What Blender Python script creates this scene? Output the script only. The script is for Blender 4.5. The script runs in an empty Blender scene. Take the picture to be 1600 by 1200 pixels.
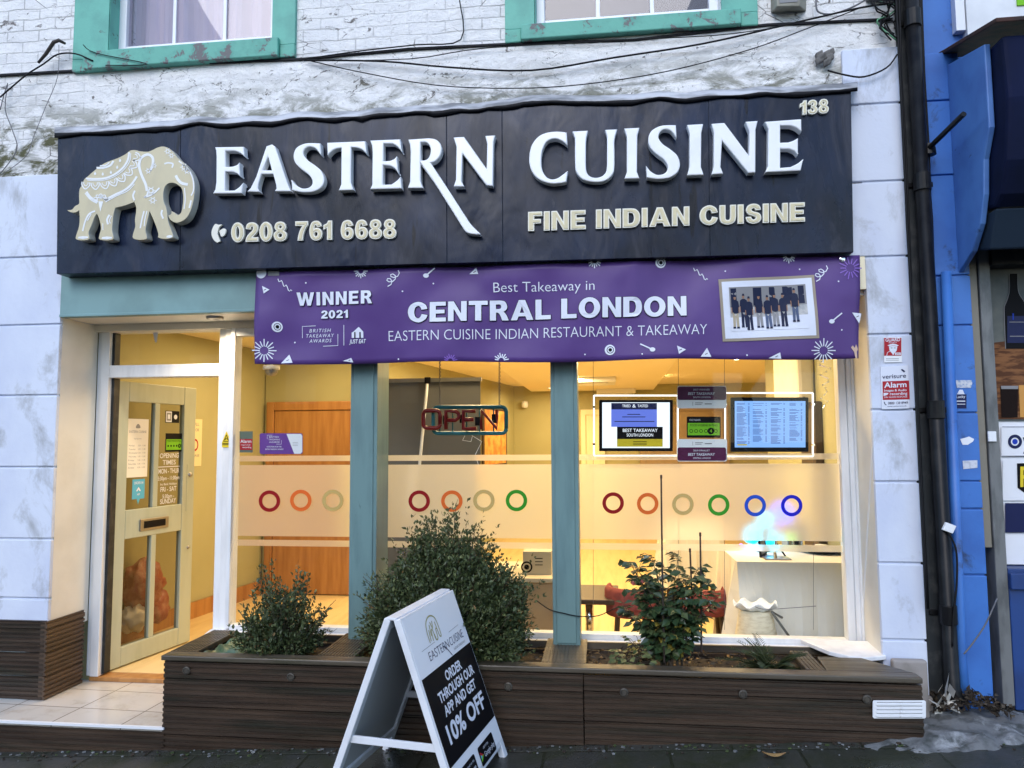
import bpy, bmesh, math, random
from mathutils import Vector, Matrix, noise
random.seed(7)
R = math.radians
sc = bpy.context.scene
col = sc.collection

# ------------------------------------------------------------------ camera, world, sun, exposure
FPX, CAMD, CAMH = 1150.0, 4.3, 1.72
def cam_axes(yaw, pitch, roll):
    cy, sy, cp, sp = math.cos(yaw), math.sin(yaw), math.cos(pitch), math.sin(pitch)
    f = Vector((-sy*cp, cy*cp, sp)); r = Vector((cy, sy, 0)); u = r.cross(f)
    c, s = math.cos(roll), math.sin(roll)
    return c*r + s*u, -s*r + c*u, f
AR, AU, AF = cam_axes(R(6.87), R(4.48), R(-.376))
CAM = Vector((0, -CAMD, CAMH))
cd = bpy.data.cameras.new('camera'); cam = bpy.data.objects.new('camera', cd); col.objects.link(cam)
cd.sensor_width = 36; cd.lens = FPX/1600*36; cd.clip_end = 2000; cd.clip_start = .05
m = Matrix((AR, AU, -AF)).transposed().to_4x4(); m.translation = CAM
cam.matrix_world = m
sc.camera = cam

SUN_EL, SUN_AZ = R(38), R(192)      # behind the camera, a little to its left
w = bpy.data.worlds.new('World'); sc.world = w; w.use_nodes = True
nt = w.node_tree
sky = nt.nodes.new('ShaderNodeTexSky'); sky.sky_type = 'NISHITA'; sky.sun_disc = False
sky.sun_elevation = SUN_EL; sky.sun_rotation = SUN_AZ
sky.dust_density = .6; sky.ozone_density = 2.2
bg = nt.nodes['Background']; bg.inputs['Strength'].default_value = .15
nt.links.new(sky.outputs[0], bg.inputs[0])
ld = bpy.data.lights.new('sun', 'SUN'); ld.energy = .6; ld.angle = R(35); ld.color = (1, .96, .92)
sun = bpy.data.objects.new('sun', ld); col.objects.link(sun)
sdir = Vector((math.sin(SUN_AZ)*math.cos(SUN_EL), math.cos(SUN_AZ)*math.cos(SUN_EL), math.sin(SUN_EL)))
sun.rotation_euler = sdir.to_track_quat('Z', 'Y').to_euler(); sun.location = (-6, -12, 12)
sc.view_settings.view_transform = 'Standard'; sc.view_settings.look = 'None'
sc.view_settings.exposure = 1.2; sc.view_settings.gamma = 1
sc.view_settings.use_curve_mapping = False
sc.render.engine = 'CYCLES'
sc.cycles.max_bounces = 10; sc.cycles.transparent_max_bounces = 24
sc.cycles.sample_clamp_indirect = 6; sc.cycles.caustics_reflective = False; sc.cycles.caustics_refractive = False
sc.cycles.use_denoising = True

# ------------------------------------------------------------------ measuring and mesh helpers
def P(px, py, Y):
    """point of the upright plane at depth Y seen at photo pixel (px, py)"""
    d = AR*(px-800) - AU*(py-600) + AF*FPX
    return CAM + d*((Y+CAMD)/d.y)
def PX(px, Y, py=700): return P(px, py, Y).x
def PZ(py, Y, px=900): return P(px, py, Y).z
def plane(Y):
    return lambda x, y, d=0.: P(x, y, Y) + Vector((0, -d, 0))
KP = .0037           # metres per photo pixel on the shopfront

class MB:
    def __init__(s): s.v = []; s.f = []; s.m = []
    def add(s, vs, fs, m=0):
        b = len(s.v); s.v += [tuple(q) for q in vs]
        for f in fs: s.f.append(tuple(b+i for i in f)); s.m.append(m)
    def box(s, x0, x1, y0, y1, z0, z1, m=0):
        vs = [(x, y, z) for x in (x0, x1) for y in (y0, y1) for z in (z0, z1)]
        s.add(vs, [(0,1,3,2),(4,6,7,5),(0,4,5,1),(2,3,7,6),(0,2,6,4),(1,5,7,3)], m)
    def obox(s, o, a, b, c, m=0):
        """box with corner o and edge vectors a, b, c"""
        o, a, b, c = Vector(o), Vector(a), Vector(b), Vector(c)
        vs = [o+a*i+b*j+c*k for i in (0,1) for j in (0,1) for k in (0,1)]
        fs = [(0,1,3,2),(4,6,7,5),(0,4,5,1),(2,3,7,6),(0,2,6,4),(1,5,7,3)]
        if a.cross(b).dot(c) < 0: fs = [f[::-1] for f in fs]
        s.add(vs, fs, m)
    def poly(s, pts, m=0): s.add(pts, [tuple(range(len(pts)))], m)
    def prism(s, pts, ext, m=0):
        """closed solid: polygon pts swept by vector ext"""
        n = len(pts); ext = Vector(ext); a = [Vector(p) for p in pts]
        s.add(a+[p+ext for p in a], [tuple(range(n)), tuple(range(2*n-1, n-1, -1))] + [(i, i+n, (i+1) % n+n, (i+1) % n) for i in range(n)], m)
    def tube(s, pts, r, n=8, m=0, cap=True):
        pts = [Vector(p) for p in pts]; N = len(pts)
        rs = r if isinstance(r, (list, tuple)) else [r]*N
        t0 = (pts[1]-pts[0]).normalized()
        ref = Vector((0,0,1)) if abs(t0.z) < .9 else Vector((1,0,0))
        u = t0.cross(ref).normalized(); vs = []; fs = []
        for i, p in enumerate(pts):
            t = (pts[min(i+1, N-1)] - pts[max(i-1, 0)]).normalized()
            u = (u - t*u.dot(t)).normalized(); v = t.cross(u)
            for k in range(n):
                a = 2*math.pi*k/n; vs.append(p+(u*math.cos(a)+v*math.sin(a))*rs[i])
        for i in range(N-1):
            for k in range(n): fs.append((i*n+k, i*n+(k+1) % n, (i+1)*n+(k+1) % n, (i+1)*n+k))
        if cap: fs += [tuple(range(n-1, -1, -1)), tuple(range((N-1)*n, N*n))]
        s.add(vs, fs, m)
    def lathe(s, c, prof, n=20, m=0, axis=Vector((0,0,1))):
        """prof = [(radius, height)] round axis through c"""
        axis = Vector(axis).normalized(); ref = Vector((1,0,0)) if abs(axis.x) < .9 else Vector((0,1,0))
        u = axis.cross(ref).normalized(); v = axis.cross(u); c = Vector(c); vs = []; fs = []
        for r, h in prof:
            for k in range(n):
                a = 2*math.pi*k/n; vs.append(c+axis*h+(u*math.cos(a)+v*math.sin(a))*max(r, 1e-5))
        for i in range(len(prof)-1):
            for k in range(n): fs.append((i*n+k, i*n+(k+1) % n, (i+1)*n+(k+1) % n, (i+1)*n+k))
        s.add(vs, fs, m)
    def shape(s, sh, mapf, k=KP, m=0, lift=0.):
        vs, fs = sh
        s.add([mapf(x, -y, z*k+lift) for x, y, z in vs], fs, m)
BASE = {}
def mesh_ob(name, mb, mats, parent=None, smooth=False, bevel=0, base=None, seg=2):
    mats = mats if isinstance(mats, (list, tuple)) else [mats]
    if parent is not None: b = BASE[parent.name]
    elif base is not None: b = Vector(base)
    else:
        xs = [v[0] for v in mb.v]; ys = [v[1] for v in mb.v]; zs = [v[2] for v in mb.v]
        b = Vector(((min(xs)+max(xs))/2, (min(ys)+max(ys))/2, min(zs)))
    me = bpy.data.meshes.new(name)
    me.from_pydata([(v[0]-b.x, v[1]-b.y, v[2]-b.z) for v in mb.v], [], mb.f)
    for q in mats: me.materials.append(q)
    me.polygons.foreach_set('material_index', mb.m)
    if smooth: me.polygons.foreach_set('use_smooth', [True]*len(me.polygons))
    me.update()
    o = bpy.data.objects.new(name, me); col.objects.link(o)
    if parent is not None: o.parent = parent
    else: o.location = b
    BASE[o.name] = b
    if bevel:
        bv = o.modifiers.new('bevel', 'BEVEL'); bv.width = bevel; bv.segments = seg; bv.limit_method = 'ANGLE'; bv.angle_limit = R(50)
    return o
def tag(o, label=None, cat=None, group=None, kind=None):
    if label: o['label'] = label
    if cat: o['category'] = cat
    if group: o['group'] = group
    if kind: o['kind'] = kind
    return o
def thing(name, loc, label, cat, group=None):
    o = bpy.data.objects.new(name, None); col.objects.link(o); o.location = loc; o.empty_display_size = .1
    BASE[o.name] = Vector(loc)
    return tag(o, label, cat, group)

# --- flat outlines: text, traced curves
_cache = {}
def _eval(ob):
    col.objects.link(ob); dg = bpy.context.evaluated_depsgraph_get(); dg.update()
    e = ob.evaluated_get(dg); me = e.to_mesh()
    vs = [tuple(v.co) for v in me.vertices]; fs = [tuple(p.vertices) for p in me.polygons]
    e.to_mesh_clear(); col.objects.unlink(ob); d = ob.data
    bpy.data.objects.remove(ob); bpy.data.curves.remove(d)
    return vs, fs
def text_raw(s, bold=0., ext=0., spacing=1., shear=0., bev=0., res=4):
    k = (s, bold, ext, spacing, shear, bev, res)
    if k not in _cache:
        c = bpy.data.curves.new('text', 'FONT'); c.body = s; c.size = 1; c.offset = bold; c.extrude = ext
        c.space_character = spacing; c.shear = shear; c.bevel_depth = bev; c.resolution_u = res
        _cache[k] = _eval(bpy.data.objects.new('text', c))
    return _cache[k]
CAP = None
def text(mb, s, mapf, x0, y0, x1, y1, cap, bold=0., depth=0., lift=0., m=0, spacing=1., shear=0., bev=0., yup=False):
    """lettering between baseline points (x0,y0) and (x1,y1), capital height cap (map units; y runs down unless yup)"""
    global CAP
    if CAP is None:
        v, _ = text_raw('H'); CAP = max(q[1] for q in v)
    vs, fs = text_raw(s, bold, .5 if depth else 0., spacing, shear, 0)
    xa, xb = min(v[0] for v in vs), max(v[0] for v in vs)
    sx = math.hypot(x1-x0, y1-y0); dx, dy = (x1-x0)/sx, (y1-y0)/sx
    sg = 1 if yup else -1
    out = []
    for x, y, z in vs:
        t = (x-xa)/(xb-xa)*sx; h = y/CAP*cap
        out.append(mapf(x0+dx*t, y0+dy*t+sg*h, lift+(z+.5)*depth if depth else lift))
    if sg < 0 or True: mb.add(out, fs, m)
def smooth_pts(pts, sub=5):
    """(x,y) corner points and (x,y,1) smooth points -> polyline"""
    n = len(pts); out = []
    for i in range(n):
        p0, p1, p2, p3 = pts[i-1], pts[i], pts[(i+1) % n], pts[(i+2) % n]
        out.append((p1[0], p1[1]))
        if len(p1) > 2 or len(p2) > 2:
            a = Vector(p1[:2]); b = Vector(p2[:2])
            ta = (Vector(p2[:2])-Vector(p0[:2]))*.5 if len(p1) > 2 else (b-a)*.6
            tb = (Vector(p3[:2])-Vector(p1[:2]))*.5 if len(p2) > 2 else (b-a)*.6
            L = (b-a).length
            for t_ in (ta, tb):
                if t_.length > 1.3*L: t_ *= 1.3*L/t_.length
            for k in range(1, sub):
                t = k/sub; h1 = 2*t**3-3*t*t+1; h2 = t**3-2*t*t+t; h3 = -2*t**3+3*t*t; h4 = t**3-t*t
                q = a*h1+ta*h2+b*h3+tb*h4; out.append((q.x, q.y))
    return out
def outline(loops, ext=0., bev=0., off=0.):
    """filled solid from closed loops of (x,y) in map units, y down"""
    c = bpy.data.curves.new('outline', 'CURVE'); c.dimensions = '2D'; c.fill_mode = 'BOTH'
    c.extrude = max(ext/2-bev, 0); c.bevel_depth = bev; c.offset = off-bev; c.bevel_resolution = 1
    for L in loops:
        s = c.splines.new('POLY'); s.points.add(len(L)-1); s.use_cyclic_u = True
        for p, q in zip(s.points, L): p.co = (q[0], -q[1], 0, 1)
    vs, fs = _eval(bpy.data.objects.new('outline', c))
    return [(x, y, z+ext/2) for x, y, z in vs], fs
def rrect(x0, y0, x1, y1, r, n=5):
    out = []
    for cx, cy, a0 in ((x1-r, y1-r, 0), (x0+r, y1-r, 90), (x0+r, y0+r, 180), (x1-r, y0+r, 270)):
        for k in range(n+1):
            a = R(a0+90*k/n); out.append((cx+r*math.cos(a), cy+r*math.sin(a)))
    return out
def circle(cx, cy, r, n=28, ry=None): return [(cx+r*math.cos(2*math.pi*k/n), cy+(ry or r)*math.sin(2*math.pi*k/n)) for k in range(n)]
def stroke(mb, pts, wd, mapf, lift=0., m=0):
    """flat painted line of width wd through (x,y) points"""
    n = len(pts); L = []; Rr = []
    for i in range(n):
        a = Vector(pts[max(i-1, 0)]); b = Vector(pts[min(i+1, n-1)]); t = (b-a).normalized(); q = Vector((-t.y, t.x))*wd/2
        p = Vector(pts[i]); L.append(p+q); Rr.append(p-q)
    mb.add([mapf(p.x, p.y, lift) for p in L]+[mapf(p.x, p.y, lift) for p in Rr], [(i, i+1, n+i+1, n+i) for i in range(n-1)], m)
def rect(mb, mapf, x0, y0, x1, y1, lift=0., m=0, nx=1, ny=1):
    vs = [mapf(x0+(x1-x0)*i/nx, y0+(y1-y0)*j/ny, lift) for j in range(ny+1) for i in range(nx+1)]
    mb.add(vs, [(j*(nx+1)+i, (j+1)*(nx+1)+i, (j+1)*(nx+1)+i+1, j*(nx+1)+i+1) for j in range(ny) for i in range(nx)], m)
def fill(mb, mapf, pts, lift=0., m=0): mb.poly([mapf(x, y, lift) for x, y in pts], m)


# bold grotesque capitals and figures for the raised sign letters and the banner (cap height 1, y up)
GL = {
'E': [[(0,0),(.70,0),(.70,.2),(.26,.2),(.26,.41),(.64,.41),(.64,.6),(.26,.6),(.26,.8),(.69,.8),(.69,1),(0,1)]],
'F': [[(0,0),(.26,0),(.26,.4),(.58,.4),(.58,.6),(.26,.6),(.26,.8),(.64,.8),(.64,1),(0,1)]],
'I': [[(0,0),(.26,0),(.26,1),(0,1)]],
'N': [[(0,0),(.24,0),(.24,.62),(.56,0),(.80,0),(.80,1),(.56,1),(.56,.38),(.24,1),(0,1)]],
'D': [[(0,0),(.38,0),(.60,.05,1),(.76,.24,1),(.80,.5,1),(.76,.76,1),(.60,.95,1),(.38,1),(0,1)], [(.26,.2),(.26,.8),(.36,.8),(.48,.74,1),(.54,.5,1),(.48,.26,1),(.36,.2)]],
'A': [[(0,0),(.27,0),(.33,.19),(.63,.19),(.69,0),(.97,0),(.62,1),(.35,1)], [(.39,.37),(.57,.37),(.48,.70)]],
'C': [[(.83,.66),(.74,.88,1),(.45,1.02,1),(.12,.86,1),(0,.5,1),(.12,.14,1),(.45,-.02,1),(.74,.12,1),(.84,.34),(.59,.40),(.54,.26,1),(.44,.19,1),(.32,.27,1),(.27,.5,1),(.32,.73,1),(.44,.81,1),(.53,.75,1),(.58,.62)]],
'U': [[(0,1),(0,.38),(.08,.10,1),(.38,-.02,1),(.68,.10,1),(.76,.38),(.76,1),(.51,1),(.51,.38),(.48,.24,1),(.38,.19,1),(.28,.24,1),(.26,.38),(.26,1)]],
'S': [[(.02,.31),(.10,.09,1),(.37,-.02,1),(.64,.07,1),(.73,.29,1),(.64,.50,1),(.40,.59,1),(.29,.65,1),(.27,.74,1),(.36,.82,1),(.45,.78,1),(.48,.70),(.71,.73),(.62,.94,1),(.36,1.02,1),(.12,.93,1),(.04,.73,1),(.12,.52,1),(.36,.41,1),(.48,.34,1),(.49,.25,1),(.38,.17,1),(.29,.22,1),(.25,.33)]],
'W': [[(.24,0),(.48,0),(.62,.56),(.76,0),(1.0,0),(1.24,1),(.98,1),(.86,.40),(.72,1),(.52,1),(.38,.40),(.26,1),(0,1)]],
'R': [[(0,0),(.26,0),(.26,.40),(.34,.39),(.42,.30,1),(.52,0),(.80,0),(.70,.28,1),(.58,.44),(.70,.54,1),(.74,.71,1),(.64,.94,1),(.42,1),(0,1)], [(.26,.58),(.26,.80),(.40,.80),(.47,.76,1),(.48,.68,1),(.46,.61,1),(.40,.58)]],
'T': [[(.27,0),(.53,0),(.53,.79),(.80,.79),(.80,1),(0,1),(0,.79),(.27,.79)]],
'L': [[(0,0),(.66,0),(.66,.21),(.26,.21),(.26,1),(0,1)]],
'O': [circle(.46,.5,.46,30,.52), circle(.46,.5,.20,24,.31)],
'0': [circle(.34,.5,.35,28,.52), circle(.34,.5,.105,20,.32)],
'1': [[(.20,0),(.45,0),(.45,1),(.26,1),(.18,.86,1),(.0,.77),(.0,.56),(.20,.66)]],
'2': [[(0,0),(.68,0),(.68,.20),(.33,.20),(.40,.29,1),(.58,.46,1),(.67,.70,1),(.58,.93,1),(.33,1.01,1),(.09,.92,1),(.01,.69),(.25,.66),(.28,.78,1),(.34,.82,1),(.41,.78,1),(.42,.68,1),(.36,.56,1),(.16,.37,1),(.04,.19,1)]],
'3': [[(.0,.28),(.08,.07,1),(.34,-.02,1),(.61,.08,1),(.69,.29,1),(.63,.45,1),(.53,.52,1),(.62,.60,1),(.65,.75,1),(.57,.93,1),(.34,1.01,1),(.10,.93,1),(.02,.73),(.25,.69),(.28,.79,1),(.34,.82,1),(.41,.79,1),(.42,.70,1),(.37,.62,1),(.27,.61),(.27,.43),(.38,.42,1),(.44,.31,1),(.41,.20,1),(.34,.17,1),(.27,.21,1),(.24,.31)]],
'6': [[(.66,.74),(.57,.94,1),(.37,1.01,1),(.12,.90,1),(.01,.49,1),(.10,.11,1),(.36,-.02,1),(.60,.07,1),(.69,.31,1),(.61,.55,1),(.42,.63,1),(.30,.60,1),(.25,.55),(.27,.72,1),(.31,.81,1),(.37,.83,1),(.42,.71)], circle(.36,.31,.105,20,.14)],
'7': [[(0,1),(.67,1),(.67,.83),(.52,.60,1),(.42,.30,1),(.38,0),(.13,0),(.18,.30,1),(.28,.58,1),(.42,.79),(0,.79)]],
'8': [[(.34,1.01,1),(.56,.94,1),(.64,.75,1),(.60,.61,1),(.52,.54,1),(.64,.44,1),(.69,.28,1),(.60,.06,1),(.34,-.02,1),(.08,.06,1),(-.01,.28,1),(.04,.44,1),(.16,.54,1),(.08,.61,1),(.04,.75,1),(.12,.94,1)], circle(.34,.745,.10,18,.10), circle(.34,.29,.125,18,.125)]}
def gtext(s, x0, y0, x1, y1, cap, gap=.10, space=.40):
    """outlines (y down) of s along the baseline (x0,y0)-(x1,y1)"""
    X = 0; out = []
    for ch in s:
        if ch == ' ': X += space; continue
        ls = [smooth_pts(l, 4) if any(len(p) > 2 for p in l) else l for l in GL[ch]]
        w_ = max(p[0] for p in ls[0]); out += [[(X+p[0], p[1]) for p in l] for l in ls]; X += w_+gap
    X -= gap
    return [[(x0+(x1-x0)*p[0]/X, y0+(y1-y0)*p[0]/X-p[1]*cap) for p in l] for l in out]

# ------------------------------------------------------------------ materials
def new_mat(name):
    q = bpy.data.materials.new(name); q.use_nodes = True
    return q, q.node_tree, q.node_tree.nodes['Principled BSDF']
def c4(c): return (c[0], c[1], c[2], 1)
def pos(n, scale=(1,1,1)):
    g = n.nodes.new('ShaderNodeNewGeometry'); mp = n.nodes.new('ShaderNodeMapping'); mp.inputs['Scale'].default_value = scale
    n.links.new(g.outputs['Position'], mp.inputs[0]); return mp.outputs[0]
def noise_n(n, vec, scale, detail=5, rough=.55, dist=0.):
    t = n.nodes.new('ShaderNodeTexNoise'); t.inputs['Scale'].default_value = scale; t.inputs['Detail'].default_value = detail
    t.inputs['Roughness'].default_value = rough; t.inputs['Distortion'].default_value = dist
    n.links.new(vec, t.inputs['Vector']); return t.outputs['Fac']
def ramp(n, fac, a, b, ca=(0,0,0), cb=(1,1,1)):
    r = n.nodes.new('ShaderNodeValToRGB'); e = r.color_ramp.elements
    e[0].position = a; e[0].color = c4(ca); e[1].position = b; e[1].color = c4(cb)
    n.links.new(fac, r.inputs[0]); return r.outputs[0]
def mix(n, fac, a, b, mode='MIX'):
    x = n.nodes.new('ShaderNodeMix'); x.data_type = 'RGBA'; x.blend_type = mode
    for s, i in ((fac, 0), (a, 6), (b, 7)):
        if isinstance(s, (tuple, list)): x.inputs[i].default_value = c4(s)
        elif isinstance(s, (int, float)): x.inputs[i].default_value = s
        else: n.links.new(s, x.inputs[i])
    return x.outputs[2]
def bump_n(n, h, strength, dist=.01, prev=None):
    b = n.nodes.new('ShaderNodeBump'); b.inputs['Strength'].default_value = strength; b.inputs['Distance'].default_value = dist
    n.links.new(h, b.inputs['Height'])
    if prev is not None: n.links.new(prev, b.inputs['Normal'])
    return b.outputs[0]
def mat(name, c, rough=.5, metal=0., c2=None, vs=6., stretch=(1,1,1), lo=.45, hi=.65, bump=0., bs=80., coat=0., emit=None, es=0., spec=.5, dirt=None, dirtlo=.55, dirthi=.75, ds=3., rvar=0.):
    q, n, b = new_mat(name)
    b.inputs['Base Color'].default_value = c4(c); b.inputs['Roughness'].default_value = rough; b.inputs['Metallic'].default_value = metal
    b.inputs['Specular IOR Level'].default_value = spec; b.inputs['Coat Weight'].default_value = coat
    co = None
    if c2 is not None:
        f = noise_n(n, pos(n, stretch), vs); co = mix(n, ramp(n, f, lo, hi), c, c2)
    if dirt is not None:
        f = noise_n(n, pos(n, stretch), ds, 8, .7, .4); co = mix(n, ramp(n, f, dirtlo, dirthi), co if co is not None else c, dirt)
    if co is not None: n.links.new(co, b.inputs['Base Color'])
    if rvar:
        f = noise_n(n, pos(n, stretch), vs*1.7, 6); r = ramp(n, f, .35, .7, (max(rough-rvar, .02),)*3, (min(rough+rvar, 1),)*3); n.links.new(r, b.inputs['Roughness'])
    if bump: n.links.new(bump_n(n, noise_n(n, pos(n), bs, 6, .6), bump, .004), b.inputs['Normal'])
    if emit is not None:
        b.inputs['Emission Color'].default_value = c4(emit); b.inputs['Emission Strength'].default_value = es
    return q

M = {}
def brick_mat(name='white_painted_brick', courses=1.):
    q, n, b = new_mat(name)
    g = n.nodes.new('ShaderNodeNewGeometry'); sp = n.nodes.new('ShaderNodeSeparateXYZ'); n.links.new(g.outputs['Position'], sp.inputs[0])
    cb = n.nodes.new('ShaderNodeCombineXYZ')
    ad = n.nodes.new('ShaderNodeMath'); ad.operation = 'ADD'; n.links.new(sp.outputs[0], ad.inputs[0]); n.links.new(sp.outputs[1], ad.inputs[1])
    # courses wander a little
    wob = noise_n(n, pos(n), 4.5, 5); mz = n.nodes.new('ShaderNodeMath'); mz.operation = 'MULTIPLY_ADD'; mz.inputs[1].default_value = .045
    n.links.new(wob, mz.inputs[0]); n.links.new(sp.outputs[2], mz.inputs[2])
    n.links.new(ad.outputs[0], cb.inputs[0]); n.links.new(mz.outputs[0], cb.inputs[1])
    br = n.nodes.new('ShaderNodeTexBrick'); br.inputs['Scale'].default_value = 1; br.inputs['Brick Width'].default_value = .23; br.inputs['Row Height'].default_value = .075
    br.inputs['Mortar Size'].default_value = .006; br.inputs['Mortar Smooth'].default_value = .7; br.inputs['Color1'].default_value = (1,1,1,1); br.inputs['Color2'].default_value = (.8,.8,.8,1); br.inputs['Mortar'].default_value = (0,0,0,1)
    n.links.new(cb.outputs[0], br.inputs['Vector'])
    # roughcast band between the sills and the sign: where the brick is drowned in render
    def zband(lo, hi):
        m1 = n.nodes.new('ShaderNodeMapRange'); m1.inputs[1].default_value = lo; m1.inputs[2].default_value = hi; n.links.new(sp.outputs[2], m1.inputs[0]); return m1.outputs[0]
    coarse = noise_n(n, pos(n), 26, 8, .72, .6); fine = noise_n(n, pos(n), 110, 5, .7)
    patch = noise_n(n, pos(n), 1.7, 4, .6)
    big = noise_n(n, pos(n, (1,1,1.6)), 5, 8, .7, 1.)
    c = mix(n, ramp(n, big, .42, .62), (.92,.91,.89), (.84,.835,.83))
    c = mix(n, ramp(n, noise_n(n, pos(n), 48, 8, .78), .60, .73), c, (.56,.56,.56))
    fl = noise_n(n, pos(n, (1,1,1.7)), 7, 10, .74, 1.5)
    c = mix(n, ramp(n, fl, .60, .63), c, (.17,.155,.14))
    c = mix(n, ramp(n, coarse, .27, .38, (1,1,1), (0,0,0)), c, (.50,.495,.48))  # occlusion-like shade painted into the colour where the coarse bump dips
    cr = n.nodes.new('ShaderNodeTexVoronoi'); cr.feature = 'DISTANCE_TO_EDGE'; cr.inputs['Scale'].default_value = 4.5; n.links.new(mix(n, .12, pos(n, (1,1,2.6)), n.nodes.new('ShaderNodeTexNoise').outputs['Color']), cr.inputs['Vector'])
    ck = n.nodes.new('ShaderNodeMath'); ck.operation = 'MULTIPLY'; n.links.new(ramp(n, cr.outputs['Distance'], .006, .016, (1,1,1), (0,0,0)), ck.inputs[0]); n.links.new(ramp(n, noise_n(n, pos(n), 2.6, 3), .52, .60), ck.inputs[1])
    c = mix(n, ck.outputs[0], c, (.16,.15,.14))
    # mortar lines a little dirty
    mo = n.nodes.new('ShaderNodeMath'); mo.operation = 'MULTIPLY'; n.links.new(br.outputs['Fac'], mo.inputs[0]); n.links.new(ramp(n, patch, .40, .70, (0,0,0), (courses*.85,)*3), mo.inputs[1])
    c = mix(n, mo.outputs[0], c, (.33,.32,.31))
    # moss just above the sign, in clumps
    ms = noise_n(n, pos(n, (1,1,2.0)), 4.2, 9, .72, .6)
    up = n.nodes.new('ShaderNodeMapRange'); up.inputs[1].default_value = 4.05; up.inputs[2].default_value = 3.72; n.links.new(sp.outputs[2], up.inputs[0])
    mm = n.nodes.new('ShaderNodeMath'); mm.operation = 'MULTIPLY'; n.links.new(ramp(n, ms, .44, .56), mm.inputs[0]); n.links.new(up.outputs[0], mm.inputs[1])
    c = mix(n, mm.outputs[0], c, (.10,.10,.04))
    n.links.new(c, b.inputs['Base Color']); b.inputs['Roughness'].default_value = .75
    inv = n.nodes.new('ShaderNodeMath'); inv.operation = 'SUBTRACT'; inv.inputs[0].default_value = 1; n.links.new(br.outputs['Fac'], inv.inputs[1])
    n1 = bump_n(n, inv.outputs[0], .5*courses+.02, .006)
    n2 = bump_n(n, coarse, .75, .016, n1); n3 = bump_n(n, fine, .5, .004, n2); n4 = bump_n(n, fl, .55, .02, n3)
    n.links.new(n4, b.inputs['Normal'])
    return q
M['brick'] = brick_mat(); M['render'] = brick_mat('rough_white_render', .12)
M['pier'] = mat('painted_stucco', (.66,.71,.82), .62, c2=(.57,.62,.76), vs=2.2, bump=.6, bs=16, dirt=(.30,.31,.32), dirtlo=.54, dirthi=.74, ds=3.6, stretch=(1,1,.6))
M['pier_blue'] = mat('blue_masonry_paint', (.045,.17,.52), .5, c2=(.035,.13,.43), vs=3, bump=.3, bs=30, dirt=(.02,.035,.08), dirtlo=.58, dirthi=.70, ds=5)
M['cream'] = mat('cream_paint', (.74,.71,.63), .55, c2=(.67,.64,.56), vs=3, bump=.15, bs=30)
M['white'] = mat('white_gloss_paint', (.77,.78,.79), .35, c2=(.68,.69,.70), vs=5, stretch=(3,3,.6), bump=.1, bs=60, dirt=(.30,.28,.25), dirtlo=.68, dirthi=.78, ds=9)
M['upvc'] = mat('white_plastic', (.78,.80,.83), .3)
M['teal'] = mat('teal_paint', (.145,.245,.245), .38, c2=(.12,.205,.21), vs=4, stretch=(4,4,.7), bump=.12, bs=50, dirt=(.05,.08,.085), dirtlo=.66, dirthi=.78, ds=7)
M['fascia'] = mat('teal_fascia_paint', (.20,.34,.34), .42, c2=(.165,.28,.275), vs=3, bump=.08, bs=40)
M['mint'] = mat('mint_green_paint', (.13,.44,.345), .55, c2=(.105,.36,.29), vs=6, bump=.3, bs=45, dirt=(.075,.085,.08), dirtlo=.62, dirthi=.66, ds=8)
M['mint_worn'] = mat('flaking_green_paint', (.13,.42,.33), .6, c2=(.09,.31,.25), vs=9, bump=.4, bs=50, dirt=(.13,.13,.13), dirtlo=.545, dirthi=.575, ds=9)
M['sage'] = mat('sage_door_paint', (.42,.46,.37), .38, c2=(.38,.42,.33), vs=4, stretch=(3,3,.6), bump=.06, bs=60, dirt=(.2,.17,.09), dirtlo=.7, dirthi=.78, ds=8)
def sign_mat():
    q, n, b = new_mat('weathered_navy_panel')
    s1 = noise_n(n, pos(n, (2.2,1,.8)), 1.7, 7, .66, .9); s2 = noise_n(n, pos(n, (15,1,1.5)), 1.2, 5, .55, .15); cl = noise_n(n, pos(n, (1,1,.7)), 2.3, 6, .6, .8)
    c = mix(n, ramp(n, cl, .35, .68), (.004,.006,.013), (.011,.020,.050))
    c = mix(n, ramp(n, s1, .55, .76), c, (.050,.052,.070))
    c = mix(n, ramp(n, s2, .63, .68), c, (.0025,.0025,.005))
    c = mix(n, ramp(n, noise_n(n, pos(n, (3,1,1)), 7, 8, .75), .60, .8), c, (.075,.075,.085))
    n.links.new(c, b.inputs['Base Color']); b.inputs['Specular IOR Level'].default_value = .28
    r = ramp(n, s1, .3, .7, (.16,)*3, (.42,)*3); n.links.new(r, b.inputs['Roughness'])
    n.links.new(bump_n(n, noise_n(n, pos(n, (1.6,1,.7)), 2.4, 3, .45, .5), .28, .05, bump_n(n, s1, .15, .01)), b.inputs['Normal'])
    return q
M['navy'] = sign_mat()
M['lead'] = mat('crumpled_flashing', (.52,.53,.56), .55, c2=(.17,.175,.185), vs=4, bump=.5, bs=30)
M['tar'] = mat('black_flashing_edge', (.008,.008,.011), .6, spec=.2, bump=.4, bs=30)
M['letter'] = mat('white_acrylic_letters', (.88,.89,.90), .2, c2=(.82,.83,.85), vs=7, bump=.05, bs=14)
M['letter_cream'] = mat('cream_letters', (.66,.58,.36), .4, c2=(.58,.52,.33), vs=20)
M['letter_edge'] = mat('letter_border', (.78,.76,.66), .4)
M['elephant'] = mat('cream_elephant', (.60,.53,.34), .45, c2=(.53,.47,.31), vs=12, stretch=(1,1,.5), lo=.4, hi=.7)
M['elephant_side'] = mat('pale_edge', (.64,.62,.54), .5, c2=(.55,.53,.46), vs=14)
M['ornament'] = mat('white_ornament', (.80,.81,.80), .4)
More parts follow.
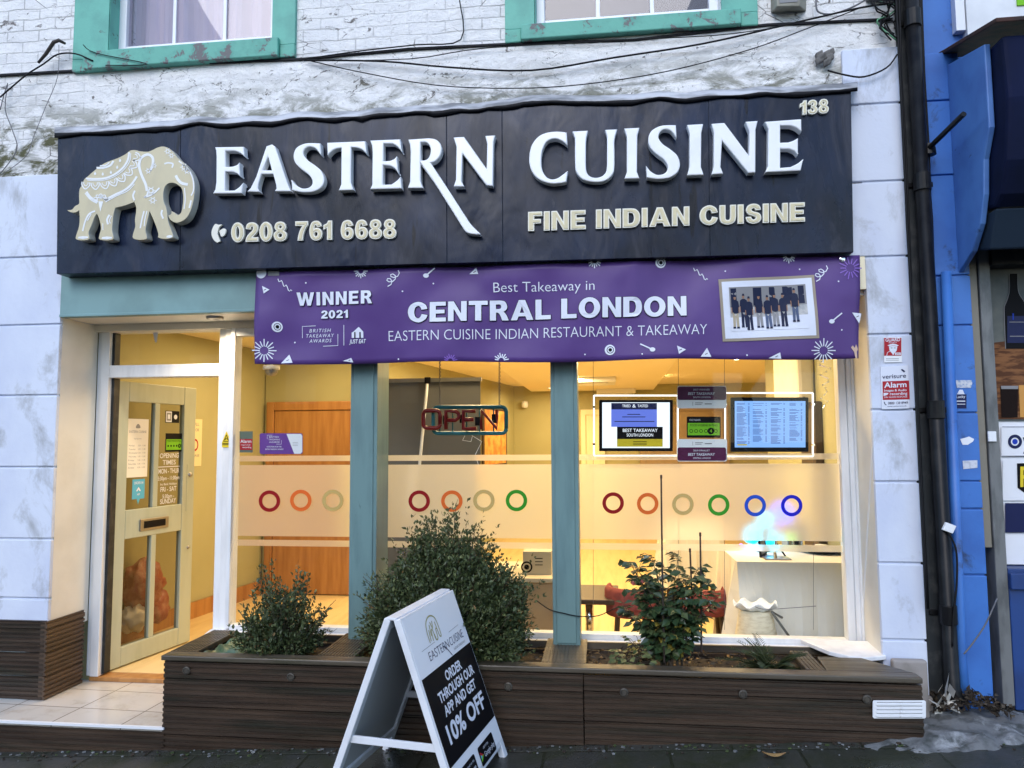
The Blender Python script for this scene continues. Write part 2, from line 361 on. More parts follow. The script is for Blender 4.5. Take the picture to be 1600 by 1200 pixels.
M['purple'] = mat('purple_vinyl', (.086,.042,.185), .42, c2=(.10,.05,.21), vs=2, spec=.3)
M['print_white'] = mat('white_print', (.70,.73,.82), .4, spec=.18)
M['print_black'] = mat('black_print', (.004,.004,.006), .55, spec=.12)
M['print_gold'] = mat('picture_frame_print', (.33,.28,.22), .45, spec=.18)
M['print_photo'] = mat('photo_print', (.55,.54,.52), .45, spec=.18, c2=(.36,.37,.38), vs=30, lo=.4, hi=.6)
M['print_navy'] = mat('navy_shirt_print', (.012,.018,.05), .5, spec=.18)
M['print_skin'] = mat('skin_print', (.32,.18,.12), .5, spec=.18)
M['print_khaki'] = mat('trouser_print', (.42,.36,.26), .5, spec=.18)
M['print_denim'] = mat('denim_print', (.08,.11,.19), .5, spec=.18)
M['print_grey'] = mat('grey_print', (.25,.25,.26), .5, spec=.18)
M['print_red'] = mat('red_print', (.38,.02,.03), .45, spec=.18)
M['print_green'] = mat('green_print', (.19,.52,.02), .45, spec=.18)
M['print_yellow'] = mat('yellow_print', (.72,.55,.03), .45, spec=.18)
M['print_blue'] = mat('blue_print', (.01,.045,.42), .45, spec=.18)
M['print_navy2'] = mat('dark_blue_print', (.01,.015,.07), .4, spec=.18)
M['print_sky'] = mat('light_blue_print', (.10,.42,.62), .45, spec=.18)
M['plum'] = mat('plum_print', (.085,.013,.055), .4, spec=.18)
M['paper'] = mat('paper', (.78,.75,.66), .7, spec=.18)
M['deck'] = mat('wet_ribbed_decking', (.030,.018,.011), .42, c2=(.064,.040,.025), vs=3, stretch=(.5,1,6), lo=.4, hi=.7, bump=.35, bs=45, dirt=(.009,.012,.006), dirtlo=.50, dirthi=.72, ds=2.4, rvar=.12)
M['deck_top'] = mat('weathered_deck_cap', (.055,.044,.030), .45, c2=(.10,.083,.060), vs=4, stretch=(.35,5,3), lo=.4, hi=.7, bump=.4, bs=50, dirt=(.03,.033,.016), dirtlo=.52, dirthi=.7, ds=3, rvar=.12)
M['deck_brown'] = mat('brown_ribbed_decking', (.075,.046,.028), .5, c2=(.045,.028,.018), vs=3, stretch=(1,1,7), bump=.3, bs=45)
M['soil'] = mat('potting_soil', (.022,.015,.010), .9, c2=(.05,.034,.02), vs=40, bump=1., bs=60)
M['steel'] = mat('brushed_steel', (.33,.32,.30), .42, metal=1, c2=(.35,.34,.32), vs=30)
M['chrome'] = mat('chrome', (.75,.75,.75), .15, metal=1)
M['black_plastic'] = mat('black_pipe_paint', (.004,.004,.005), .4, spec=.22, bump=.2, bs=40, c2=(.014,.014,.014), vs=8)
M['cable'] = mat('black_cable', (.008,.008,.009), .6, spec=.2)
M['cable_grey'] = mat('grey_cable', (.13,.13,.14), .6)
M['bracket_wood'] = mat('dark_bracket', (.05,.04,.035), .8, bump=.5, bs=40)
M['wood'] = mat('varnished_pine', (.45,.22,.07), .4, c2=(.33,.145,.042), vs=3.5, stretch=(5,5,.5), lo=.38, hi=.64)
M['wood_dark'] = mat('dark_wood', (.05,.03,.018), .45)
M['wall_in'] = mat('olive_cream_wall', (.41,.39,.21), .8, c2=(.37,.35,.18), vs=1)
M['ceil_in'] = mat('cream_ceiling', (.90,.82,.60), .8)
M['floor_in'] = mat('pale_wood_floor', (.74,.56,.28), .4, c2=(.66,.48,.22), vs=3, stretch=(6,.5,1))
M['tan'] = mat('tan_counter', (.34,.25,.15), .6, c2=(.29,.21,.13), vs=4)
M['cloth'] = mat('white_tablecloth', (.74,.73,.70), .8, bump=.6, bs=9)
M['grey_panel'] = mat('grey_banner_back', (.13,.133,.137), .65)
M['red_fabric'] = mat('red_upholstery', (.24,.05,.05), .85, c2=(.17,.034,.036), vs=20)
M['card'] = mat('cardboard', (.55,.48,.36), .75)
M['orange_pic'] = mat('orange_painting', (.62,.20,.04), .6, c2=(.70,.40,.10), vs=7, lo=.4, hi=.6)
M['neon_red'] = mat('unlit_red_tube', (.17,.006,.009), .3, spec=.3)
M['neon_teal'] = mat('teal_sign_frame', (.015,.14,.17), .35, spec=.3)
M['leaf_dark'] = mat('dark_leaf', (.036,.054,.022), .42, c2=(.055,.075,.03), vs=30, spec=.35)
M['leaf_mid'] = mat('mid_leaf', (.070,.094,.036), .45, c2=(.048,.070,.027), vs=30, spec=.35)
M['leaf_light'] = mat('pale_leaf', (.13,.155,.06), .5, spec=.35)
M['leaf_rose'] = mat('rose_leaf', (.026,.052,.022), .32, c2=(.048,.08,.03), vs=24)
M['leaf_yellow'] = mat('yellowing_leaf', (.30,.24,.04), .55)
M['leaf_brown'] = mat('fallen_leaf', (.20,.11,.04), .6, c2=(.30,.19,.07), vs=20)
M['stem'] = mat('woody_stem', (.06,.045,.028), .7)
M['cane'] = mat('dark_cane', (.028,.018,.013), .6)
M['petal'] = mat('pink_petal', (.60,.18,.17), .5)
M['bag_orange'] = mat('orange_bag', (.30,.06,.045), .4, c2=(.42,.20,.15), vs=14, bump=1., bs=14)
M['bag_white'] = mat('white_bag', (.7,.68,.62), .4, bump=.6, bs=20)
M['tarp'] = mat('green_liner', (.01,.085,.06), .3, bump=.6, bs=16)
M['cement'] = mat('rough_cement', (.16,.165,.165), .7, c2=(.05,.055,.05), vs=11, bump=1., bs=25, dirt=(.34,.35,.35), dirtlo=.52, dirthi=.66, ds=7)
M['stone'] = mat('grey_base_stone', (.30,.27,.25), .75, c2=(.22,.20,.18), vs=8, bump=.4, bs=30)
M['navy_awning'] = mat('navy_awning_cloth', (.004,.008,.036), .7, c2=(.003,.006,.022), vs=2, bump=.15, bs=25, spec=.12)
M['dark_metal'] = mat('dark_painted_metal', (.02,.023,.025), .5, spec=.25, c2=(.05,.05,.05), vs=12, lo=.5, hi=.7)
M['grey_metal'] = mat('worn_grey_metal', (.16,.165,.165), .42, c2=(.09,.095,.095), vs=9, stretch=(2,2,.6), dirt=(.4,.4,.39), dirtlo=.66, dirthi=.72, ds=9)
M['taupe'] = mat('taupe_shutter_guide', (.21,.19,.15), .5)
M['navy_paint'] = mat('deep_blue_paint', (.012,.05,.20), .45, c2=(.01,.035,.14), vs=3, bump=.2, bs=30)
M['rust'] = mat('rusty_edge', (.05,.018,.012), .8, c2=(.015,.01,.01), vs=12, bump=.5, bs=40)
M['glass_dark'] = mat('dark_drink', (.010,.004,.003), .5, spec=.1)
M['amber'] = mat('amber_drink_print', (.55,.24,.03), .3)
M['wicker'] = mat('wicker_print', (.23,.10,.04), .6, spec=.18, c2=(.09,.035,.015), vs=5, stretch=(2,2,9), lo=.42, hi=.55)
M['poster_bg'] = mat('poster_backdrop', (.06,.075,.08), .3, spec=.18, c2=(.15,.155,.14), vs=2.5)
M['board_white'] = mat('white_board_paint', (.74,.76,.80), .35, c2=(.66,.68,.72), vs=6, dirt=(.35,.35,.36), dirtlo=.68, dirthi=.78, ds=8)
M['board_grey'] = mat('shaded_board_back', (.40,.41,.42), .6)  # grey base colour stands in for shade on the back panel
M['poster_white'] = mat('poster_paper', (.78,.80,.85), .3, spec=.18)
M['ring_red'] = mat('dark_red_vinyl', (.26,.008,.012), .4, spec=.18); M['ring_orange'] = mat('orange_vinyl', (.66,.13,.025), .4, spec=.18)
M['ring_tan'] = mat('tan_vinyl', (.50,.36,.13), .4, spec=.18); M['ring_green'] = mat('green_vinyl', (.03,.27,.02), .4, spec=.18)
M['ring_blue'] = mat('blue_vinyl', (.012,.07,.50), .4, spec=.18); M['ring_navy'] = mat('royal_blue_vinyl', (.008,.012,.46), .4, spec=.18)
M['curtain'] = mat('sky_tinted_curtain', (.90,.76,.72), .9, c2=(.78,.68,.72), vs=6, stretch=(4,1,.3))  # pale pink and lilac carry reflected sky, put into the cloth colour

def glass_mat(name='window_glass', refl=.07, tint=(.97,.98,.97)):
    q = bpy.data.materials.new(name); q.use_nodes = True; n = q.node_tree; n.nodes.clear()
    o = n.nodes.new('ShaderNodeOutputMaterial'); t = n.nodes.new('ShaderNodeBsdfTransparent'); t.inputs[0].default_value = c4(tint)
    g = n.nodes.new('ShaderNodeBsdfGlossy'); g.inputs['Roughness'].default_value = .0
    lw = n.nodes.new('ShaderNodeLayerWeight'); lw.inputs[0].default_value = .12
    mr = n.nodes.new('ShaderNodeMapRange'); mr.inputs[3].default_value = refl; mr.inputs[4].default_value = .25
    n.links.new(lw.outputs['Facing'], mr.inputs[0])
    mx = n.nodes.new('ShaderNodeMixShader'); n.links.new(mr.outputs[0], mx.inputs[0]); n.links.new(t.outputs[0], mx.inputs[1]); n.links.new(g.outputs[0], mx.inputs[2])
    n.links.new(mx.outputs[0], o.inputs[0]); return q
M['glass'] = glass_mat(refl=.008)
M['glass_door'] = glass_mat('door_glass', .02, (.60,.58,.53))
M['glass_up'] = glass_mat('upper_window_glass', .045, (.8,.8,.85))
def film_mat():
    q = bpy.data.materials.new('frosted_vinyl'); q.use_nodes = True; n = q.node_tree; n.nodes.clear()
    o = n.nodes.new('ShaderNodeOutputMaterial')
    rf = n.nodes.new('ShaderNodeBsdfRefraction'); rf.inputs['Color'].default_value = (.93,.92,.90,1); rf.inputs['Roughness'].default_value = .48; rf.inputs['IOR'].default_value = 1.22
    tl = n.nodes.new('ShaderNodeBsdfTranslucent'); tl.inputs[0].default_value = (.95,.94,.92,1)
    df = n.nodes.new('ShaderNodeBsdfDiffuse'); df.inputs[0].default_value = (.72,.72,.72,1)
    a = n.nodes.new('ShaderNodeMixShader'); a.inputs[0].default_value = .36; n.links.new(rf.outputs[0], a.inputs[1]); n.links.new(tl.outputs[0], a.inputs[2])
    b = n.nodes.new('ShaderNodeMixShader'); b.inputs[0].default_value = .12; n.links.new(a.outputs[0], b.inputs[1]); n.links.new(df.outputs[0], b.inputs[2])
    n.links.new(b.outputs[0], o.inputs[0]); return q
M['film'] = film_mat()
def emis(name, c, s): return mat(name, (0,0,0), .3, emit=c, es=s)
M['lamp'] = emis('downlight_lamp', (1,.80,.48), 9)
M['scr_white'] = emis('screen_white', (.80,.88,1), .6); M['scr_blue'] = emis('screen_blue', (.13,.20,.80), .45)
M['scr_pale'] = emis('screen_pale_blue', (.22,.45,.95), .5); M['scr_ink'] = emis('screen_ink', (.03,.09,.42), .3); M['scr_dark'] = emis('screen_dark', (.01,.015,.10), .25)
M['scr_edge'] = emis('lit_acrylic_edge', (1,.97,.90), .9)
M['led_cyan'] = emis('cyan_lamp', (.0,.62,1), 2.6); M['led_blue'] = emis('blue_lamp', (.02,.07,1), 3.2); M['led_green'] = emis('green_lamp', (.25,1,.15), 1.5); M['led_violet'] = emis('violet_lamp', (.6,.1,1), 3)
def pave_mat():
    q, n, b = new_mat('wet_paving_slabs')
    br = n.nodes.new('ShaderNodeTexBrick'); br.inputs['Scale'].default_value = 1; br.inputs['Brick Width'].default_value = .62; br.inputs['Row Height'].default_value = .44
    br.inputs['Mortar Size'].default_value = .008; br.inputs['Mortar Smooth'].default_value = .3
    br.inputs['Color1'].default_value = (.050,.050,.046,1); br.inputs['Color2'].default_value = (.034,.036,.032,1); br.inputs['Mortar'].default_value = (.012,.014,.008,1)
    n.links.new(pos(n), br.inputs['Vector'])
    c = mix(n, ramp(n, noise_n(n, pos(n), 2.2, 8, .7, .5), .45, .68), br.outputs['Color'], (.020,.027,.010))
    c = mix(n, ramp(n, noise_n(n, pos(n), 45, 6, .7), .6, .75), c, (.085,.083,.075))
    n.links.new(c, b.inputs['Base Color'])
    n.links.new(ramp(n, noise_n(n, pos(n), 3, 6, .6), .35, .65, (.16,)*3, (.5,)*3), b.inputs['Roughness'])
    inv = n.nodes.new('ShaderNodeMath'); inv.operation = 'SUBTRACT'; inv.inputs[0].default_value = 1; n.links.new(br.outputs['Fac'], inv.inputs[1])
    n.links.new(bump_n(n, noise_n(n, pos(n), 30, 8, .65), .5, .006, bump_n(n, inv.outputs[0], .8, .006)), b.inputs['Normal'])
    return q
M['pave'] = pave_mat()
def tile_mat():
    q, n, b = new_mat('cream_floor_tiles')
    g = n.nodes.new('ShaderNodeNewGeometry'); mp = n.nodes.new('ShaderNodeMapping'); mp.inputs['Rotation'].default_value = (0,0,R(2)); mp.inputs['Location'].default_value = (.15,.24,0); n.links.new(g.outputs['Position'], mp.inputs[0])
    br = n.nodes.new('ShaderNodeTexBrick'); br.offset = 0; br.inputs['Scale'].default_value = 1; br.inputs['Brick Width'].default_value = .42; br.inputs['Row Height'].default_value = .30
    br.inputs['Mortar Size'].default_value = .004; br.inputs['Color1'].default_value = (.60,.56,.50,1); br.inputs['Color2'].default_value = (.55,.52,.47,1); br.inputs['Mortar'].default_value = (.20,.18,.15,1)
    n.links.new(mp.outputs[0], br.inputs['Vector'])
    c = mix(n, ramp(n, noise_n(n, pos(n), 6, 8, .7), .5, .75), br.outputs['Color'], (.42,.37,.30))
    n.links.new(c, b.inputs['Base Color']); b.inputs['Roughness'].default_value = .22
    return q
M['tile'] = tile_mat()
M['asphalt'] = mat('wet_asphalt', (.04,.04,.042), .5, c2=(.055,.055,.056), vs=9, bump=.5, bs=120)
M['far_ground'] = mat('far_ground', (.10,.10,.085), .9)
M['red_brick'] = mat('london_brick', (.24,.12,.08), .8, c2=(.17,.09,.065), vs=14)
M['slate'] = mat('roof_slate', (.07,.07,.08), .5)
M['bark'] = mat('tree_bark', (.05,.04,.032), .9)

# ------------------------------------------------------------------ ground
def gz(X): return .04 + .052*(max(-9, min(X, 4.2))+2.43)
def sheet(name, xs, ys, mat_, dz, label):
    mb = MB()
    nx = len(xs)
    mb.add([(x, y, gz(x)+dz) for y in ys for x in xs], [(j*nx+i, j*nx+i+1, (j+1)*nx+i+1, (j+1)*nx+i) for j in range(len(ys)-1) for i in range(nx-1)])
    return tag(mesh_ob(name, mb, mat_, base=(0,0,0)), kind='structure', label=label, cat=name.replace('_', ' '))
XS = [-60,-20,-9,-6,-4,-2,0,2,4.2,8,20,60]
sheet('pavement', XS, [-6.2,-4,-2,-.8,0,.6], M['pave'], 0, 'dark wet mossy paving slabs in front of the shop')
sheet('road', XS, [-14,-10,-6.35], M['asphalt'], -.12, 'wet asphalt road behind the viewer')
kb = MB()
for a, b_ in zip(XS[:-1], XS[1:]):
    kb.add([(x, y, gz(x)+z) for x in (a, b_) for y, z in ((-6.35,-.13),(-6.35,.004),(-6.2,.004),(-6.2,-.13))], [(0,1,5,4),(1,2,6,5),(2,3,7,6)])
tag(mesh_ob('kerb', kb, M['stone'], base=(0,0,0)), kind='structure', label='grey stone kerb between pavement and road', cat='kerb')
g = MB(); g.poly([(-700,-700,-.75),(700,-700,-.75),(700,700,-.75),(-700,700,-.75)])
tag(mesh_ob('ground', g, M['far_ground'], base=(0,0,0)), kind='structure', label='plain ground reaching to the horizon', cat='ground')

# ------------------------------------------------------------------ the restaurant building
XL, XR = -3.42, 1.487            # inner edges of the two piers
YW = .30                        # shop window plane
YD = .36                        # door plane
ZS = 2.53                       # soffit
bld = thing('restaurant_building', (-1, 2, 0), 'white painted brick building with a lit restaurant on its ground floor', 'building')
# upper brick wall with two window openings
W1 = dict(x0=PX(173,.0,75), x1=PX(427,.0,60), z0=P(300,70,0).z)
W2 = dict(x0=PX(836,.0,38), x1=PX(1126,.0,16), z0=P(980,28,0).z)
ZT = 5.75
mb = MB()
bz0, top = 2.75, 6.6
def wallbox(x0, x1, z0, z1): mb.box(x0, x1, 0, .28, z0, z1)
edges = [-6.0, W1['x0'], W1['x1'], W2['x0'], W2['x1'], 1.73]
zsill = [None, W1['z0'], None, W2['z0'], None]
for i in range(5):
    if zsill[i] is None: wallbox(edges[i], edges[i+1], bz0, top)
    else:
        wallbox(edges[i], edges[i+1], bz0, zsill[i]); wallbox(edges[i], edges[i+1], ZT, top)
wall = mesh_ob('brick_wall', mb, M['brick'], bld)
# string course / ledge line under the sills, running the width
mb = MB()
pts = [(-6.0, 4.17)] + [(P(x, y, -.02).x, P(x, y, -.02).z) for x, y in ((0,115),(120,108),(290,97),(470,90),(640,74),(800,66),(990,60),(1200,36),(1395,27))]
for (xa, za), (xb, zb) in zip(pts[:-1], pts[1:]):
    mb.obox((xa,-.018,za-.012), (xb-xa,0,zb-za), (0,.03,0), (0,0,.012))
mesh_ob('ledge_line', mb, M['tar'], bld)
mb = MB(); mb.prism([(-6,0,4.18),(1.72,0,4.18),(1.72,-.02,4.16),(-6,-.02,4.16)][::-1], (0,0,-.43))
# roughcast band stands 15 mm proud, lumpy
nx, nz = 320, 40; vs = []
for j in range(nz+1):
    for i in range(nx+1):
        X = -3.33+5.0*i/nx; t = j/nz; z = 3.66+.50*t
        e = min(1, 6*t, 6*(1-t), 10*i/nx, 10*(1-i/nx))
        d = .006*e+.011*e*(noise.fractal(Vector((X*5, z*8, 2)), 1., 2., 3)*.5+.5)+.0045*e*noise.fractal(Vector((X*24, z*30, 5)), .7, 2., 3)-.007*e*max(0, math.sin(z*2*math.pi/.078+1.5*noise.noise(Vector((X*1.5,z*2,0))))-.75)*4*max(0,.5+noise.noise(Vector((X*.8,1,z))))
        vs.append((X, -max(d, .0005)-.0005, z))
mb = MB(); mb.add(vs, [(j*(nx+1)+i, j*(nx+1)+i+1, (j+1)*(nx+1)+i+1, (j+1)*(nx+1)+i) for j in range(nz) for i in range(nx)])
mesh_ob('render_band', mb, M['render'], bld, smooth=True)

def sash(W, lx0, lx1, lz, bars, nm):
    """upper window: part with sub-parts"""
    x0, x1, z0 = W['x0'], W['x1'], W['z0']
    mb = MB(); d0, d1, fw = .07, .13, .055
    mb.box(x0, x0+fw, d0, d1, z0, ZT); mb.box(x1-fw, x1, d0, d1, z0, ZT); mb.box(x0+fw, x1-fw, d0, d1, z0, z0+fw+.01); mb.box(x0+fw, x1-fw, d0, d1, ZT-fw, ZT)
    sw = mesh_ob('upper_window', mb, M['upvc'], bld, bevel=.006)
    mb = MB(); mb.box(x0+fw, x1-fw, .098, .104, z0+fw+.01, ZT-fw); mesh_ob('pane', mb, M['glass_up'], sw)
    for b_ in bars:
        X = x0+fw+(x1-x0-2*fw)*b_
        mb = MB(); mb.box(X-.012, X+.012, .084, .0975, z0+fw+.01, ZT-fw); mesh_ob('glazing_bar', mb, M['upvc'], sw, bevel=.003)
    mb = MB(); mb.box(lx0, x0-.002, -.025, .02, lz+.085, ZT+.2); mb.box(x0+.0005, x0+.004, -.02, .13, z0, ZT)
    mb.box(x1+.002, lx1, -.025, .02, lz+.085, ZT+.2); mb.box(x0-.002, x1+.002, -.025, .02, ZT, ZT+.2)
    mesh_ob('surround', mb, M['mint'], sw, bevel=.008)
    mb = MB(); mb.prism([(lx0+.10,-.055,lz),(lx0+.10,.02,lz),(lx0+.10,.07,z0-.001),(lx0+.10,-.055,z0-.022)], (lx1-lx0-.2,0,0)); mb.prism([(lx0,-.028,lz-.0),(lx0,.02,lz),(lx0,.02,lz+.084),(lx0,-.028,lz+.084)], (.099,0,0)); mb.prism([(lx1-.099,-.028,lz),(lx1-.099,.02,lz),(lx1-.099,.02,lz+.084),(lx1-.099,-.028,lz+.084)], (.099,0,0))
    mesh_ob('sill', mb, M['mint_worn'], sw, bevel=.006)
    return sw
sw1 = sash(W1, P(117,105,0).x, P(463,88,0).x, P(290,97,-.05).z, (.33, .68), 1)
sw2 = sash(W2, P(790,62,0).x, P(1183,32,0).x, P(980,50,-.05).z, (.33, .66), 2)
# curtains and dark rooms behind
mb = MB()
for k in range(40):
    xa = W1['x0']+(W1['x1']-W1['x0'])*k/40; xb = W1['x0']+(W1['x1']-W1['x0'])*(k+1)/40
    ya = .25+.02*math.sin(k*1.3); yb = .25+.02*math.sin((k+1)*1.3)
    mb.poly([(xa,ya,W1['z0']),(xb,yb,W1['z0']),(xb,yb,ZT),(xa,ya,ZT)])
mesh_ob('sky_tinted_curtain', mb, M['curtain'], sw1, smooth=True)
mb = MB()
for W in (W1, W2): mb.box(W['x0']-.1, W['x1']+.1, .9, .95, W['z0']-.2, ZT+.2)
mesh_ob('room_wall', mb, M['wood_dark'], bld)

# piers with sunk joints between blocks
def pier(x0, x1, y0, y1, z0, z1, joints, mt, parent, gap=.012, xup=None):
    mb = MB(); zs = [z0]+joints+[z1]
    for a, b_ in zip(zs[:-1], zs[1:]): mb.box(xup if xup and (a+b_)/2 > 2.6 else x0, x1, y0, y1, a+gap/2, b_-gap/2)
    mb.box(x0+.004, x1-.006, y0+.012, y1-.001, z0, z1)
    return mesh_ob('pilaster', mb, mt, parent, bevel=.005)
zl = [PZ(y, -.025, 40) for y in (935, 842, 730, 618, 508, 402)]
pier(-5.6, XL, -.025, .34, .60, PZ(272, -.025, 60), [z for z in zl if z > .65], M['pier'], bld)
zr = [PZ(y, -.025, 1400) for y in (1000, 880, 753, 640, 522, 400, 282, 160)]
pier(XR, 1.715, -.025, .34, .33, PZ(72, -.025, 1385), [z for z in zr if z > .4], M['pier'], bld, xup=1.41)
for x0, x1 in ((XL-.012, XL+.001), (XR-.001, XR+.012)): mb = MB(); mb.box(x0, x1, .0, .335, .55, ZS); mesh_ob('reveal', mb, M['cream'], bld)
mb = MB(); mb.prism([(XR-.004,-.02,ZS-.85),(XR-.004,.28,.60),(XR-.004,.30,.60),(XR-.004,.0,ZS-.85)], (.003,0,0)); mesh_ob('reveal_bead', mb, M['white'], bld)

# ribbed decking cladding
def cladding(mb, o, a, L, n, z0, z1, board=.142, ribs=5, rd=.009):
    """ribbed boards on an upright face: from o along unit vector a for length L, outward normal n"""
    o, a, n = Vector(o), Vector(a), Vector(n); z = z0
    while z < z1-.01:
        zt = min(z+board, z1)-.004; prof = [(z, -.02), (z, 0.)]
        k = max(1, round(ribs*(zt-z)/board)); p = (zt-z)/k
        for i in range(k):
            b_ = z+p*i
            prof += [(b_+p*.10, .0), (b_+p*.58, .0), (b_+p*.66, -rd), (b_+p*.98, -rd)]
        prof += [(zt, 0.), (zt, -.02)]
        N = len(prof); vs = []
        for s in (0, L):
            for zz, dd in prof: q = o+a*s+n*dd; vs.append((q.x, q.y, zz))
        fl = a.cross(Vector((0,0,1))).dot(n) > 0
        fs = [(i, N+i, N+i+1, i+1) if fl else (i, i+1, N+i+1, N+i) for i in range(N-1)]
        fs += [tuple(range(N)), tuple(range(2*N-1, N-1, -1))]
        mb.add(vs, fs); z += board
mb = MB()
ZP = P(72, 970, -.05).z
cladding(mb, (-5.6,-.045,0), (1,0,0), 5.6+XL-.001, (0,-1,0), .165, ZP)
mesh_ob('plinth_front', mb, M['deck'], bld)
mb = MB(); cladding(mb, (XL+.016,-.045,0), (0,1,0), .335, (1,0,0), .165, ZP-.005); mb.box(XL-.03, XL-.002, -.043, .29, .165, ZP-.01)
mesh_ob('plinth_return', mb, M['deck_brown'], bld)
mb = MB(); mb.box(XR-.005, 1.72, -.06, .32, .2, .36); mb.box(XR+.02, 1.68, -.11, -.06, .2, .56); mesh_ob('base_stone', mb, M['stone'], bld, bevel=.012)

# fascia board, soffit, spotlight
mb = MB(); mb.box(XL, XR-.08, -.03, .02, ZS, 2.86); mb.box(XL, XR-.08, -.036, -.03, ZS, ZS+.018); mesh_ob('fascia', mb, M['fascia'], bld, bevel=.003)
mb = MB(); mb.box(XL, XR, .021, .42, ZS+.003, ZS+.03); mb.box(XL, XR, .29, .335, ZS-.045, ZS+.003); sof = mesh_ob('soffit', mb, M['cream'], bld)
sx = P(332, 495, .1).x
mb = MB(); mb.lathe((sx,.13,ZS-.012), [(.0,.006),(.028,.006),(.032,.0),(.05,.0),(.053,.014)], 24); mesh_ob('spotlight', mb, M['steel'], sof, smooth=True)
def lamp(name, kind, loc, e, c=(1,.72,.38), size=.1, rot=(0,0,0), spot=None):
    l = bpy.data.lights.new(name, kind); l.energy = e; l.color = c
    if kind == 'AREA': l.shape = 'DISK'; l.size = size
    else: l.shadow_soft_size = size
    if spot: l.spot_size = R(spot); l.spot_blend = .6
    o = bpy.data.objects.new(name, l); col.objects.link(o); o.location = loc; o.rotation_euler = rot; return o
lamp('spotlight_beam', 'SPOT', (sx-.0,.13,ZS-.03), 15, (1,.80,.55), .04, spot=150)

# door frame, transom, shop window frame
ZDT = P(175, 591, YD).z; ZTT = P(178, 518, YD).z
xd0, xd1, xd2 = P(175,700,YD).x-.02, PX(343, YD), PX(366, YD)
mb = MB()
mb.box(XL+.001, XL+.035, YD-.02, YD+.08, .19, ZS-.045); mb.box(XL+.035, xd0, YD-.035, YD+.08, .19, ZS-.045)
mb.box(xd1, xd1+.05, YD-.035, YD+.08, .19, ZS-.046); mb.box(xd1+.05, xd2, YD-.05, YD+.08, .19, ZS-.046)
mb.box(xd0, xd1, YD-.03, YD+.08, ZDT, ZDT+.085); mb.box(xd0, xd1, YD-.03, YD+.08, ZTT, ZS-.047)
dfr = mesh_ob('door_frame', mb, M['white'], bld, bevel=.005)
mb = MB(); mb.box(xd0, xd1, YD+.02, YD+.026, ZDT+.085, ZTT); mesh_ob('transom_pane', mb, M['glass'], dfr)
mb = MB(); mb.box(xd0, xd0+.02, YD-.005, YD+.05, ZDT+.085, ZTT); mb.box(xd0, xd0+.02, YD, YD+.06, .2, ZDT); mesh_ob('rebate_gap_shade', mb, M['dark_metal'], dfr)  # coloured dark to stand in for the shaded gap beside the door

zb = P(700, 985, YW).z      # bottom of glass
mb = MB()
xw0, xw1 = xd2, XR-.012
mb.box(xw0+.001, xw0+.03, YW-.02, YW+.08, zb-.02, ZS-.046)                                  # left jamb
mb.box(PX(1312,YW), PX(1324,YW), YW-.02, YW+.06, zb, ZS-.046); mb.box(PX(1324,YW), PX(1334,YW), YW-.035, YW+.06, zb, ZS-.046); mb.box(PX(1334,YW), xw1, YW-.06, YW+.06, zb-.03, ZS-.046)
mb.box(xw0+.03, PX(1312,YW), YW-.01, YW+.06, ZS-.10, ZS-.0465)
mb.box(xw0+.03, PX(1312,YW), YW-.015, YW+.06, zb-.03, zb+.004)
sh = mesh_ob('shop_window', mb, M['white'], bld, bevel=.004)
mb = MB(); mb.prism([(xw0-.1,.20,zb-.055),(xw0-.1,.335,zb-.04),(xw0-.1,.335,zb-.028),(xw0-.1,.285,zb-.0285),(xw0-.1,.20,zb-.043)], (xw1-xw0+.1,0,0)); mb.box(xw0-.1, xw1, .215, .3, zb-.16, zb-.0555)
mesh_ob('sill', mb, M['white'], sh, bevel=.004)
mb = MB(); a = P(1255,1010,.1); mb.prism([(1.12,.205,.575),(1.498,.205,.575),(1.498,-.04,.562),(1.38,-.06,.555),(1.30,-.045,.558),(1.22,.02,.562)], (0,0,-.022)); mesh_ob('sill_end', mb, M['white'], sh, bevel=.003)
# the two teal posts stand in front of the glass
posts = []
for (xa, xb) in ((P(547,700,.05).x, P(589,700,.05).x), (P(861,700,.05).x, P(903,700,.05).x)):
    mb = MB(); mb.box(xa, xb, .05, .296, .535, ZS-.001); mb.box(xa+.022, xb-.022, .042, .0495, .56, ZS-.05)
    posts.append((xa, xb)); mesh_ob('post', mb, M['teal'], bld, bevel=.005)
panes = [(xw0+.03, posts[0][0]+.06), (posts[0][1]-.03, posts[1][0]+.05), (posts[1][1]-.04, PX(1312,YW))]
for a, b_ in panes:
    mb = MB(); mb.box(a, b_, YW+.012, YW+.018, zb, ZS-.1); mesh_ob('pane', mb, M['glass'], sh)
for (pa, pb), (ya, yb) in zip(((372,548),(592,864),(904,1312)), ((711,711),(711,712),(712,713))):
    mb = MB()
    xa, xb = PX(pa, YW), PX(pb, YW)
    for t0, t1 in ((711,720),(726,841),(847,857)):
        z1, z0 = PZ(t0, YW, 700), PZ(t1, YW, 700)
        mb.poly([(xa,YW+.0235,z0),(xb,YW+.0235,z0),(xb,YW+.0235,z1),(xa,YW+.0235,z1)])
    mesh_ob('frosted_film', mb, M['film'], sh)
RK = {'r': ('ring_red','dark red ring decal'), 'o': ('ring_orange','orange ring decal'), 't': ('ring_tan','tan ring decal'), 'g': ('ring_green','green ring decal'), 'b': ('ring_blue','bright blue ring decal'), 'n': ('ring_navy','royal blue ring decal')}
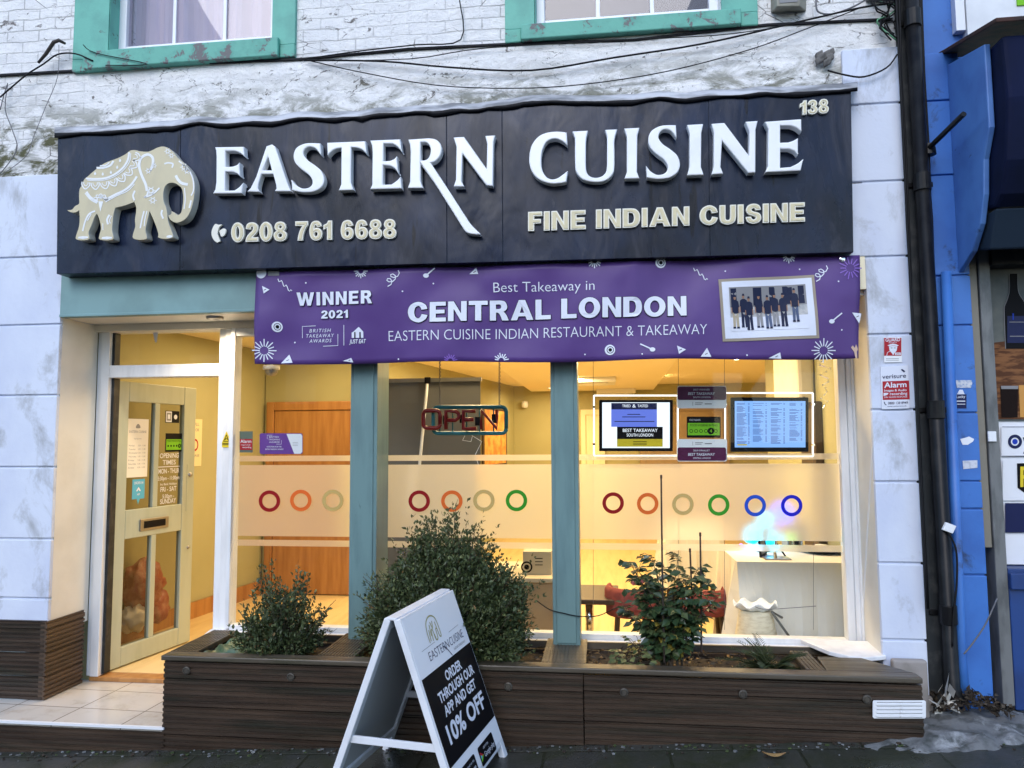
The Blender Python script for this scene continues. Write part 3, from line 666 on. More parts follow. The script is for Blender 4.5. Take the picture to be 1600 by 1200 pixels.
for px, py, k in ((421,783,'r'),(470,782,'o'),(520,782,'t'),(655,783,'r'),(706,783,'o'),(756,782,'t'),(807,782,'g'),(958,786,'r'),(1012,787,'o'),(1067,788,'t'),(1123,789,'g'),(1180,790,'b'),(1237,790,'n')):
    mb = MB(); mb.shape(outline([circle(px,py,16.8,40), circle(px,py,11.2,40)]), plane(YW+.009)); o = mesh_ob('ring', mb, M[RK[k][0]], sh); o['label'] = RK[k][1]

# ---- the open glazed door: local frame u from hinge to free edge, v up, n out of its face
DH = Vector((P(172,700,YD).x, YD+.03, .20)); DFree = Vector((-3.185, 1.19, .20))
da = (DFree-DH); DW = da.length; da.normalize(); dn = Vector((da.y, -da.x, 0)); DHt = ZDT-.012-.20
def dmap(u, v, d=0.): return DH + da*u + Vector((0,0,v)) + dn*d
def dbox(mb, u0, u1, v0, v1, d0, d1, m=0): mb.obox(dmap(u0,v0,d0), da*(u1-u0), Vector((0,0,v1-v0)), dn*(d1-d0), m)
mb = MB(); SW = .13
vm0, vm1 = .86, 1.06; vb, vt = .13, DHt-.14
dbox(mb, 0, SW, 0, DHt, -.045, 0); dbox(mb, DW-SW, DW, 0, DHt, -.045, 0)
dbox(mb, SW, DW-SW, 0, vb, -.044, -.001); dbox(mb, SW, DW-SW, vm0, vm1, -.044, -.001); dbox(mb, SW, DW-SW, vt, DHt, -.044, -.001)
um = DW/2; dbox(mb, um-.025, um+.025, vb, vm0, -.042, -.003); dbox(mb, um-.025, um+.025, vm1, vt, -.042, -.003)
door = mesh_ob('door', mb, M['sage'], bld, bevel=.005)
for (v0, v1) in ((vb, vm0), (vm1, vt)):
    for u0, u1 in ((SW, um-.025), (um+.025, DW-SW)):
        mb = MB(); mb.poly([dmap(u0,v0,-.022), dmap(u1,v0,-.022), dmap(u1,v1,-.022), dmap(u0,v1,-.022)]); mesh_ob('pane', mb, M['glass_door'], door)
mb = MB()
dbox(mb, .26, .54, .90, .985, 0.0005, .008); lp = mesh_ob('letter_plate', mb, M['steel'], door, bevel=.004)
mb = MB(); dbox(mb, .295, .505, .918, .967, .008, .0095); mesh_ob('letter_flap', mb, M['print_black'], door)
for v in (.25, 1.02, 1.70):
    mb = MB(); mb.tube([dmap(-.012, v, .006), dmap(-.012, v+.10, .006)], .012, 10); dbox(mb, -.03, .0, v, v+.1, -.03, -.001); mesh_ob('hinge', mb, M['bracket_wood'], door)
mb = MB(); mb.lathe(dmap(DW-.05, 1.28, .0), [(.0,.014),(.012,.014),(.018,.008),(.022,.0)], 16, axis=dn); mesh_ob('lock', mb, M['steel'], door, smooth=True)
mb = MB(); mb.lathe(dmap(DW-.05, .72, .0), [(.0,.010),(.010,.010),(.014,.0)], 16, axis=dn); mesh_ob('lower_lock', mb, M['steel'], door, smooth=True)
mb = MB(); dbox(mb, DW-.085, DW-.006, 1.0, 1.36, .0005, .002); mesh_ob('lock_plate', mb, M['sage'], door)
# white vinyl opening times on the right-hand pane (v measured from the floor edge)
def dpm(x, y, d=0.): return dmap(x, y, d-.018)
mb = MB(); uc = (um+.025+DW-SW)/2; hw = .112
def dtext(s, v, cap, wd, bold=.012): text(mb, s, dpm, uc-wd, v, uc+wd, v, cap, bold, yup=True)
dtext('OPENING', 1.415, .034, .098); dtext('TIMES', 1.365, .034, .068)
rect(mb, dpm, uc-hw, 1.352, uc+hw, 1.346)
dtext('MON - THUR', 1.30, .034, .108); dtext('5:30pm - 11:00pm', 1.25, .028, .112); dtext('Inc Bank Holidays', 1.212, .016, .085)
dtext('FRI - SAT', 1.165, .034, .082); dtext('5:30pm -', 1.115, .028, .06); dtext('SUNDAY', 1.065+.01, .034, .082)
mb.f = [f[::-1] for f in mb.f]
mesh_ob('opening_times_lettering', mb, M['print_white'], door)

# ---- interior shell
XI, XJ, ZC, ZF = -3.78, 1.62, 2.68, .19
YI = 3.0; XB = -3.47
mb = MB(); mb.prism([(XI-.1,.45,ZF-.05),(XI,.45,ZF-.05),(XB,YI+.1,ZF-.05),(XI-.1,YI+.1,ZF-.05)], (0,0,ZC+.15-ZF)); mesh_ob('side_wall', mb, M['wall_in'], bld)
mb = MB(); mb.box(XI-.1, XL+.02, .365, .4495, ZF-.05, ZC+.1); mesh_ob('front_return', mb, M['wall_in'], bld)
mb = MB(); mb.box(XB, -2.42, YI, YI+.1, ZF-.05, ZC+.1); mesh_ob('lobby_wall', mb, M['wall_in'], bld)
mb = MB(); mb.prism([(-2.42,YI,ZF-.05),(-2.42,YI+.12,ZF-.05),(-1.62,8.5,ZF-.05),(-1.50,8.4,ZF-.05)], (0,0,ZC+.1-ZF)); mesh_ob('partition_wall', mb, M['wall_in'], bld)
mb = MB(); mb.box(-1.62, XJ+2.5, 8.4, 8.5, ZF-.05, ZC+.1); mesh_ob('back_wall', mb, M['wall_in'], bld)
mb = MB(); mb.box(XJ, XJ+.1, .37, 3.2, ZF-.05, ZC+.1); mb.box(XJ+.1, XJ+2.4, 3.1, 3.2, ZF-.05, ZC+.1); mb.box(XJ+2.4, XJ+2.5, 3.2, 8.4, ZF-.05, ZC+.1); mesh_ob('right_wall', mb, M['wall_in'], bld)
mb = MB(); mb.box(XI-.1, XJ+2.5, .43, 8.5, ZC, ZC+.08)
ceil = mesh_ob('ceiling', mb, M['ceil_in'], bld)
mb = MB(); mb.box(XI-.1, XJ+2.5, .44, 8.5, ZF-.06, ZF); flr = mesh_ob('floor', mb, M['floor_in'], bld)
mb = MB(); mb.box(XL, XR, -.02, .38, ZS+.031, ZC+.08); mesh_ob('lintel', mb, M['ceil_in'], bld)
mb = MB(); mb.prism([(XI,.46,ZF),(XI+.02,.46,ZF),(XB+.02,YI,ZF),(XB,YI,ZF)], (0,0,.14)); mesh_ob('skirting', mb, M['wood'], bld)
# lowered ceiling with a rounded corner
mb = MB(); pts = [(-1.2,8.35),(-1.2,2.4),(-.3,1.6)]+[(-.1+.9*math.sin(R(a)), 2.5-.9*math.cos(R(a))) for a in range(0, 91, 10)]+[(.9,8.35)]
mb.prism([(x,y,ZC-.10) for x, y in pts], (0,0,.099)); mesh_ob('ceiling_raft', mb, M['ceil_in'], ceil, bevel=.02)
for px, py in ((925,594),(962,611)):
    d = AR*(px-800)-AU*(py-600)+AF*FPX; q = CAM+d*((ZC-.12-CAMH)/d.z)
    mb = MB(); mb.box(q.x-.32, q.x+.32, q.y-.3, q.y+.3, ZC-.17, ZC-.1); mb.box(q.x-.22, q.x+.22, q.y-.2, q.y+.2, ZC-.185, ZC-.17); mesh_ob('ceiling_vent', mb, [M['upvc']], ceil, bevel=.008)
spots = [(-2.9,1.6),(-2.6,2.3),(-1.0,1.3),(.35,1.2),(.7,2.1),(-1.35,3.6),(.3,3.3),(1.6,4.6),(-.4,5.4),(.9,6.8),(-.8,7.4)]
for i, (x, y) in enumerate(spots):
    mb = MB(); zc = ZC-.102 if (-1.1 < x < .8 and y > 2.4) else ZC-.002
    mb.lathe((x,y,zc-.012), [(.0,.004),(.034,.004),(.036,.0),(.05,.0),(.052,.012)], 20); 
    dl = mesh_ob('downlight', mb, M['upvc'], ceil, smooth=True)
    mb = MB(); mb.lathe((x,y,zc-.0085), [(.0,.0),(.033,.0)], 20); mesh_ob('lamp', mb, M['lamp'], dl)
    lamp('downlight_beam', 'AREA', (x,y,zc-.02), (5.2 if x < -1.9 else 17.5), (1,.72,.37), .5)
# wooden inner door
mb = MB(); xa, xb = P(417,700,YI-.02).x, P(562,700,YI-.02).x; zt = P(450,628,YI-.02).z
for x0, x1, z0, z1 in ((xa, xa+.08, ZF, zt), (xb-.08, xb, ZF, zt), (xa+.08, xb-.08, zt-.09, zt)): mb.box(x0, x1, YI-.05, YI-.001, z0, z1)
idr = mesh_ob('inner_door', mb, M['wood'], bld, bevel=.008)
mb = MB(); mb.box(xa+.085, xb-.085, YI-.035, YI-.005, ZF+.01, zt-.095); mesh_ob('leaf', mb, M['wood'], idr, bevel=.004)
mb = MB(); mb.box(XJ-.06, XJ, 1.35, 1.75, ZF, P(1280,628,1.5).z); mesh_ob('wall_cupboard', mb, M['wood_dark'], bld, bevel=.01)
xa, xb = P(1000,700,8.3).x, P(1140,700,8.3).x
mb = MB(); mb.box(xa, xb, 8.30, 8.39, ZF, P(1060,632,8.3).z); mb.box(xa+.1, xb-.1, 8.27, 8.299, ZF+.1, P(1060,632,8.3).z-.12); mesh_ob('panelled_doors', mb, M['tan'], bld, bevel=.01)

# ------------------------------------------------------------------ signboard
YS = -.14
sg = thing('signboard', (-1, YS+.05, 2.75), 'long dark navy fascia signboard with raised white letters and an elephant', 'sign')
spx = [(88,428),(90,208),(1330,138),(1334,394)]
mb = MB(); ps = plane(YS)
nX, nZ = 40, 8; vs = []
def sgp(s, t):
    b_ = (spx[0][0]+(spx[3][0]-spx[0][0])*s, spx[0][1]+(spx[3][1]-spx[0][1])*s); tt = (spx[1][0]+(spx[2][0]-spx[1][0])*s, spx[1][1]+(spx[2][1]-spx[1][1])*s)
    return b_[0]+(tt[0]-b_[0])*t, b_[1]+(tt[1]-b_[1])*t
seams = [0, .155, .49, .56, .82, 1.]
for s0, s1 in zip(seams[:-1], seams[1:]):
    q = [ps(*sgp(s0, 0)), ps(*sgp(s1, 0)), ps(*sgp(s1, 1)), ps(*sgp(s0, 1))]
    q = [p+Vector(((.0012 if i in (0, 3) else -.0012), 0, 0)) for i, p in enumerate(q)]
    mb.prism(q, (0,.03,0))
q = [ps(*sgp(s, t)) for s, t in ((0,0),(1,0),(1,1),(0,1))]
mb.prism([p+Vector((0,.006,0)) for p in q], (0,.133,0))
mesh_ob('panel', mb, M['navy'], sg, bevel=.0025)
# wavy lead flashing along the top
mb = MB(); mbt = MB(); tops = []
for i in range(90):
    s = -.004+1.012*i/89; x, y = sgp(s, 1)
    wv = 8.0*noise.noise(Vector((s*9, 3, 0)))+3.6*noise.noise(Vector((s*31, 7, 0)))-4*math.exp(-((s-.55)/.2)**2)
    tops.append((x, y+wv-1))
va = []; vb_ = []
for x, y in tops:
    a0 = P(x, y, YS-.02); a1 = P(x, y-5, 0)+Vector((0,0,.016)); am = a0.lerp(a1, .5)+Vector((0,0,.004*noise.noise(Vector((x*.05,0,0)))))
    va += [a0, am, a1]; vb_ += [P(x, y+6.5+5*noise.noise(Vector((x*.018,2,0)))+3*noise.noise(Vector((x*.07,5,0))), YS-.012), a0+Vector((0,0,-.003))]
n_ = len(tops)
mb.add(va, [(3*i+k, 3*i+3+k, 3*i+4+k, 3*i+1+k) for i in range(n_-1) for k in (0,1)]); mbt.add(vb_, [(2*i, 2*i+2, 2*i+3, 2*i+1) for i in range(n_-1)])
o = mesh_ob('flashing', mb, M['lead'], sg, smooth=True); sm = o.modifiers.new('t', 'SOLIDIFY'); sm.thickness = .006
o = mesh_ob('flashing_lip', mbt, M['tar'], sg, smooth=True); sm = o.modifiers.new('t', 'SOLIDIFY'); sm.thickness = .008

def tr(pts, ox, oy, k): return [(ox+p[0]/k, oy+p[1]/k)+tuple(p[2:]) for p in pts]
c_ = 1
zA, zB, zC, zD = (320,200,6.667), (550,200,6.667), (815,180,6.667), (1040,140,5.333)
S_loop = [(1205,160),(1212,285),(1150,212,1),(1085,198,1),(1042,225,1),(1030,275,1),(1072,335,1),(1150,390,1),(1220,455,1),(1246,540,1),(1218,615,1),(1140,662,1),(1040,672,1),(960,662,1),(910,650),(903,535),(950,592,1),(1015,628,1),(1080,622,1),(1116,590,1),(1118,540,1),(1080,485,1),(1000,425,1),(942,362,1),(924,290,1),(948,215,1),(1012,172,1),(1090,156,1)]
L_E1 = [[(105,200),(407,195),(415,300),(370,262,1),(312,240),(218,240),(218,405),(290,402),(335,385,1),(362,358),(368,505),(340,478,1),(298,458),(215,456),(213,652),(310,650),(360,615,1),(402,568),(385,682),(85,684),(110,640),(120,560),(122,300),(118,235)]]
L_A = [[(642,190),(700,170),(735,195),(872,605),(900,662),(728,662),(746,630),(742,590),(712,482),(592,482),(560,585),(556,630),(572,668),(440,665),(478,625),(535,510)], [(660,300),(698,440),(605,440)]]
T_px = [[(511,223),(571,220.5),(573,241),(566,234,1),(558,231),(549,230.5),(548.5,285),(552.5,297),(529,298),(533,288),(533.5,231.5),(526,232.5),(519,236,1),(512,244)]]
L_E2 = [[(188,130),(503,117),(520,255),(480,200,1),(425,165),(330,165),(328,345),(395,342),(440,322,1),(467,292),(482,475),(450,425,1),(400,395),(325,388),(322,590),(410,588),(465,550,1),(508,505),(518,632),(188,640),(210,590),(214,250),(208,180)]]
L_R = [[(585,120),(800,106),(870,118,1),(918,160,1),(935,220,1),(918,290,1),(870,345,1),(822,365),(1000,635),(1180,915),(1245,1010,1),(1335,1098),(1335,1112),(1250,1106,1),(1195,1088,1),(1165,1058),(1000,795),(860,575),(716,378),(716,560),(742,628),(580,628),(604,560),(610,250),(604,175)], [(716,150),(770,150,1),(805,180,1),(820,230,1),(808,290,1),(775,330,1),(716,340)]]
L_N = [[(1058,98),(1168,92),(1402,425),(1408,165),(1388,82),(1492,76),(1475,145),(1468,605),(1402,600),(1152,268),(1142,555),(1170,612),(1058,612),(1082,540),(1088,195)]]
L_C = [[(470,180),(478,315),(420,270,1),(348,246,1),(265,275,1),(218,365,1),(205,470,1),(216,570,1),(255,640,1),(315,668,1),(375,655,1),(430,618,1),(482,578),(466,696),(400,710,1),(300,712,1),(185,672,1),(108,590,1),(78,470,1),(100,325,1),(172,225,1),(270,180,1),(380,170,1)]]
L_U = [[(528,168),(692,160),(674,240),(670,290),(672,560,1),(702,628,1),(772,652,1),(848,628,1),(886,560,1),(890,225),(868,152),(997,146),(972,225),(966,280),(965,560,1),(928,642,1),(850,690,1),(750,697,1),(642,672,1),(580,612,1),(558,540,1),(555,240)]]
L_I1 = [[(1068,138),(1228,130),(1206,210),(1202,590),(1228,660),(1070,664),(1096,592),(1096,225)]]
L_I2 = [[(178,294),(314,286),(298,360),(295,645),(318,712),(178,716),(198,645),(200,365)]]
L_N2 = [[(382,285),(490,277),(696,552),(698,350),(665,268),(768,260),(750,335),(748,692),(688,695),(470,425),(458,645),(480,702),(382,708),(400,645),(402,360)]]
L_E3 = [[(824,268),(1130,246),(1132,352),(1090,320,1),(1045,302),(955,302),(955,442),(1020,440),(1065,425,1),(1104,402),(1102,545),(1075,515,1),(1030,495),(955,495),(955,652),(1040,645),(1100,615,1),(1148,576),(1125,676),(830,690),(852,640),(856,330)]]
S2 = [(1009.5+(p[0]-903)/(1246-903)*53, 197+(p[1]-156)/(672-156)*84-(p[0]-903)/343*2.5)+tuple(p[2:]) for p in S_loop]
LET = {'EASTERN': [[tr(l, *zA) for l in L_E1], [tr(l, *zA) for l in L_A], [tr(S_loop, *zA)], T_px, [tr(l, *zB) for l in L_E2], [tr(l, *zB) for l in L_R], [tr(l, *zB) for l in L_N]],
       'CUISINE': [[tr(l, *zC) for l in L_C], [tr(l, *zC) for l in L_U], [tr(l, *zC) for l in L_I1], [S2], [tr(l, *zD) for l in L_I2], [tr(l, *zD) for l in L_N2], [tr(l, *zD) for l in L_E3]]}
DL = .055
for word, ls in LET.items():
    mb = MB()
    for loops in ls:
        # outlines were measured on the letters' front face
        mb.shape(outline([smooth_pts(l) for l in loops], ext=DL/KP, bev=1.7), lambda x, y, d: P(x, y, YS-DL)+Vector((0, DL-.004-d, 0)))
    mesh_ob('title_lettering', mb, M['letter'], sg)
def raised(nm, s, x0, y0, x1, y1, cap, par, d=.018, bold=.02):
    mb = MB(); f = plane(YS)
    L_ = gtext(s, x0, y0, x1, y1, cap); mb.shape(outline(L_, ext=d/KP, off=.5), f, m=0); mb.shape(outline(L_, ext=.003/KP, off=-1.3), f, lift=d, m=1)
    return mesh_ob(nm, mb, [M['letter_edge'], M['letter_cream']], par)
raised('phone_number', '0208 761 6688', 364, 379, 620, 373, 29, sg)
raised('tagline', 'FINE INDIAN CUISINE', 826, 362, 1256, 347, 29, sg)
raised('house_number', '138', 1249, 181, 1293, 178, 21, sg)
mb = MB(); f = plane(YS)
ph = [(343,352),(349,352,1),(344,357,1),(342,366,1),(345,375,1),(346,378),(341,380,1),(335,375,1),(332,366,1),(334,357,1),(338,351,1)]
mb.shape(outline([smooth_pts(ph)], ext=4, bev=.6), f); mb.shape(outline([smooth_pts([(344,362),(350,358,1),(355,360,1),(353,368,1),(348,371,1),(346,368)])], ext=4, bev=.6), f)
mesh_ob('phone_symbol', mb, M['letter_edge'], sg)

# elephant: traced outline, real thickness
ze = (100,210,6.667)
EL = [(215,470,1),(190,530,1),(165,575,1),(160,650,1),(160,722,1),(120,748,1),(85,785,1),(35,790),(70,812,1),(125,815,1),(162,792),(166,900,1),(155,980,1),(128,1060,1),(132,1095,1),(200,1106,1),(262,1095,1),(266,1060,1),(260,1020,1),(290,950,1),(320,870,1),(345,825),(372,890,1),(388,980,1),(372,1050,1),(370,1092,1),(440,1107,1),(512,1095,1),(518,1060,1),(505,1000,1),(512,900,1),(525,810,1),(540,765),(640,742,1),(735,706),(754,760,1),(752,820,1),(742,890,1),(745,960,1),(722,1040,1),(724,1084,1),(790,1102,1),(862,1090,1),(864,1055,1),(852,1000,1),(868,920,1),(895,800),(930,880,1),(962,960,1),(986,1040,1),(986,1076,1),(1060,1092,1),(1135,1078,1),(1140,1055,1),(1118,990,1),(1095,930,1),(1082,872,1),(1072,780,1),(1042,700,1),(1038,610,1),(1056,545,1),(1092,513,1),(1145,507,1),(1195,532,1),(1232,572,1),(1245,660,1),(1238,750,1),(1222,815,1),(1188,842,1),(1150,815,1),(1124,800),(1118,832,1),(1090,848),(1112,892,1),(1170,922,1),(1240,902,1),(1295,850,1),(1338,750,1),(1362,620,1),(1362,500,1),(1325,395,1),(1262,312,1),(1190,250,1),(1150,198,1),(1100,150,1),(1040,128,1),(980,138,1),(925,165,1),(875,182,1),(800,178,1),(740,165,1),(690,172,1),(648,205,1),(560,250,1),(430,300,1),(330,370,1),(250,440,1)]
DE = .06
def pe(x, y, d=0.): return P(x, y, YS-DE)+Vector((0, -d, 0))
vs, fs = outline([smooth_pts(tr(EL, *ze), 4)], ext=DE/KP, bev=.5)
mb = MB(); mb.v = [tuple(P(x, -y, YS-DE)+Vector((0, DE-.004-z*KP, 0))) for x, y, z in vs]; mb.f = list(fs)
for f_ in fs:
    zz = [vs[i][2] for i in f_]; mb.m.append(0 if min(zz) > DE/KP-.3 else 1)
ele = mesh_ob('elephant_emblem', mb, [M['elephant'], M['elephant_side']], sg)
mb = MB(); LF = .0055
def es(pts, wd): stroke(mb, smooth_open(tr(pts, *ze)), wd*1.3+.15, pe, LF)
def smooth_open(pts, sub=5):
    out = []; n = len(pts)
    for i in range(n-1):
        p0, p1, p2, p3 = (Vector(pts[max(0, min(n-1, i+k))][:2]) for k in (-1, 0, 1, 2))
        for k in range(sub):
            t = k/sub; out.append(tuple(.5*((2*p1)+(p2-p0)*t+(2*p0-5*p1+4*p2-p3)*t*t+(3*p1-p0-3*p2+p3)*t**3)))
    out.append(tuple(pts[-1][:2])); return out
es([(235,462),(330,468),(440,458),(540,415),(620,350),(670,270),(685,190)], 2.2); es([(250,480),(340,486),(450,474),(555,430),(640,360),(690,280),(702,200)], .9)
es([(345,352),(420,350),(490,325),(520,280)], 2.4); es([(380,330),(440,325),(480,295)], 1.3)
sc_b = [(235,500),(330,505),(425,500),(510,475),(590,435),(660,375),(705,305),(735,230)]
for i, (x, y) in enumerate(sc_b):
    t = i/7; ang = R(95-75*t); dx, dy = math.cos(ang), math.sin(ang); nx_, ny_ = -dy, dx; Lp = 72
    for s_, w_ in ((1,1.3),(.55,.9)):
        es([(x+nx_*40*s_, y+ny_*40*s_), (x+nx_*38*s_+dx*Lp*.5*s_, y+ny_*38*s_+dy*Lp*.5*s_), (x+dx*Lp*s_, y+dy*Lp*s_), (x-nx_*38*s_+dx*Lp*.5*s_, y-ny_*38*s_+dy*Lp*.5*s_), (x-nx_*40*s_, y-ny_*40*s_)], w_)
for x, y in ((330,410),(410,415),(495,398),(560,345),(590,275)):
    fill(mb, pe, [(100+(x+a*15)/6.667, 210+(y+b_*20)/6.667) for a, b_ in ((0,-1),(.8,0),(.5,.8),(-.5,.8),(-.8,0))], LF)
es([(240,600),(285,660),(360,705)], 2.6); es([(225,615),(280,680),(350,720)], 1.2); es([(425,690),(540,630),(650,575),(720,510),(765,440)], 2.4); es([(440,705),(560,640),(670,590),(740,520)], 1.1)
for a in (-70,-35,0,35,70):
    es([(390+30*math.sin(R(a)), 690-30*math.cos(R(a))), (390+62*math.sin(R(a-14)), 690-55*math.cos(R(a-14))), (390+78*math.sin(R(a)), 690-66*math.cos(R(a))), (390+62*math.sin(R(a+14)), 690-55*math.cos(R(a+14))), (390+30*math.sin(R(a)), 690-30*math.cos(R(a)))], 1.0)
fill(mb, pe, [(100+x/6.667, 210+y/6.667) for x, y in ((365,700),(415,700),(398,760),(386,808),(374,760))], LF)
es([(870,590),(855,520),(815,430),(790,340),(800,265),(840,225),(890,215),(930,250),(930,320),(900,380)], 3.0); es([(880,600),(868,640),(840,658),(900,640),(950,610),(1000,560)], 1.8)
for cx, cy, r_ in ((885,382,22),(945,330,18),(912,590,30),(930,690,26),(1085,180,22),(1125,225,20),(1255,345,26),(1285,385,22),(390,655,18)):
    mb.shape(outline([circle(100+cx/6.667, 210+cy/6.667, r_/6.667, 14), circle(100+cx/6.667, 210+cy/6.667, r_/6.667*.55, 14)]), pe, lift=LF)
    for k in range(6):
        a = R(60*k); fill(mb, pe, [(100+(cx+r_*1.15*math.cos(a+b_)*q)/6.667, 210+(cy+r_*1.15*math.sin(a+b_)*q)/6.667) for b_, q in ((-.25,1),(0,1.5),(.25,1))], LF)
es([(1050,310),(1090,300),(1140,310),(1130,350)], 1.8); es([(1170,430),(1190,470),(1230,510),(1295,525)], 3.2); es([(1200,280),(1260,330),(1320,400),(1350,480),(1355,580),(1330,640)], 1.5); es([(1260,560),(1268,680),(1255,780)], 1.2); es([(1330,690),(1310,770)], 2)
es([(200,1010),(230,900),(270,830),(330,800)], 1.8); es([(250,900),(290,830)], 1.2); es([(480,840),(455,890),(465,940)], 2.2); es([(500,850),(480,900),(490,930)], 1.); es([(410,930),(412,1000)], 1.)
es([(800,980),(815,900),(840,800)], 1.6); es([(840,960),(850,880),(870,800)], 1.1); es([(1030,790),(1020,830),(1040,880)], 2.); es([(740,690),(725,640),(745,590)], 2.)
for x0, x1, y in ((150,260,1078),(395,508,1082),(1070,1135,1068)):
    fill(mb, pe, [(100+x/6.667, 210+yy/6.667) for x, yy in ((x0,y+8),((x0+x1)/2,y+14),(x1,y+4),(x1-4,y-12),((x0+x1)/2,y-16),(x0+8,y-10))], LF)
mesh_ob('ornament', mb, M['ornament'], ele)

# ------------------------------------------------------------------ purple banner
YB = -.085
bpx = [(400,569),(399,426),(1343,399),(1341,560)]
def wr(X, z):
    t = (z-2.2)/.56
    return .010*math.sin(X*5.1+2.2*t)*(1-.3*t)+.008*math.sin(X*9.3-3.1*z*3)+.005*noise.noise(Vector((X*2.2, z*5, 1)))*2+.012*(1-t)*math.sin(X*2.1+.6)+.010*abs(noise.noise(Vector((X*2.6+z*2.2, z*2.5-X*.8, 4))))+.006*math.exp(-((X-.21)/.018)**2)+.005*abs(noise.noise(Vector((X*6-z*5, z*4, 9))))
def bmap(x, y, d=0.):
    q = P(x, y, YB); return q+Vector((0, -wr(q.x, q.z)-d, 0))
ban = thing('banner', (-.3, YB, 2.18), 'purple vinyl award banner hung beneath the navy signboard', 'banner')
mb = MB(); nx, ny = 110, 18; vs = []
for j in range(ny+1):
    for i in range(nx+1):
        s, t = i/nx, j/ny
        x = (1-s)*((1-t)*bpx[1][0]+t*bpx[0][0])+s*((1-t)*bpx[2][0]+t*bpx[3][0]); y = (1-s)*((1-t)*bpx[1][1]+t*bpx[0][1])+s*((1-t)*bpx[2][1]+t*bpx[3][1])
        y += t*3*math.sin(s*math.pi*5)*.5
        vs.append(bmap(x, y))
mb.add(vs, [(j*(nx+1)+i, (j+1)*(nx+1)+i, (j+1)*(nx+1)+i+1, j*(nx+1)+i+1) for j in range(ny) for i in range(nx)])
o = mesh_ob('cloth', mb, M['purple'], ban, smooth=True); o.modifiers.new('t', 'SOLIDIFY').thickness = .002
BL = .004
mb = MB()
for b_, l_, mm in ((.9, BL-.001, 1), (.0, BL+.006, 0)):
    mb.shape(outline(gtext('WINNER', 464, 478, 583, 475, 20.5, .17), off=b_*.6), bmap, lift=l_, m=mm); mb.shape(outline(gtext('CENTRAL LONDON', 638, 504, 1072, 494, 31, .09, .36), off=b_), bmap, lift=l_, m=mm); mb.shape(outline(gtext('2021', 502, 498, 545, 497, 12.5), off=b_*.7), bmap, lift=l_, m=mm)
text(mb, 'Best Takeaway in', bmap, 771, 457, 929, 454, 15, -.008, lift=BL); text(mb, 'EASTERN CUISINE INDIAN RESTAURANT & TAKEAWAY', bmap, 607, 533, 1104, 523, 16, -.012, lift=BL)
for s, y, xa, xb in (('BRITISH', 519.5, 483, 517), ('TAKEAWAY', 527.5, 478, 522), ('AWARDS', 535.5, 483, 518)): text(mb, s, bmap, xa, y, xb, y-.8, 5.4, 0, lift=BL, spacing=1.25, shear=.2)
text(mb, 'JUST EAT', bmap, 546, 537, 572, 536, 6, .02, lift=BL, shear=.25)
for p in ([(472,528),(472,510),(493,509)], [(505,541),(528,540),(528,522)], [(537.5,508),(537.5,540)]): stroke(mb, p, .9, bmap, BL)
mesh_ob('lettering', mb, [M['print_white'], M['print_black']], ban)
mb = MB()   # house symbol and the little food motifs
fill(mb, bmap, [(550,528),(550,520),(552,519),(561,511),(563,513),(568,518.5),(568,528)], BL)
for x in (555,563): fill(mb, bmap, [(x-1,529),(x-1,519),(x+1,519),(x+1,529)], BL+.001, 1)
def burst(cx, cy, r, a0=0, a1=360, n=16, m=0):
    for k in range(n):
        a = R(a0+(a1-a0)*k/max(n-1 if a1-a0 < 360 else n, 1)); q = (.85 if k % 2 else 1.)
        stroke(mb, [(cx+r*.35*math.cos(a), cy-r*.35*math.sin(a)), (cx+r*q*math.cos(a), cy-r*q*math.sin(a))], 1.6, bmap, BL, m)
burst(414,548,18); burst(1286,548,19); burst(564,424,11,180,360,9); burst(929,408,12,180,360,9); burst(1232,400,12,180,360,9); burst(783,563,12,10,170,8); burst(704,564,11,10,170,8,4); burst(1327,420,18,0,360,14,4)
for cx, cy in ((434,511),(953,547),(1032,411)):
    mb.shape(outline([circle(cx, cy, 8.2, 20)]), bmap, lift=BL, m=0); mb.shape(outline([circle(cx+.5, cy, 5.6, 20), circle(cx+.5, cy, 4.6, 20)]), bmap, lift=BL+.0012, m=1); mb.shape(outline([circle(cx+.5, cy, 2.8, 14)]), bmap, lift=BL+.0012, m=1)
for a in ([(440,568),(452,554),(458,567)], [(733,428),(744,418),(747,428)], [(410,447),(422,453),(413,459)], [(1057,541),(1071,547),(1060,554)], [(1094,558),(1104,544),(1111,558)], [(1200,560),(1218,551),(1220,561)], [(1330,489),(1345,490),(1342,506)], [(535,564),(548,559),(551,566)]):
    fill(mb, bmap, a, BL); cx = sum(p[0] for p in a)/3; cy = sum(p[1] for p in a)/3; stroke(mb, [(cx-2,cy+1),(cx+2,cy-1)], .9, bmap, BL+.001, 1)
for (x0, y0, x1, y1) in ((680,419,666,431),(1000,538,1019,547),(1314,490,1298,503)):
    stroke(mb, [(x0,y0),(x1,y1)], 2.0, bmap, BL); mb.shape(outline([circle(x1, y1, 4.4, 14, 3.4)]), bmap, lift=BL+.0004, m=0)
for (x0, y0, sg_) in ((435,436,1),(1084,418,1)):
    stroke(mb, [(x0+22*t/12*1.0, y0+21*t/12+3*math.sin(t*1.5)) for t in range(13)], 1.3, bmap, BL)
for (x0, y0) in ((607,444),(1274,436)):
    stroke(mb, [(x0+t*.85+5.5*math.sin(t*.95), y0-t*1.05+4.5*math.cos(t*.95)) for t in range(17)], 1.5, bmap, BL)
fill(mb, bmap, [(1329,543),(1332,540),(1335,544),(1337,538),(1340,546),(1338,550),(1339,560),(1336,560),(1334,550)], BL, 5)
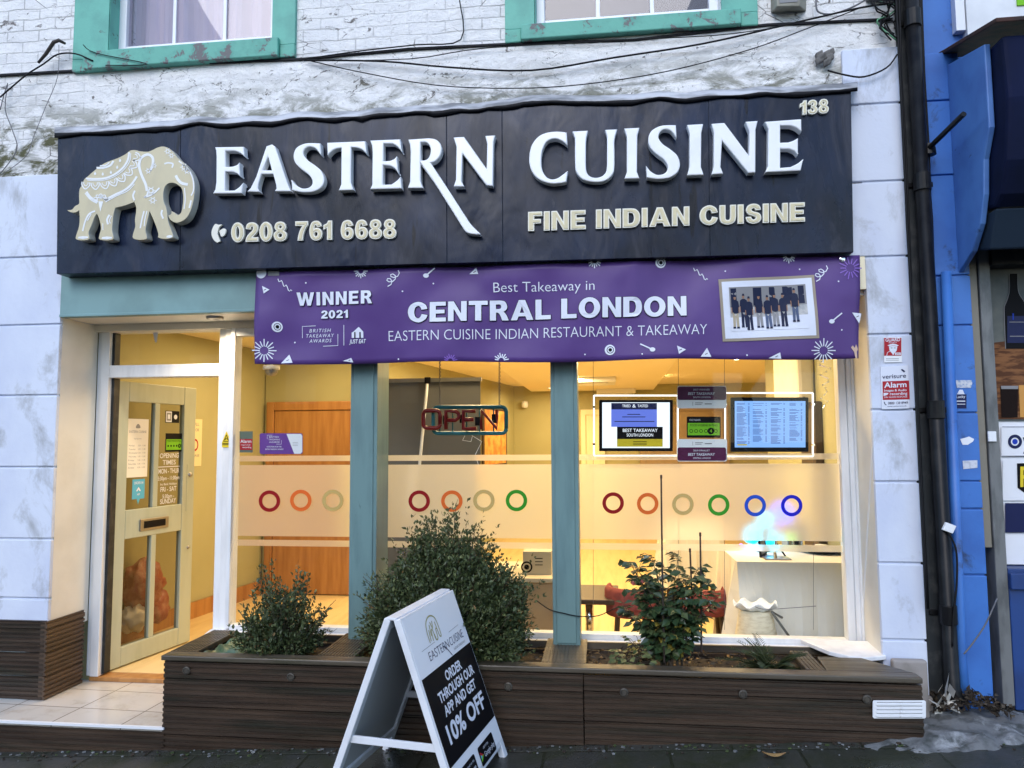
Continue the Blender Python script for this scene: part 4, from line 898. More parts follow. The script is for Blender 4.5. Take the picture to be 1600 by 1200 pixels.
for x, y in ((478,442),(630,456),(460,535),(622,561),(677,443),(1133,424),(1308,441),(1314,516),(914,554),(1003,554),(1167,555),(1249,421)): mb.shape(outline([circle(x, y, 1.3, 8)]), bmap, lift=BL)
fill(mb, bmap, [(419,424),(437,424),(437,431),(419,431)], BL, 2); mb.shape(outline([circle(408,427,8,18)]), bmap, lift=BL, m=0)
mesh_ob('motifs', mb, [M['print_white'], M['print_black'], M['print_grey'], M['print_gold'], mat('lilac_print', (.22,.11,.48), .45), mat('peach_print', (.55,.38,.28), .45)], ban)
# printed team photograph
mb = MB(); Q = [(1122,437),(1271,430),(1279,529),(1129,534)]
def qm(u, v, d=0.):
    x = (1-u)*((1-v)*Q[0][0]+v*Q[3][0])+u*((1-v)*Q[1][0]+v*Q[2][0]); y = (1-u)*((1-v)*Q[0][1]+v*Q[3][1])+u*((1-v)*Q[1][1]+v*Q[2][1]); return bmap(x, y, d)
rect(mb, qm, 0, 0, 1, 1, BL, 0, 14, 10); rect(mb, qm, .03, .045, .97, .955, BL+.0012, 1, 14, 10); rect(mb, qm, .10, .14, .90, .84, BL+.0024, 2, 12, 8)
rect(mb, qm, .10, .14, .90, .46, BL+.003, 5, 12, 3); rect(mb, qm, .10, .62, .90, .84, BL+.003, 1, 12, 3)
for x, w_ in ((.115,.06),(.22,.05),(.35,.09),(.52,.06),(.66,.10),(.82,.06)): rect(mb, qm, x, .16, x+w_, .44, BL+.0034, 3 if w_ > .055 else 6, 2, 2)
for i, (x, h, tr_) in enumerate(((.155,.27,'k'),(.245,.255,'n'),(.30,.30,'n'),(.405,.27,'g'),(.495,.29,'d'),(.57,.26,'g'),(.655,.265,'n'),(.775,.20,'d'))):
    l_ = BL+.0044+.0003*i; tc = {'k':7,'n':3,'g':6,'d':8}[tr_]
    fill(mb, qm, [(x-.030,h+.26),(x-.032,h+.50),(x-.006,h+.50),(x,h+.33)], l_, tc); fill(mb, qm, [(x+.030,h+.26),(x,h+.33),(x+.006,h+.50),(x+.032,h+.50)], l_, tc)
    for sg_ in (-1, 1): fill(mb, qm, [(x+sg_*.034,h+.50),(x+sg_*.034,h+.53),(x+sg_*.004,h+.53),(x+sg_*.006,h+.50)], l_, 3)
    fill(mb, qm, [(x-.036,h+.10),(x-.014,h+.075),(x+.014,h+.075),(x+.036,h+.10),(x+.032,h+.29),(x-.032,h+.29)], l_+.0002, 3)
    for sg_ in (-1, 1): fill(mb, qm, [(x+sg_*.036,h+.10),(x+sg_*.043,h+.19),(x+sg_*.034,h+.19)], l_+.0001, 3); fill(mb, qm, [(x+sg_*.043,h+.19),(x+sg_*.042,h+.29),(x+sg_*.033,h+.28),(x+sg_*.034,h+.19)], l_+.0001, 4)
    mb.shape(outline([circle(x, h+.035, .0135, 12, .038)]), qm, k=0, lift=l_+.0003, m=4); fill(mb, qm, [(x-.0135,h+.028),(x-.009,h-.006),(x+.009,h-.006),(x+.0135,h+.028)], l_+.0005, 3)
mesh_ob('printed_photograph', mb, [M['print_gold'], M['print_white'], M['print_photo'], M['print_navy'], M['print_skin'], M['print_grey'], M['print_grey'], M['print_khaki'], M['print_denim']], ban)
mb = MB(); mb.lathe(P(1316,405,YB-.012), [(.0,.004),(.006,.004),(.015,.002),(.016,-.01)], 14, axis=Vector((0,-1,0))); mesh_ob('eyelet', mb, M['chrome'], ban)

# ------------------------------------------------------------------ doorstep
ZSTEP, YST, PXL, PXR = .16, -.37, -2.43, 1.545
st = thing('doorstep', (-3.4, 0, .05), 'tiled doorstep with ribbed timber riser beneath the open door', 'step')
mb = MB(); mb.box(-5.6, PXL+.02, YST+.012, .44, .02, ZSTEP); mesh_ob('tread', mb, M['tile'], st, bevel=.004)
mb = MB(); mb.box(XL+.03, xd2-.03, YD-.03, .52, ZSTEP, .188); mesh_ob('threshold', mb, M['wood'], st, bevel=.004)
mb = MB(); cladding(mb, (-5.6,YST,0), (1,0,0), 5.6+PXL+.012, (0,-1,0), -.16, ZSTEP-.012, .15); mesh_ob('riser', mb, M['deck'], st)
mb = MB(); mb.box(-5.6, PXL+.012, YST-.005, YST+.012, ZSTEP-.010, ZSTEP+.003); mesh_ob('edge_trim', mb, M['upvc'], st)

# ------------------------------------------------------------------ planter
pl = thing('planter', (-.45, -.2, .1), 'long dark ribbed timber planter box beneath the shop windows', 'planter')
ZPT = .552; YPF = -.37; YPB = .18
seam = P(912, 1100, YPF).x
mb = MB(); cladding(mb, (PXL,YPF,0), (1,0,0), seam-PXL-.003, (0,-1,0), -.02, ZPT-.03, .15, 5); cladding(mb, (seam+.003,YPF+.002,0), (1,0,0), PXR-seam-.003, (0,-1,0), -.02+.006, ZPT-.034, .15, 5); mesh_ob('front_cladding', mb, M['deck'], pl)
mb = MB(); cladding(mb, (PXL-.0,YPF+.02,0), (0,1,0), YPB-YPF-.02, (-1,0,0), 0, ZPT-.03, .15, 7); cladding(mb, (PXR,YPF+.021,0), (0,1,0), .33, (1,0,0), .1, ZPT-.034, .15, 7); mb.box(PXL+.02, PXR-.02, YPB-.02, YPB, .1, ZPT-.06); mesh_ob('side_cladding', mb, M['deck'], pl)
mb = MB(); mb.box(PXL-.012, PXR+.0, YPF-.012, YPF+.075, ZPT-.028, ZPT); mb.prism([(1.12,YPF+.076,ZPT-.001),(PXR-.002,YPF+.076,ZPT-.001),(1.37,-.05,ZPT-.001),(1.14,-.05,ZPT-.001)], (0,0,-.03)); mesh_ob('cap_rail', mb, M['deck_top'], pl, bevel=.006)
def deckpiece(x0, x1, y0, y1, z, n=8, rib=True, axis=1):
    mb = MB(); k = n*2
    mb.box(x0, x1, y0, y1, z-.03, z-.004)
    for i in range(n):
        a = x0+(x1-x0)*(i+.15)/n; b_ = x0+(x1-x0)*(i+.8)/n; mb.box(a, b_, y0, y1, z-.0045, z)
    return mesh_ob('cross_deck', mb, M['deck_top'], pl)
deckpiece(PXL-.011, PXL+.15, YPF+.0765, YPB, ZPT, 8)
deckpiece(P(505,1025,-.2).x, P(572,1010,-.1).x, YPF+.0765, YPB, ZPT, 12)
deckpiece(P(848,1035,-.2).x, P(916,1035,-.2).x, YPF+.0765, YPB, ZPT, 12)
deckpiece(1.02, 1.118, YPF+.0765, .05, ZPT, 5)
mb = MB(); mb.box(PXL+.15, PXR-.15, YPB-.019, YPB-.001, ZPT-.05, ZPT-.012); mesh_ob('back_rail', mb, M['deck_top'], pl)
nx, ny = 160, 16; vs = []
for j in range(ny+1):
    for i in range(nx+1):
        X = PXL+.03+(PXR-.06-PXL)*i/nx; Y = YPF+.03+(YPB-.03-YPF-.02)*j/ny
        vs.append((X, Y, .475+.025*noise.noise(Vector((X*9, Y*9, 0)))+.012*noise.noise(Vector((X*40, Y*40, 3)))-(.05 if X < -2.0 else 0)))
mb = MB(); mb.add(vs, [(j*(nx+1)+i, j*(nx+1)+i+1, (j+1)*(nx+1)+i+1, (j+1)*(nx+1)+i) for j in range(ny) for i in range(nx)]); mesh_ob('soil', mb, M['soil'], pl, smooth=True)
for px, py in ((291,1048),(454,1058),(624,1068),(794,1073),(975,1082),(1161,1085),(1355,1093)):
    q = P(px, py, YPF-.004)
    mb = MB(); mb.lathe((q.x, YPF+.004, q.z), [(.0,.009),(.013,.009),(.0145,.0065),(.0165,.012),(.021,.010),(.0225,.0)], 22, axis=Vector((0,-1,0))); mesh_ob('deck_light', mb, mat('dull_bronze', (.085,.075,.06), .5, metal=.3, c2=(.05,.045,.038), vs=40), pl)
f = plane(YPF-.003); mb = MB()
mb.shape(outline([rrect(1363,1094,1446,1122,3)], ext=2, bev=.5), f)
for k in range(4):
    y = 1099.5+k*6; mb.shape(outline([rrect(1368,y-1.6,1404,y+1.6,1.2,2)], ext=1.2), f, lift=.0085); mb.shape(outline([rrect(1406,y-1.6,1441,y+1.6,1.2,2)], ext=1.2), f, lift=.0085)
vent = mesh_ob('vent_plate', mb, M['upvc'], pl); vent['label'] = 'white plastic vent plate'
mb = MB()
for k in range(5):
    y = 1096.6+k*5.8; mb.shape(outline([rrect(1369,y-.6,1440,y+.6,.5,2)]), f, lift=.0079)
mesh_ob('vent_slot', mb, M['print_grey'], vent)
# torn green liner showing in the left bay
mb = MB(); n_ = 14
for j in range(n_):
    for i in range(n_): pass
vs = []
for j in range(n_+1):
    for i in range(n_+1):
        X = -2.26+.30*i/n_; Y = YPF+.09+.38*j/n_
        vs.append((X, Y, .50+.045*noise.noise(Vector((X*12, Y*10, 5)))+.03*(abs(i-n_/2)/(n_/2))**2))
mb.add(vs, [(j*(n_+1)+i, j*(n_+1)+i+1, (j+1)*(n_+1)+i+1, (j+1)*(n_+1)+i) for j in range(n_) for i in range(n_)])
mesh_ob('liner', mb, M['tarp'], pl, smooth=True)

# ------------------------------------------------------------------ plants
def leaf(mb, p, d, n, L, W, m=0, fold=.15):
    """pointed leaf from p along d, face normal about n"""
    d = d.normalized(); s = d.cross(n)
    if s.length < 1e-4: s = d.orthogonal()
    s.normalize(); nn = s.cross(d)
    b = len(mb.v); q = p+d*L*.5
    mb.v += [tuple(p), tuple(q+s*W/2+nn*L*fold*.5), tuple(p+d*L+nn*L*fold*-.3), tuple(q-s*W/2+nn*L*fold*.5), tuple(p+d*L*.25+s*W*.3+nn*L*fold*.3), tuple(p+d*L*.25-s*W*.3+nn*L*fold*.3)]
    for f_ in ((b, b+4, b+1, b+2), (b, b+2, b+3, b+5)): mb.f.append(f_); mb.m.append(m)
def rv(s=1.): return Vector((random.gauss(0, s), random.gauss(0, s), random.gauss(0, s)))
def shrub(name, label, c, rad, bumps, ntwig, nleaf, L, wild, nst, cat='shrub'):
    """twiggy evergreen: twigs fan out from the base to an uneven envelope, leaves along the outer part of each"""
    t = thing(name, c, label, cat); lm, sm_ = MB(), MB(); c = Vector(c)
    for k in range(ntwig):
        th = random.uniform(0, 2*math.pi); el = math.asin(random.uniform(-.08, 1)); dr = Vector((math.cos(th)*math.cos(el), math.sin(th)*math.cos(el), math.sin(el)))
        ln = 1+.16*noise.noise(dr*2.3+c)+.10*noise.noise(dr*5.5)
        for bd, ba, bw in bumps: ln += ba*max(0, dr.dot(Vector(bd).normalized())-bw)/(1-bw)
        ln *= random.uniform(.70, .99)+ (random.random() < wild)*random.uniform(.06, .20)
        tip = c+Vector((dr.x*rad[0], dr.y*rad[1], dr.z*rad[2]+.10))*ln
        st_ = c+Vector((dr.x*rad[0]*.25*random.random(), dr.y*rad[1]*.25*random.random(), .12*random.random()))
        up = Vector((0,0,1)); pts = []
        for i in range(5):
            u = i/4; q = st_.lerp(tip, u)+rv(.008)+up*(-.05*math.sin(u*math.pi)); pts.append(q)
        if k % nst == 0: sm_.tube(pts, [.004,.0035,.003,.002,.0012], 4)
        dirt = (pts[-1]-pts[-3]).normalized()
        tw = [pts[2]+(pts[-1]-pts[2])*(i/(nleaf-1))**.8 for i in range(nleaf)]
        for i, q in enumerate(tw):
            for sgn in (1, -1):
                a = rv(1).cross(dirt)
                if a.length < 1e-3: continue
                d = (dirt*.7+a.normalized()*.9+up*.15).normalized(); s_ = L*random.uniform(.5, 1.3)
                r_ = random.random(); mi = 0 if r_ < .40 else (1 if r_ < .86 else (2 if r_ < .985 else 3))
                leaf(lm, q+rv(.004), d, (up+rv(.6)).normalized(), s_, s_*random.uniform(.42, .6), mi)
        leaf(lm, tip, dirt, up+rv(.3), L*1.0, L*.45, 1)
        if random.random() < .025: b_ = tip+dirt*random.uniform(.04,.10)+rv(.012); sm_.tube([pts[3], tip, b_], [.0022,.0018,.001], 4)
    mesh_ob('crown', lm, [M['leaf_dark'], M['leaf_mid'], M['leaf_light'], M['leaf_brown']], t)
    for i in range(5):
        b0 = c+Vector((random.uniform(-.03,.03), random.uniform(-.03,.03), -.06)); e = c+Vector((random.uniform(-.6,.6)*rad[0], random.uniform(-.6,.6)*rad[1], rad[2]*.6)); sm_.tube([b0, b0.lerp(e, .5)+rv(.02), e], [.011,.008,.003], 6)
    mesh_ob('stems', sm_, M['stem'], t)
    return t
shrub('box_shrub', 'large dense dark green box shrub between the two teal posts', (P(700,1010,-.12).x, -.12, .49), (.47,.30,.60), [((-.14,-.1,1), .16, .93), ((.30,0,1), .12, .94), ((-1,-.1,.25), .12, .85), ((1,-.2,.45), .10, .8)], 4300, 10, .025, .07, 14)
shrub('small_shrub', 'small twiggy green shrub in the left bay of the planter', (P(436,1005,-.14).x, -.14, .48), (.25,.20,.31), [((.5,0,1), .26, .9), ((-.55,0,1), .26, .9), ((1,-.1,.55), .15, .9)], 430, 9, .026, .30, 4)
# rose bush
ros = thing('rose_bush', (P(1045,1020,-.12).x, -.12, .48), 'leggy rose bush with broad dark leaves in front of the right window', 'rose bush')
lm, sm_ = MB(), MB(); rc = BASE[ros.name]
stems = [((1000,905),(1025,960)), ((985,880),(1030,940)), ((1018,870),(1040,950)), ((1060,868),(1050,960)), ((1078,900),(1060,960)), ((1110,905),(1070,950)), ((1090,890),(1065,950)), ((1040,920),(1042,980)), ((1120,935),(1075,985)), ((975,955),(1020,990)), ((1010,975),(1035,1000)), ((1095,965),(1065,1000)), ((1055,945),(1052,990)), ((1000,925),(1030,970)), ((1070,955),(1060,1000)), ((1030,895),(1044,960))]
for i, (tp, md) in enumerate(stems):
    y0 = -.12+random.uniform(-.10,.10)
    a = Vector((rc.x+random.uniform(-.05,.08), -.12+random.uniform(-.03,.03), .46)); mq = P(md[0], md[1], (y0-.12)/2); tq = P(tp[0], tp[1], y0)
    pts = [a.lerp(mq, .5)+rv(.006) if k == 1 else (a, None, mq, mq.lerp(tq, .5)+rv(.012), tq)[k] for k in range(5)]
    sm_.tube(pts, [.006,.005,.004,.003,.0018], 6)
    for k in range(17):
        u = .24+.76*k/16; j = min(int(u*4), 3); q = pts[j].lerp(pts[j+1], u*4-j)
        side = rv(1); side.z = abs(side.z)*.3; side.normalize(); stalk = q+side*random.uniform(.03,.07)+Vector((0,0,.01))
        sm_.tube([q, stalk], .0012, 4, cap=False)
        dd = (side+Vector((0,0,-.45))).normalized(); mi = 0 if random.random() < .8 else 1
        if q.z < .72 and random.random() < .18: mi = 2
        for (du, sgn) in ((1.0, 0), (.55, 1), (.55, -1), (.15, 1), (.15, -1)):
            d2 = dd if sgn == 0 else (dd*.45+dd.cross(Vector((0,0,1))).normalized()*sgn*.8+Vector((0,0,-.15)))
            s_ = random.uniform(.048,.074)*(1 if sgn == 0 else .85)
            leaf(lm, q.lerp(stalk, du), d2, (Vector((0,-.35,1))+rv(.35)).normalized(), s_, s_*.62, mi, .2)
mesh_ob('leaves', lm, [M['leaf_rose'], M['leaf_mid'], M['leaf_yellow']], ros); mesh_ob('stems', sm_, M['stem'], ros)
for px, py in ((990,915),(1005,912)):
    mb = MB(); q = P(px, py, -.22)
    for k in range(9):
        a = k*2.4; leaf(mb, q, Vector((math.cos(a)*.5, math.sin(a)*.5, 1)), Vector((math.cos(a), math.sin(a), .3)), .026, .022, 0, .3)
    mesh_ob('flower', mb, M['petal'], ros)
# low plants on the soil
def low_plant(name, label, c, n, L, W, mats, spread, cat):
    t = thing(name, c, label, cat); lm = MB(); sm_ = MB(); c = Vector(c)
    for k in range(n):
        a = random.uniform(0, 6.28); d = Vector((math.cos(a), math.sin(a), random.uniform(.5, 1.8))).normalized(); e = c+d*random.uniform(.3,1)*spread
        sm_.tube([c+rv(.01), c.lerp(e, .6)+Vector((0,0,.015)), e], .0014, 4, cap=False)
        leaf(lm, e, Vector((d.x, d.y, -.1)), Vector((0,-.3,1))+rv(.25), L*random.uniform(.7,1.2), W, random.randrange(len(mats)))
    mesh_ob('leaves', lm, mats, t); mesh_ob('stalks', sm_, M['stem'], t)
low_plant('low_plant', 'low round-leaved green plant on the soil left of the rose bush', (P(985,1035,-.2).x, -.2, .49), 60, .045, .038, [M['leaf_mid'], M['leaf_mid'], M['leaf_light'], M['leaf_rose']], .14, 'plant')
low_plant('yellowing_seedling', 'seedling with yellow and green leaves at the foot of the rose', (P(1010,1015,-.08).x, -.08, .49), 60, .04, .024, [M['leaf_mid'], M['leaf_yellow'], M['leaf_rose']], .20, 'plant')
fe = thing('feathery_fern', (P(1205,1045,-.14).x, -.14, .48), 'feathery thin-leaved fern at the right end of the planter', 'fern'); lm = MB(); sm_ = MB(); fc = BASE[fe.name]
for k in range(30):
    a = random.uniform(0, 6.28); L_ = random.uniform(.16,.32); d = Vector((math.cos(a)*.8, math.sin(a)*.45, random.uniform(.35,1.2))).normalized(); pts = [fc+d*L_*u+Vector((0,0,-.10*u*u)) for u in (0,.33,.66,1)]
    sm_.tube(pts, .0012, 4, cap=False)
    for i in range(16):
        u = .2+.8*i/15; j = min(int(u*3), 2); q = pts[j].lerp(pts[j+1], u*3-j); s_ = d.cross(Vector((0,0,1))).normalized()
        for sgn in (1,-1): leaf(lm, q, s_*sgn+d*.6+Vector((0,0,.1)), Vector((0,-.3,1)), .055*(1.15-u*.7), .004, 0 if random.random() < .8 else 1)
mesh_ob('fronds', lm, [M['leaf_dark'], M['leaf_mid']], fe); mesh_ob('stalks', sm_, M['leaf_mid'], fe)
for (tp, bt, y0, lab) in (((1033,742),(1038,1035),-.20,'tallest thin dark cane standing in the rose bush'), ((1094,832),(1096,1020),-.16,'thin dark cane at the right side of the rose bush'), ((1078,857),(1082,1020),-.12,'shortest thin cane behind the rose leaves')):
    mb = MB(); a, b_ = P(bt[0], bt[1], y0), P(tp[0], tp[1], y0); mb.tube([a, a.lerp(b_, .5)+rv(.002), b_], [.0055,.005,.0045], 8); mb.tube([b_-Vector((0,0,.02)), b_], .006, 8)
    tag(mesh_ob('plant_cane', mb, M['cane']), lab, 'cane', 'canes stuck in the planter soil')
# fallen leaves: on the soil and on the pavement
fl_sp = [(1145,1031,-.2,.50,'curled pale fallen leaf on the planter soil under the right window'), (1210,1195,-.55,None,'pale fallen leaf on the paving in front of the planter')]
for px, py, y0, z0, lab in fl_sp:
    q = P(px, py, y0); q.z = (z0 if z0 else gz(q.x)+.012)
    mb = MB(); N_ = 8
    for i in range(N_):
        u0, u1 = i/N_, (i+1)/N_
        def ed(u, s): return q+Vector((-.055+.11*u, s*.020*math.sin(math.pi*min(max(u,.02),.98)), .016*(2*u-1)**2+.006*abs(s)))
        mb.add([ed(u0,-1), ed(u1,-1), ed(u1,0), ed(u0,0)], [(0,1,2,3)]); mb.add([ed(u0,0), ed(u1,0), ed(u1,1), ed(u0,1)], [(0,1,2,3)])
    tag(mesh_ob('fallen_leaf', mb, M['paper'] if z0 else M['leaf_brown'], smooth=True), lab, 'leaf')
mb = MB()
for k in range(420):
    X = random.uniform(-.1, 1.05) if k < 330 else random.uniform(-.38,.0); Y = random.uniform(-.28,.12)
    leaf(mb, Vector((X, Y, .495+random.uniform(-.005,.018))), Vector((random.gauss(0,1), random.gauss(0,1), .1)), Vector((0,0,1))+rv(.4), random.uniform(.02,.045), random.uniform(.008,.02), random.randrange(3), .3)
tag(mesh_ob('leaf_litter', mb, [M['leaf_brown'], M['soil'], M['stem']], base=(0,0,0)), 'brown leaf litter scattered over the planter soil', 'leaf litter', kind='stuff')
mb = MB()
for k in range(500):
    X = random.uniform(-3.6, 2.3); Y = YPF-.01-abs(random.gauss(0,.05)); s_ = random.uniform(.003,.011); z = gz(X)+.002
    pts = [(X+s_*math.cos(a)*random.uniform(.6,1.2), Y+s_*math.sin(a)*random.uniform(.6,1.2), z) for a in (0,1.2,2.5,3.7,5)]; mb.prism(pts, (0,0,s_*.5), random.choice((0,0,1,1,1,2)))
tag(mesh_ob('grit', mb, [M['cement'], M['soil'], M['leaf_mid']], base=(0,0,0)), 'pale grit and moss along the foot of the planter', 'grit', kind='stuff')

# ------------------------------------------------------------------ A-board
rF, rN = Vector((-.825,-.41,.945)), Vector((-.93,-1.07,.94)); ga = (rN-rF); ga.z = 0; BW = ga.length; ga.normalize(); gb = Vector((-ga.y, ga.x, 0))
if gb.x < 0: gb = -gb
ab = thing('pavement_board', (-.87, -.74, .05), 'white folding pavement board with a black discount poster', 'A-board')
SPR, ZG = .34, .075
def panel_frame(sign):
    top = rN+gb*sign*.022; foot = rN+gb*sign*SPR; foot.z = ZG
    dn_ = (foot-top); Ln = dn_.length; dn_.normalize(); al = -ga; nrm = (al.cross(-dn_))*1.0
    if nrm.dot(gb*sign) < 0: nrm = -nrm
    return top, al, -dn_, nrm.normalized(), Ln
def board(sign, name):
    T, al, up, nr, Ln = panel_frame(sign)
    def mp(u, v, d=0.): return T + al*u - up*v + nr*d          # u along width from the near end, v down from the ridge
    def bx(mb, u0, u1, v0, v1, d0, d1): mb.obox(mp(u0, v0, d0), al*(u1-u0), -up*(v1-v0), nr*(d1-d0))
    mb = MB(); PH = Ln*.87
    bx(mb, 0, .045, 0, Ln-.0, -.016, .016); bx(mb, BW-.045, BW, 0, Ln-.03, -.016, .016); bx(mb, .045, BW-.045, 0, .05, -.0155, .0155); bx(mb, .045, BW-.045, PH-.05, PH, -.0155, .0155)
    fr = mesh_ob('leg_frame', mb, M['board_white'], ab, bevel=.004)
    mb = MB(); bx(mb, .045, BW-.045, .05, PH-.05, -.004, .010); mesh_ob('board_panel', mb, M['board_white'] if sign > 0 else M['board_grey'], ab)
    return mp, Ln, PH
mpF, LnF, PH = board(1, 'front'); board(-1, 'back')
# poster on the front: its own printed sheet and lettering
PW0, PW1 = .012, BW-.012
mb = MB(); mb.obox(mpF(PW0,.012,.0165), (mpF(PW1,.012,.0165)-mpF(PW0,.012,.0165)), mpF(PW0,PH-.03,.0165)-mpF(PW0,.012,.0165), (mpF(0,0,1)-mpF(0,0,0))*.0015)
pst = mesh_ob('poster', mb, M['poster_white'], ab)
vk0, vk1 = .278, .66
mb = MB(); rect(mb, mpF, PW0+.004, vk0, PW1-.002, vk1, .0195, 0); 
for (u0, u1) in ((.07,.285),(.335,.55)): 
    mb.shape(outline([rrect(u0,.70,u1,.785,.012,3)]), mpF, k=0, lift=.0195, m=0)
text(mb, 'EASTERN', mpF, .155, .235, .40, .235, .040, -.012, lift=.0195, m=1); text(mb, 'CUISINE', mpF, .415, .235, .60, .235, .040, -.012, lift=.0195, m=1); text(mb, 'INDIAN TAKEAWAY', mpF, .44, .262, .60, .262, .012, 0, lift=.0195, m=2)
stroke(mb, [(.345,.215),(.375,.245),(.40,.275)], .006, mpF, .0195, 1); stroke(mb, [(.10,.175),(.26,.172)], .002, mpF, .0195, 2); stroke(mb, [(.44,.172),(.58,.168)], .002, mpF, .0195, 2)
# small elephant line drawing
es_ = [(.285,.175),(.285,.13),(.30,.09),(.33,.07),(.365,.065),(.40,.075),(.42,.10),(.425,.17),(.405,.17),(.40,.135),(.385,.135),(.38,.175),(.355,.175),(.35,.13),(.335,.13),(.325,.175)]
[stroke(mb, [(a-.075, b_-.01) for a, b_ in l_], .007, mpF, .0195, 3) for l_ in (smooth_open(es_, 3), [(.31,.12),(.30,.17)], [(.345,.09),(.355,.125)], [(.37,.09),(.36,.12)], [(.395,.10),(.40,.13)], [(.355,.15),(.36,.175)], [(.33,.10),(.32,.15)])]
for s, v, u0, u1, cp in (('ORDER', .355, .25, .46, .042), ('THROUGH OUR', .415, .115, .585, .042), ('APP AND GET', .478, .13, .55, .042), ('10% OFF', .585, .09, .59, .075)): text(mb, s, mpF, u0, v, u1, v, cp, .03, lift=.0205, m=4)
text(mb, 'Download on the', mpF, .13, .727, .265, .727, .010, 0, lift=.0205, m=4); text(mb, 'App Store', mpF, .13, .762, .265, .762, .024, .005, lift=.0205, m=4)
text(mb, 'GET IT ON', mpF, .40, .727, .47, .727, .010, 0, lift=.0205, m=4); text(mb, 'Google play', mpF, .395, .762, .54, .762, .022, .0, lift=.0205, m=4)
mb.shape(outline([smooth_pts([(.085,.745,1),(.098,.735,1),(.112,.742,1),(.108,.755,1),(.113,.765,1),(.103,.778,1),(.09,.775,1),(.083,.76,1)],3)]), mpF, k=0, lift=.0205, m=4); stroke(mb, [(.099,.732),(.104,.722)], .005, mpF, .0205, 4)
fill(mb, mpF, [(.345,.722),(.383,.744),(.345,.744)], .0205, 5); fill(mb, mpF, [(.345,.744),(.383,.744),(.345,.768)], .0205, 6); fill(mb, mpF, [(.345,.735),(.362,.744),(.345,.756)], .0208, 7)
mesh_ob('poster_print', mb, [M['print_black'], M['print_navy2'], M['print_grey'], mat('olive_drawing', (.33,.31,.13), .5), M['print_white'], M['print_red'], M['print_green'], M['print_sky']], pst)
# stay bars between the two frames
for u in (.03, BW-.03):
    p1 = rN-ga*u+gb*.022+(gb*(SPR-.022)*.62); p2 = rN-ga*u-gb*.022-(gb*(SPR-.022)*.62); p1.z = p2.z = .94-(.94-ZG)*.62
    mb = MB(); mb.obox(p1+Vector((0,0,-.016)), p2-p1, ga*.012, Vector((0,0,.032))); mesh_ob('stay_bar', mb, M['board_white'], ab, bevel=.002)
mb = MB(); mb.obox(rN-gb*.03+Vector((0,0,-.004)), -ga*BW, gb*.05, Vector((0,0,.012))); mesh_ob('top_strip', mb, M['board_white'], ab, bevel=.003)

# ------------------------------------------------------------------ things in and on the window
def card(name, pts, Y, mats, label, cat, draw=None, th=.002, group=None):
    """thin printed card or plate with its print as a part"""
    mb = MB(); f = plane(Y); mb.shape(outline([pts], ext=th/KP), f)
    xs = [p[0] for p in pts]; ys = [p[1] for p in pts]
    t = thing(name, P(sum(xs)/len(xs), max(ys), Y), label, cat, group)
    mesh_ob('plate', mb, mats[0], t)
    if draw:
        mb = MB(); draw(mb, f, th); mesh_ob('print', mb, mats[1:], t)
    return t
# OPEN sign: hangs behind the glass on two chains
YO = .42
op = thing('open_sign', P(733, 680, YO), 'unlit red OPEN tube sign in a teal frame hanging on chains', 'open sign')
f = plane(YO)
mb = MB(); lp_ = rrect(677,636,791,677,7,4); pp = [f(x, y, 0) for x, y in lp_]; mb.tube(pp+[pp[0]], .0135, 8); 
lp2 = rrect(673,634,693,640,2,2)
for x in (686,706,728,748,770): mb.obox(f(x,637,-.004), f(x+2,637,-.004)-f(x,637,-.004), f(x,676,-.004)-f(x,637,-.004), Vector((0,.006,0)))
mesh_ob('frame', mb, M['neon_teal'], op, smooth=True)
mb = MB()
for x, y in ((696,654),(722,652),(746,656),(772,652)): mb.obox(f(x-4,y-5,.0), f(x+4,y-5,0)-f(x-4,y-5,0), f(x,y+9,0)-f(x,y-5,0), Vector((0,.02,0)))
mesh_ob('clip', mb, M['print_black'], op, bevel=.003)
def tubes(lines, d):
    mb = MB()
    for L in lines: mb.tube([f(x, y, d) for x, y in L], .0135, 8)
    return mb
O_ = rrect(664,642,690,669,6,3); lines = [O_+[O_[0]], [(699,671),(699,643),(714,643),(719,647),(719,653),(714,657),(700,657)], [(745,643),(726,643),(726,670),(746,670)], [(727,656),(742,656)], [(754,671),(754,642),(778,670),(778,641)]]
mesh_ob('letters', tubes(lines, .045), M['neon_red'], op, smooth=True)
for x, y0 in ((687,560),(780,560)):
    mb = MB(); n_ = 26
    for k in range(n_):
        y = y0+(634-y0)*(k+.5)/n_; q = f(x+(.6 if k % 2 else -.2), y, 0); a = Vector((1,0,0)) if k % 2 else Vector((0,1,0))
        mb.tube([q+a*.004*math.cos(t)+Vector((0,0,.0075*math.sin(t))) for t in [i*math.pi/4 for i in range(9)]], .0022, 5)
    mesh_ob('chain', mb, M['cable_grey'], op)
mb = MB(); mb.tube([f(x, y, -.02) for x, y in ((740,672),(735,690),(722,688),(728,675),(752,690),(742,710),(747,728))], .002, 5); mesh_ob('flex', mb, M['upvc'], op)

